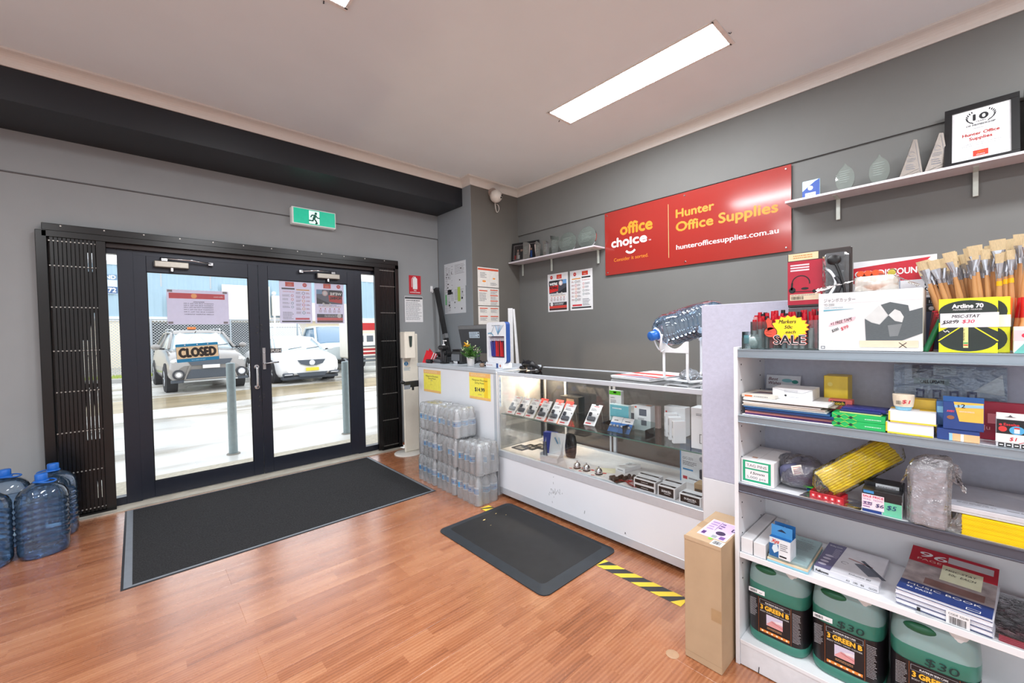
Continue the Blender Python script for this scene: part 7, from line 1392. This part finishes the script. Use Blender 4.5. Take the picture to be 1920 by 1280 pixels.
# ---- shelf four
LW = pm((224, 224, 226), .5, var=.03, scale=14)
for i, (y, l) in enumerate(((.618, 'long white carton against the side panel on the fourth shelf'), (.571, 'second long white carton beside the first on the fourth shelf'))): carton('long_white_box', l, (XF-.006, y, A4), .043, .31, .062-.004*i, LW)
t = thing('foam_pad', 'thin pale blue packet under the blue ribbon box', 'package', (XF-.006, .523, A4), -90); MB().box(0, .135, 0, .24, 0, .008, pm((150, 206, 224), .4), .001).box(0, .135, 0, .24, .008, .016, pm((226, 206, 176), .5), .001).build('packet', t)
def xy(q):
    q.quad(0, .0, .072, .05, pm((30, 100, 160), .4)); q.quad(.033, 0, .072, .07, pm((232, 236, 240), .4), .0007); q.text('Xyz', .008, .056, .013, pm((214, 60, 46), .5), w=.026, slant=.3, bold=.05, z=.001); q.poly([(.014, .045), (.028, .052), (.034, .028), (.018, .014), (.010, .03)], pm((214, 230, 240), .4), .0011); q.quad(.036, .006, .06, .012, INK, .0012); q.greek(.038, .03, .065, .06, 4, GREYINK, 4, z=.0012)
t = carton('ribbon_box', 'blue and white ribbon box with two hang tabs on the fourth shelf', (XF-.006, .515, A4+.0275), .073, .06, .074, pm((214, 222, 230), .4), rz=-94, front=xy, top=lambda q: q.quad(0, 0, .073, .06, pm((34, 92, 150), .4)))
for y, z0, c in ((.022, .0745, (64, 140, 200)), (.056, .0745, (40, 106, 172))):
    m = MB(frame((0, y, z0), (1, 0, 0), (0, .05, 1))); P = [(0, 0), (.072, 0), (.072, .042), (0, .042)]; hl = [(.02, .020), (.052, .020), (.044, .026), (.036, .030), (.028, .026)]
    m.box(0, .072, 0, .042, -.001, 0, pm(c, .4)); m.poly(hl, pm((20, 40, 70) if y < .04 else (196, 190, 180), .6), .0004); m.build('hang_tab', t)
t = thing('teal_book', 'pale teal catalogue lying in the middle of the fourth shelf', 'book', (XF-.003, .475, A4), -90)
t.location = (XF-.001, .520, A4+.0165)
MB().box(0, .128, 0, .25, 0, .0105, pm((150, 176, 178), .45), .001).build('cover', t); q = MB(fr_top(0, 0, .0107)); q.text('NEATFILL', .055, .215, .010, GREYINK, w=.05); q.greek(.05, .12, .118, .205, 7, GREYINK, 5, fill=.25); q.greek(.085, .03, .12, .06, 3, GREYINK, 6, fill=.25); q.build('print', t)
def ft(q):
    q.poly([(0, 0), (.048, 0), (.058, .245), (.0, .245)], pm((96, 92, 126), .4)); q.text('Binding Combs', .008, .215, .010, WHITE, w=.04)
    for k in range(4): q.disc(.018+.002*k, .035+.028*k, .013, pm((190, 186, 204), .5), .0008, ry=.009)
    q.greek(.03, .11, .052, .20, 9, pm((190, 186, 204), .5), 4, fill=.3, z=.0008)
    q.line([(.12, .16), (.19, .06)], .012, pm((70, 76, 90), .4), .0008); q.poly([(.10, .12), (.125, .135), (.18, .075), (.15, .05)], pm((90, 96, 110), .4), .0007); q.line([(.08, .15), (.15, .13)], .006, pm((170, 120, 120), .5), .0008); q.text('Enhance 80', .10, .018, .012, GREYINK, w=.06, bold=.03); q.arc(.075, .10, .01, .002, 0, 300, GREYINK)
def ff(q): q.text('Fellowes', .006, .006, .009, INK, w=.038, bold=.05); q.text('A3   100   80', .095, .006, .007, INK, w=.05); q.text('GLOSS', .158, .006, .006, INK, w=.022)
carton('laminator_box', 'purple and grey laminating pouch box on the fourth shelf', (XF+.035, .378, A4), .184, .25, .024, pm((214, 214, 220), .35), front=ff, top=ft, rz=-91)
t = thing('music_book_stack', 'stack of music books with a red and blue cover on the fourth shelf', 'books', (XF+.012, .148, A4), -90-5)
nb = 15
for i in range(nb):
    h = .0036; m = MB().box(rd.uniform(-.003, .003), .208+rd.uniform(-.004, .004), rd.uniform(-.002, .003), .275, 0, h, pm((236, 238, 246), .5)); 
    if i % 4 == 1: m.box(-.001, .209, -.0025, .0, 0, .0012, pm((30, 44, 100), .5))
    o = m.build('music_book', t); o.location = (0, 0, i*(h+.0002))
q = MB(frame((0, -.003, 0), (1, 0, 0), (0, 0, 1))); q.quad(.05, .004, .058, .016, INK, .002); q.text('Essential', .05, .020, .004, GREYINK, z=.003); q.quad(.115, .001, .165, .043, WHITE, .0022); q.bars(.122, .004, .158, .026, INK, z=.0028); q.text('CODE 32540', .12, .031, .006, INK, w=.042, z=.0028); q.build('spine_print', t)
m = MB(); Zt = nb*.0038
def cover(m, u0, u1, v0, v1, mat, dz=0):
    n = 8; V = []
    for i in range(n+1):
        v = v0+(v1-v0)*i/n; zz = Zt+.0006+dz+.045*max(0, (v-.05)/.22)**2
        V += [(u0*.208, v*1.0, zz), (u1*.208, v, zz)]
    m.add(V, [(2*i, 2*i+1, 2*i+3, 2*i+2) for i in range(n)], mat, True)
cover(m, 0, 1, .0, .075, pm((34, 58, 120), .4)); cover(m, 0, 1, .075, .20, pm((150, 140, 140), .4, var=.35, scale=30)); cover(m, 0, 1, .20, .275, pm((186, 36, 54), .4)); cover(m, .40, .85, .14, .22, pm((214, 216, 186), .5), .0008); cover(m, .45, .95, .235, .262, pm((196, 196, 200), .5), .0008); cover(m, .25, .9, .085, .125, pm((120, 90, 84), .4, var=.2), .0006); m.build('top_cover', t)
m = MB(); m.T = frame((0, 0, Zt+.0012), (1, 0, 0), (0, 1, .0)); m.text('MUSIC BOOK', .02, .047, .013, WHITE, w=.165, z=.0006); m.text('96 PAGE', .02, .026, .010, WHITE, w=.06, z=.0004); m.quad(.155, .008, .185, .022, WHITE, .0004); m.quad(.157, .010, .183, .020, pm((34, 58, 120), .4), .0008)
m.T = frame((0, .225, Zt+.0015+.045*(.175/.22)**2), (1, 0, 0), (0, 1, .36)); m.text('96', .02, .006, .026, WHITE, w=.07, slant=.2, bold=.03, z=.001); m.text('PAGE', .02, -.012, .010, pm((230, 200, 190), .5), w=.06, z=.001)
m.T = frame((0, .15, Zt+.0022+.045*(.1/.22)**2), (1, 0, 0), (0, 1, .2)); m.text('MISC-STAT', .092, .044, .010, INK, w=.07, slant=.2, z=.003); m.text('50c  EACH', .10, .022, .011, INK, w=.062, slant=.2, z=.003)
m.build('cover_print', t)
t = thing('exercise_book_pack', 'red exercise books in a clear wrap at the right edge of the fourth shelf', 'books', (XF-.004, -.072, A4), -92)
for i in range(5): MB().box(0, .30, 0, .27, .005*i, .005*i+.0045, pm((150, 60, 74), .35, var=.1, scale=10), .001).build('exercise_book', t)
q = MB(fr_top(0, 0, .0255)); q.quad(0, .20, .30, .27, pm((190, 186, 190), .4)); q.quad(0, .17, .3, .20, pm((190, 40, 60), .4)); q.text('EXERCISE', .01, .145, .016, pm((180, 170, 190), .5), w=.10); q.build('print', t)
MB().box(-.006, .30, -.008, .28, .026, .0285, clear((252, 252, 254), 1.6, .12, bump=.7, bscale=20)).build('plastic_wrap', t)
t = thing('clear_packets', 'flattened clear packets squeezed along the shelf edge under the music books', 'package', (XF-.010, .10, A4+.0), -91); m = MB(); film(m, [(0, 0, .001), (.34, 0, .001)], [(0, .02, .002), (.34, .02, .002)], 14, .0015, pm((206, 210, 212), .15, .3), 4); m.build('film_strip', t)
# ---- jerrycans on the bottom shelf
GC = pm((118, 156, 146), .32, var=.03, spec=.5); GC2 = pm((40, 128, 92), .35, var=.03); LABK = pm((26, 24, 28), .35)
def can_mesh():
    m = MB(); W, D = .212, .24; V = []; n = 40
    secs = [(0.0, .94), (.006, .985), (.02, 1.0), (.038, 1.0), (.040, .985), (.192, .985), (.195, 1.0), (.242, .998), (.262, .985), (.29, .945), (.315, .87), (.332, .74), (.336, .66)]
    F = []
    for z, s in secs:
        for i in range(n):
            a = 2*pi*i/n; c2, s2 = cos(a), sin(a); k = (abs(c2)**4.5+abs(s2)**4.5)**(-1/4.5)
            V.append((W/2+W/2*k*c2*s, D/2+D/2*k*s2*(s if z < .25 else (.5+.5*s)), z))
    F = [(j*n+i, j*n+(i+1) % n, (j+1)*n+(i+1) % n, (j+1)*n+i) for j in range(len(secs)-1) for i in range(n)]
    m.add(V, F[:n*7], GCM, True); m.add(V, F[n*7:], GCT, True); m.add(V[:n], [tuple(range(n))[::-1]], GCM); m.add(V[-n:], [tuple(range(n))], GCT)
    return m.mesh('can_body')
def can_mat(c1, nm):
    m = bpy.data.materials.new(nm); m.use_nodes = True; nt = m.node_tree; b = nt.nodes['Principled BSDF']; b.inputs['Roughness'].default_value = .3
    b.inputs['Base Color'].default_value = (*lin(c1), 1); b.inputs['Transmission Weight'].default_value = 0; b.inputs['Subsurface Weight'].default_value = .15; b.inputs['Subsurface Scale'].default_value = .01
    n = nt.nodes.new('ShaderNodeTexNoise'); n.inputs['Scale'].default_value = 6; tc = nt.nodes.new('ShaderNodeTexCoord'); nt.links.new(tc.outputs['Object'], n.inputs[0]); mr = nt.nodes.new('ShaderNodeMapRange'); mr.inputs[3].default_value = .26; mr.inputs[4].default_value = .4; nt.links.new(n.outputs[0], mr.inputs[0]); nt.links.new(mr.outputs[0], b.inputs['Roughness']); return m
GCM = can_mat((58, 128, 112), 'green_fluid_plastic'); GCT = can_mat((138, 166, 166), 'translucent_plastic'); cm = can_mesh()
hm = MB().ball((.075, .012, .305), .03, pm((20, 92, 62), .4), 14, 10, 1.35, .5, .55).tube(smooth_arc([(.045, .06, .30), (.05, .07, .322), (.06, .12, .326), (.06, .17, .322), (.05, .20, .30)], 5), .011, GCT, 10).mesh('can_handle')  # dark green ellipsoid paints the shaded handle recess; the tube is the handle
cpm = MB().lathe([(.029, .298), (.032, .302), (.032, .330), (.029, .336), (.001, .337)], pm((232, 236, 238), .35), 30, cap=False, o=(.155, .040, 0), wob=lambda r, z, t2: (r*(1+.02*(r > .029)*sin(t2*30)), z)).mesh('screw_cap')
def label_mesh():
    m = MB(); W, D = .212, .24; n = 28; V = []
    for z in (.041, .191):
        for i in range(n+1):
            a = R(180-12)+R(204)*i/n; a = R(170)+R(200)*i/n; c2, s2 = cos(a), sin(a); k = (abs(c2)**4.5+abs(s2)**4.5)**(-1/4.5); V.append((W/2+W/2*k*c2*.993, D/2+D/2*k*s2*.993, z))
    m.add(V, [(i, i+1, n+2+i, n+1+i) for i in range(n)], LABK, True)
    m.T = fr_front(0, .0005, .041) @ Matrix.Diagonal((1.14, 1.064, 1, 1)); h = .141
    m.quad(.043, .002, .044, h, pm((150, 80, 30), .5), .0008); m.quad(.142, .002, .143, h, pm((150, 80, 30), .5), .0008)
    m.line([(.047, .118), (.139, .118), (.139, .134), (.047, .134), (.047, .118)], .0009, pm((170, 170, 176), .5), .0012); m.text('PLATINUM SKIN CARE', .093, .122, .006, pm((230, 230, 230), .5), w=.056, al='c', bold=.03, z=.0012)
    m.text('3 GREEN B', .093, .098, .016, pm((246, 190, 60), .4), w=.086, al='c', bold=.07, z=.0012); m.text('BODY WASH / HAND CLEANER', .093, .088, .005, pm((220, 220, 220), .5), w=.088, al='c', z=.0012)
    m.quad(.068, .042, .118, .083, pm((214, 206, 226), .4), .001); m.poly([(.068, .046), (.085, .066), (.118, .060), (.118, .042), (.075, .042)], pm((226, 160, 160), .4), .0014); m.poly([(.09, .068), (.118, .075), (.118, .064), (.098, .062)], pm((236, 224, 230), .4), .0018); m.line([(.085, .062), (.118, .052)], .002, pm((190, 110, 120), .4), .002)
    m.greek(.07, .028, .118, .037, 2, pm((200, 150, 110), .5), 3, z=.0012); m.quad(.048, .010, .138, .020, pm((232, 140, 60), .4), .0012)
    for k in range(6): m.disc(.056+.0148*k, .015, .0032, pm((255, 240, 210), .4), .0016, 8)
    m.greek(.147, .02, .172, .13, 20, pm((190, 190, 196), .5), 8, fill=.3, z=.0016); m.greek(.015, .06, .04, .13, 14, pm((190, 190, 196), .5), 9, fill=.3, z=.0016)
    return m.mesh('label')
lm = label_mesh()
def can(loc, rz, lab, price, sticker=True):
    t = thing('jerrycan', lab, 'jerrycan', loc, rz, group='green hand cleaner jerrycans on the bottom shelf')
    for nm, me in (('can_body', cm), ('can_handle', hm), ('screw_cap', cpm), ('label', lm)): o = bpy.data.objects.new(nm, me); COL.objects.link(o); o.parent = t
    if sticker: q = MB(frame((.014, .002, .200), (1, 0, 0), (0, .0, 1))); q.quad(0, .0, .058, .018, PAPER, .003); q.bars(.004, .004, .03, .014, INK, z=.0035); q.greek(.038, .004, .052, .010, 1, GREYINK, 2, z=.0035); q.build('barcode_sticker', t)
    if price: q = MB(frame((.085, .0, .200), (1, 0, 0), (0, .0, 1))); q.text('$30', .0, .0, .024, pm((20, 50, 50), .4), w=.075, slant=.15, z=.003); q.build('handwritten_price', t)
can((XF+.022, .612, A5), -90, 'green jerrycan nearest the side panel of the shelf unit', False)
can((XF+.022, .392, A5), -90, 'green jerrycan marked $30 in the middle of the bottom shelf', True)
can((XF+.005, .166, A5), -90+2, 'green jerrycan marked $30 at the right, its base cut by the picture', True, False)
# cardboard box on the floor
t = thing('cardboard_box', 'tall narrow brown cardboard box standing beside the shelf unit', 'box', (1.70, .80, 0), -90)
MB().box(0, .150, 0, .33, .001, .522, CARD, .002).build('carton', t)
q = MB(fr_top(0, 0, .522)); q.quad(.0, .12, .15, .185, pm((170, 140, 106), .4)); q.quad(.030, .055, .145, .235, pm((236, 226, 244), .5), .0008); q.quad(.035, .06, .14, .23, pm((216, 190, 228), .5), .0011)
q.quad(.04, .07, .055, .10, pm((80, 40, 110), .5), .0014); q.disc(.105, .115, .019, pm((52, 34, 70), .5), .0014, ry=.02); q.text('E3', .13, .19, .024, pm((60, 30, 90), .5), rot=-90, bold=.05, z=.0015); q.greek(.08, .15, .10, .22, 3, pm((110, 70, 140), .5), 2, z=.0014); q.line([(.075, .13), (.075, .225)], .002, pm((80, 40, 110), .5), .0014); q.greek(.04, .12, .07, .22, 4, pm((170, 140, 190), .5), 3, z=.0014); q.quad(.085, .06, .105, .085, pm((150, 160, 160), .5), .0014); q.quad(.115, .062, .135, .09, pm((120, 80, 150), .5), .0014)
q.quad(.105, .0, .15, .045, PAPER, .001); q.bars(.11, .01, .14, .04, INK, z=.0014); q.disc(.09, .045, .009, pm((130, 210, 60), .5), .0012); q.quad(0, .001, .15, .003, pm((140, 112, 86), .6)); q.build('shipping_labels', t)
q = MB(fr_front(0, -.0002, 0)); q.quad(.11, .21, .15, .26, pm((178, 146, 108), .4)); q.quad(0, .03, .15, .031, pm((160, 132, 100), .7)); q.build('tape_patch', t)
MB().box(.0, .15, -.0012, .0, .508, .5225, pm((196, 168, 136), .8)).build('top_flap', t)
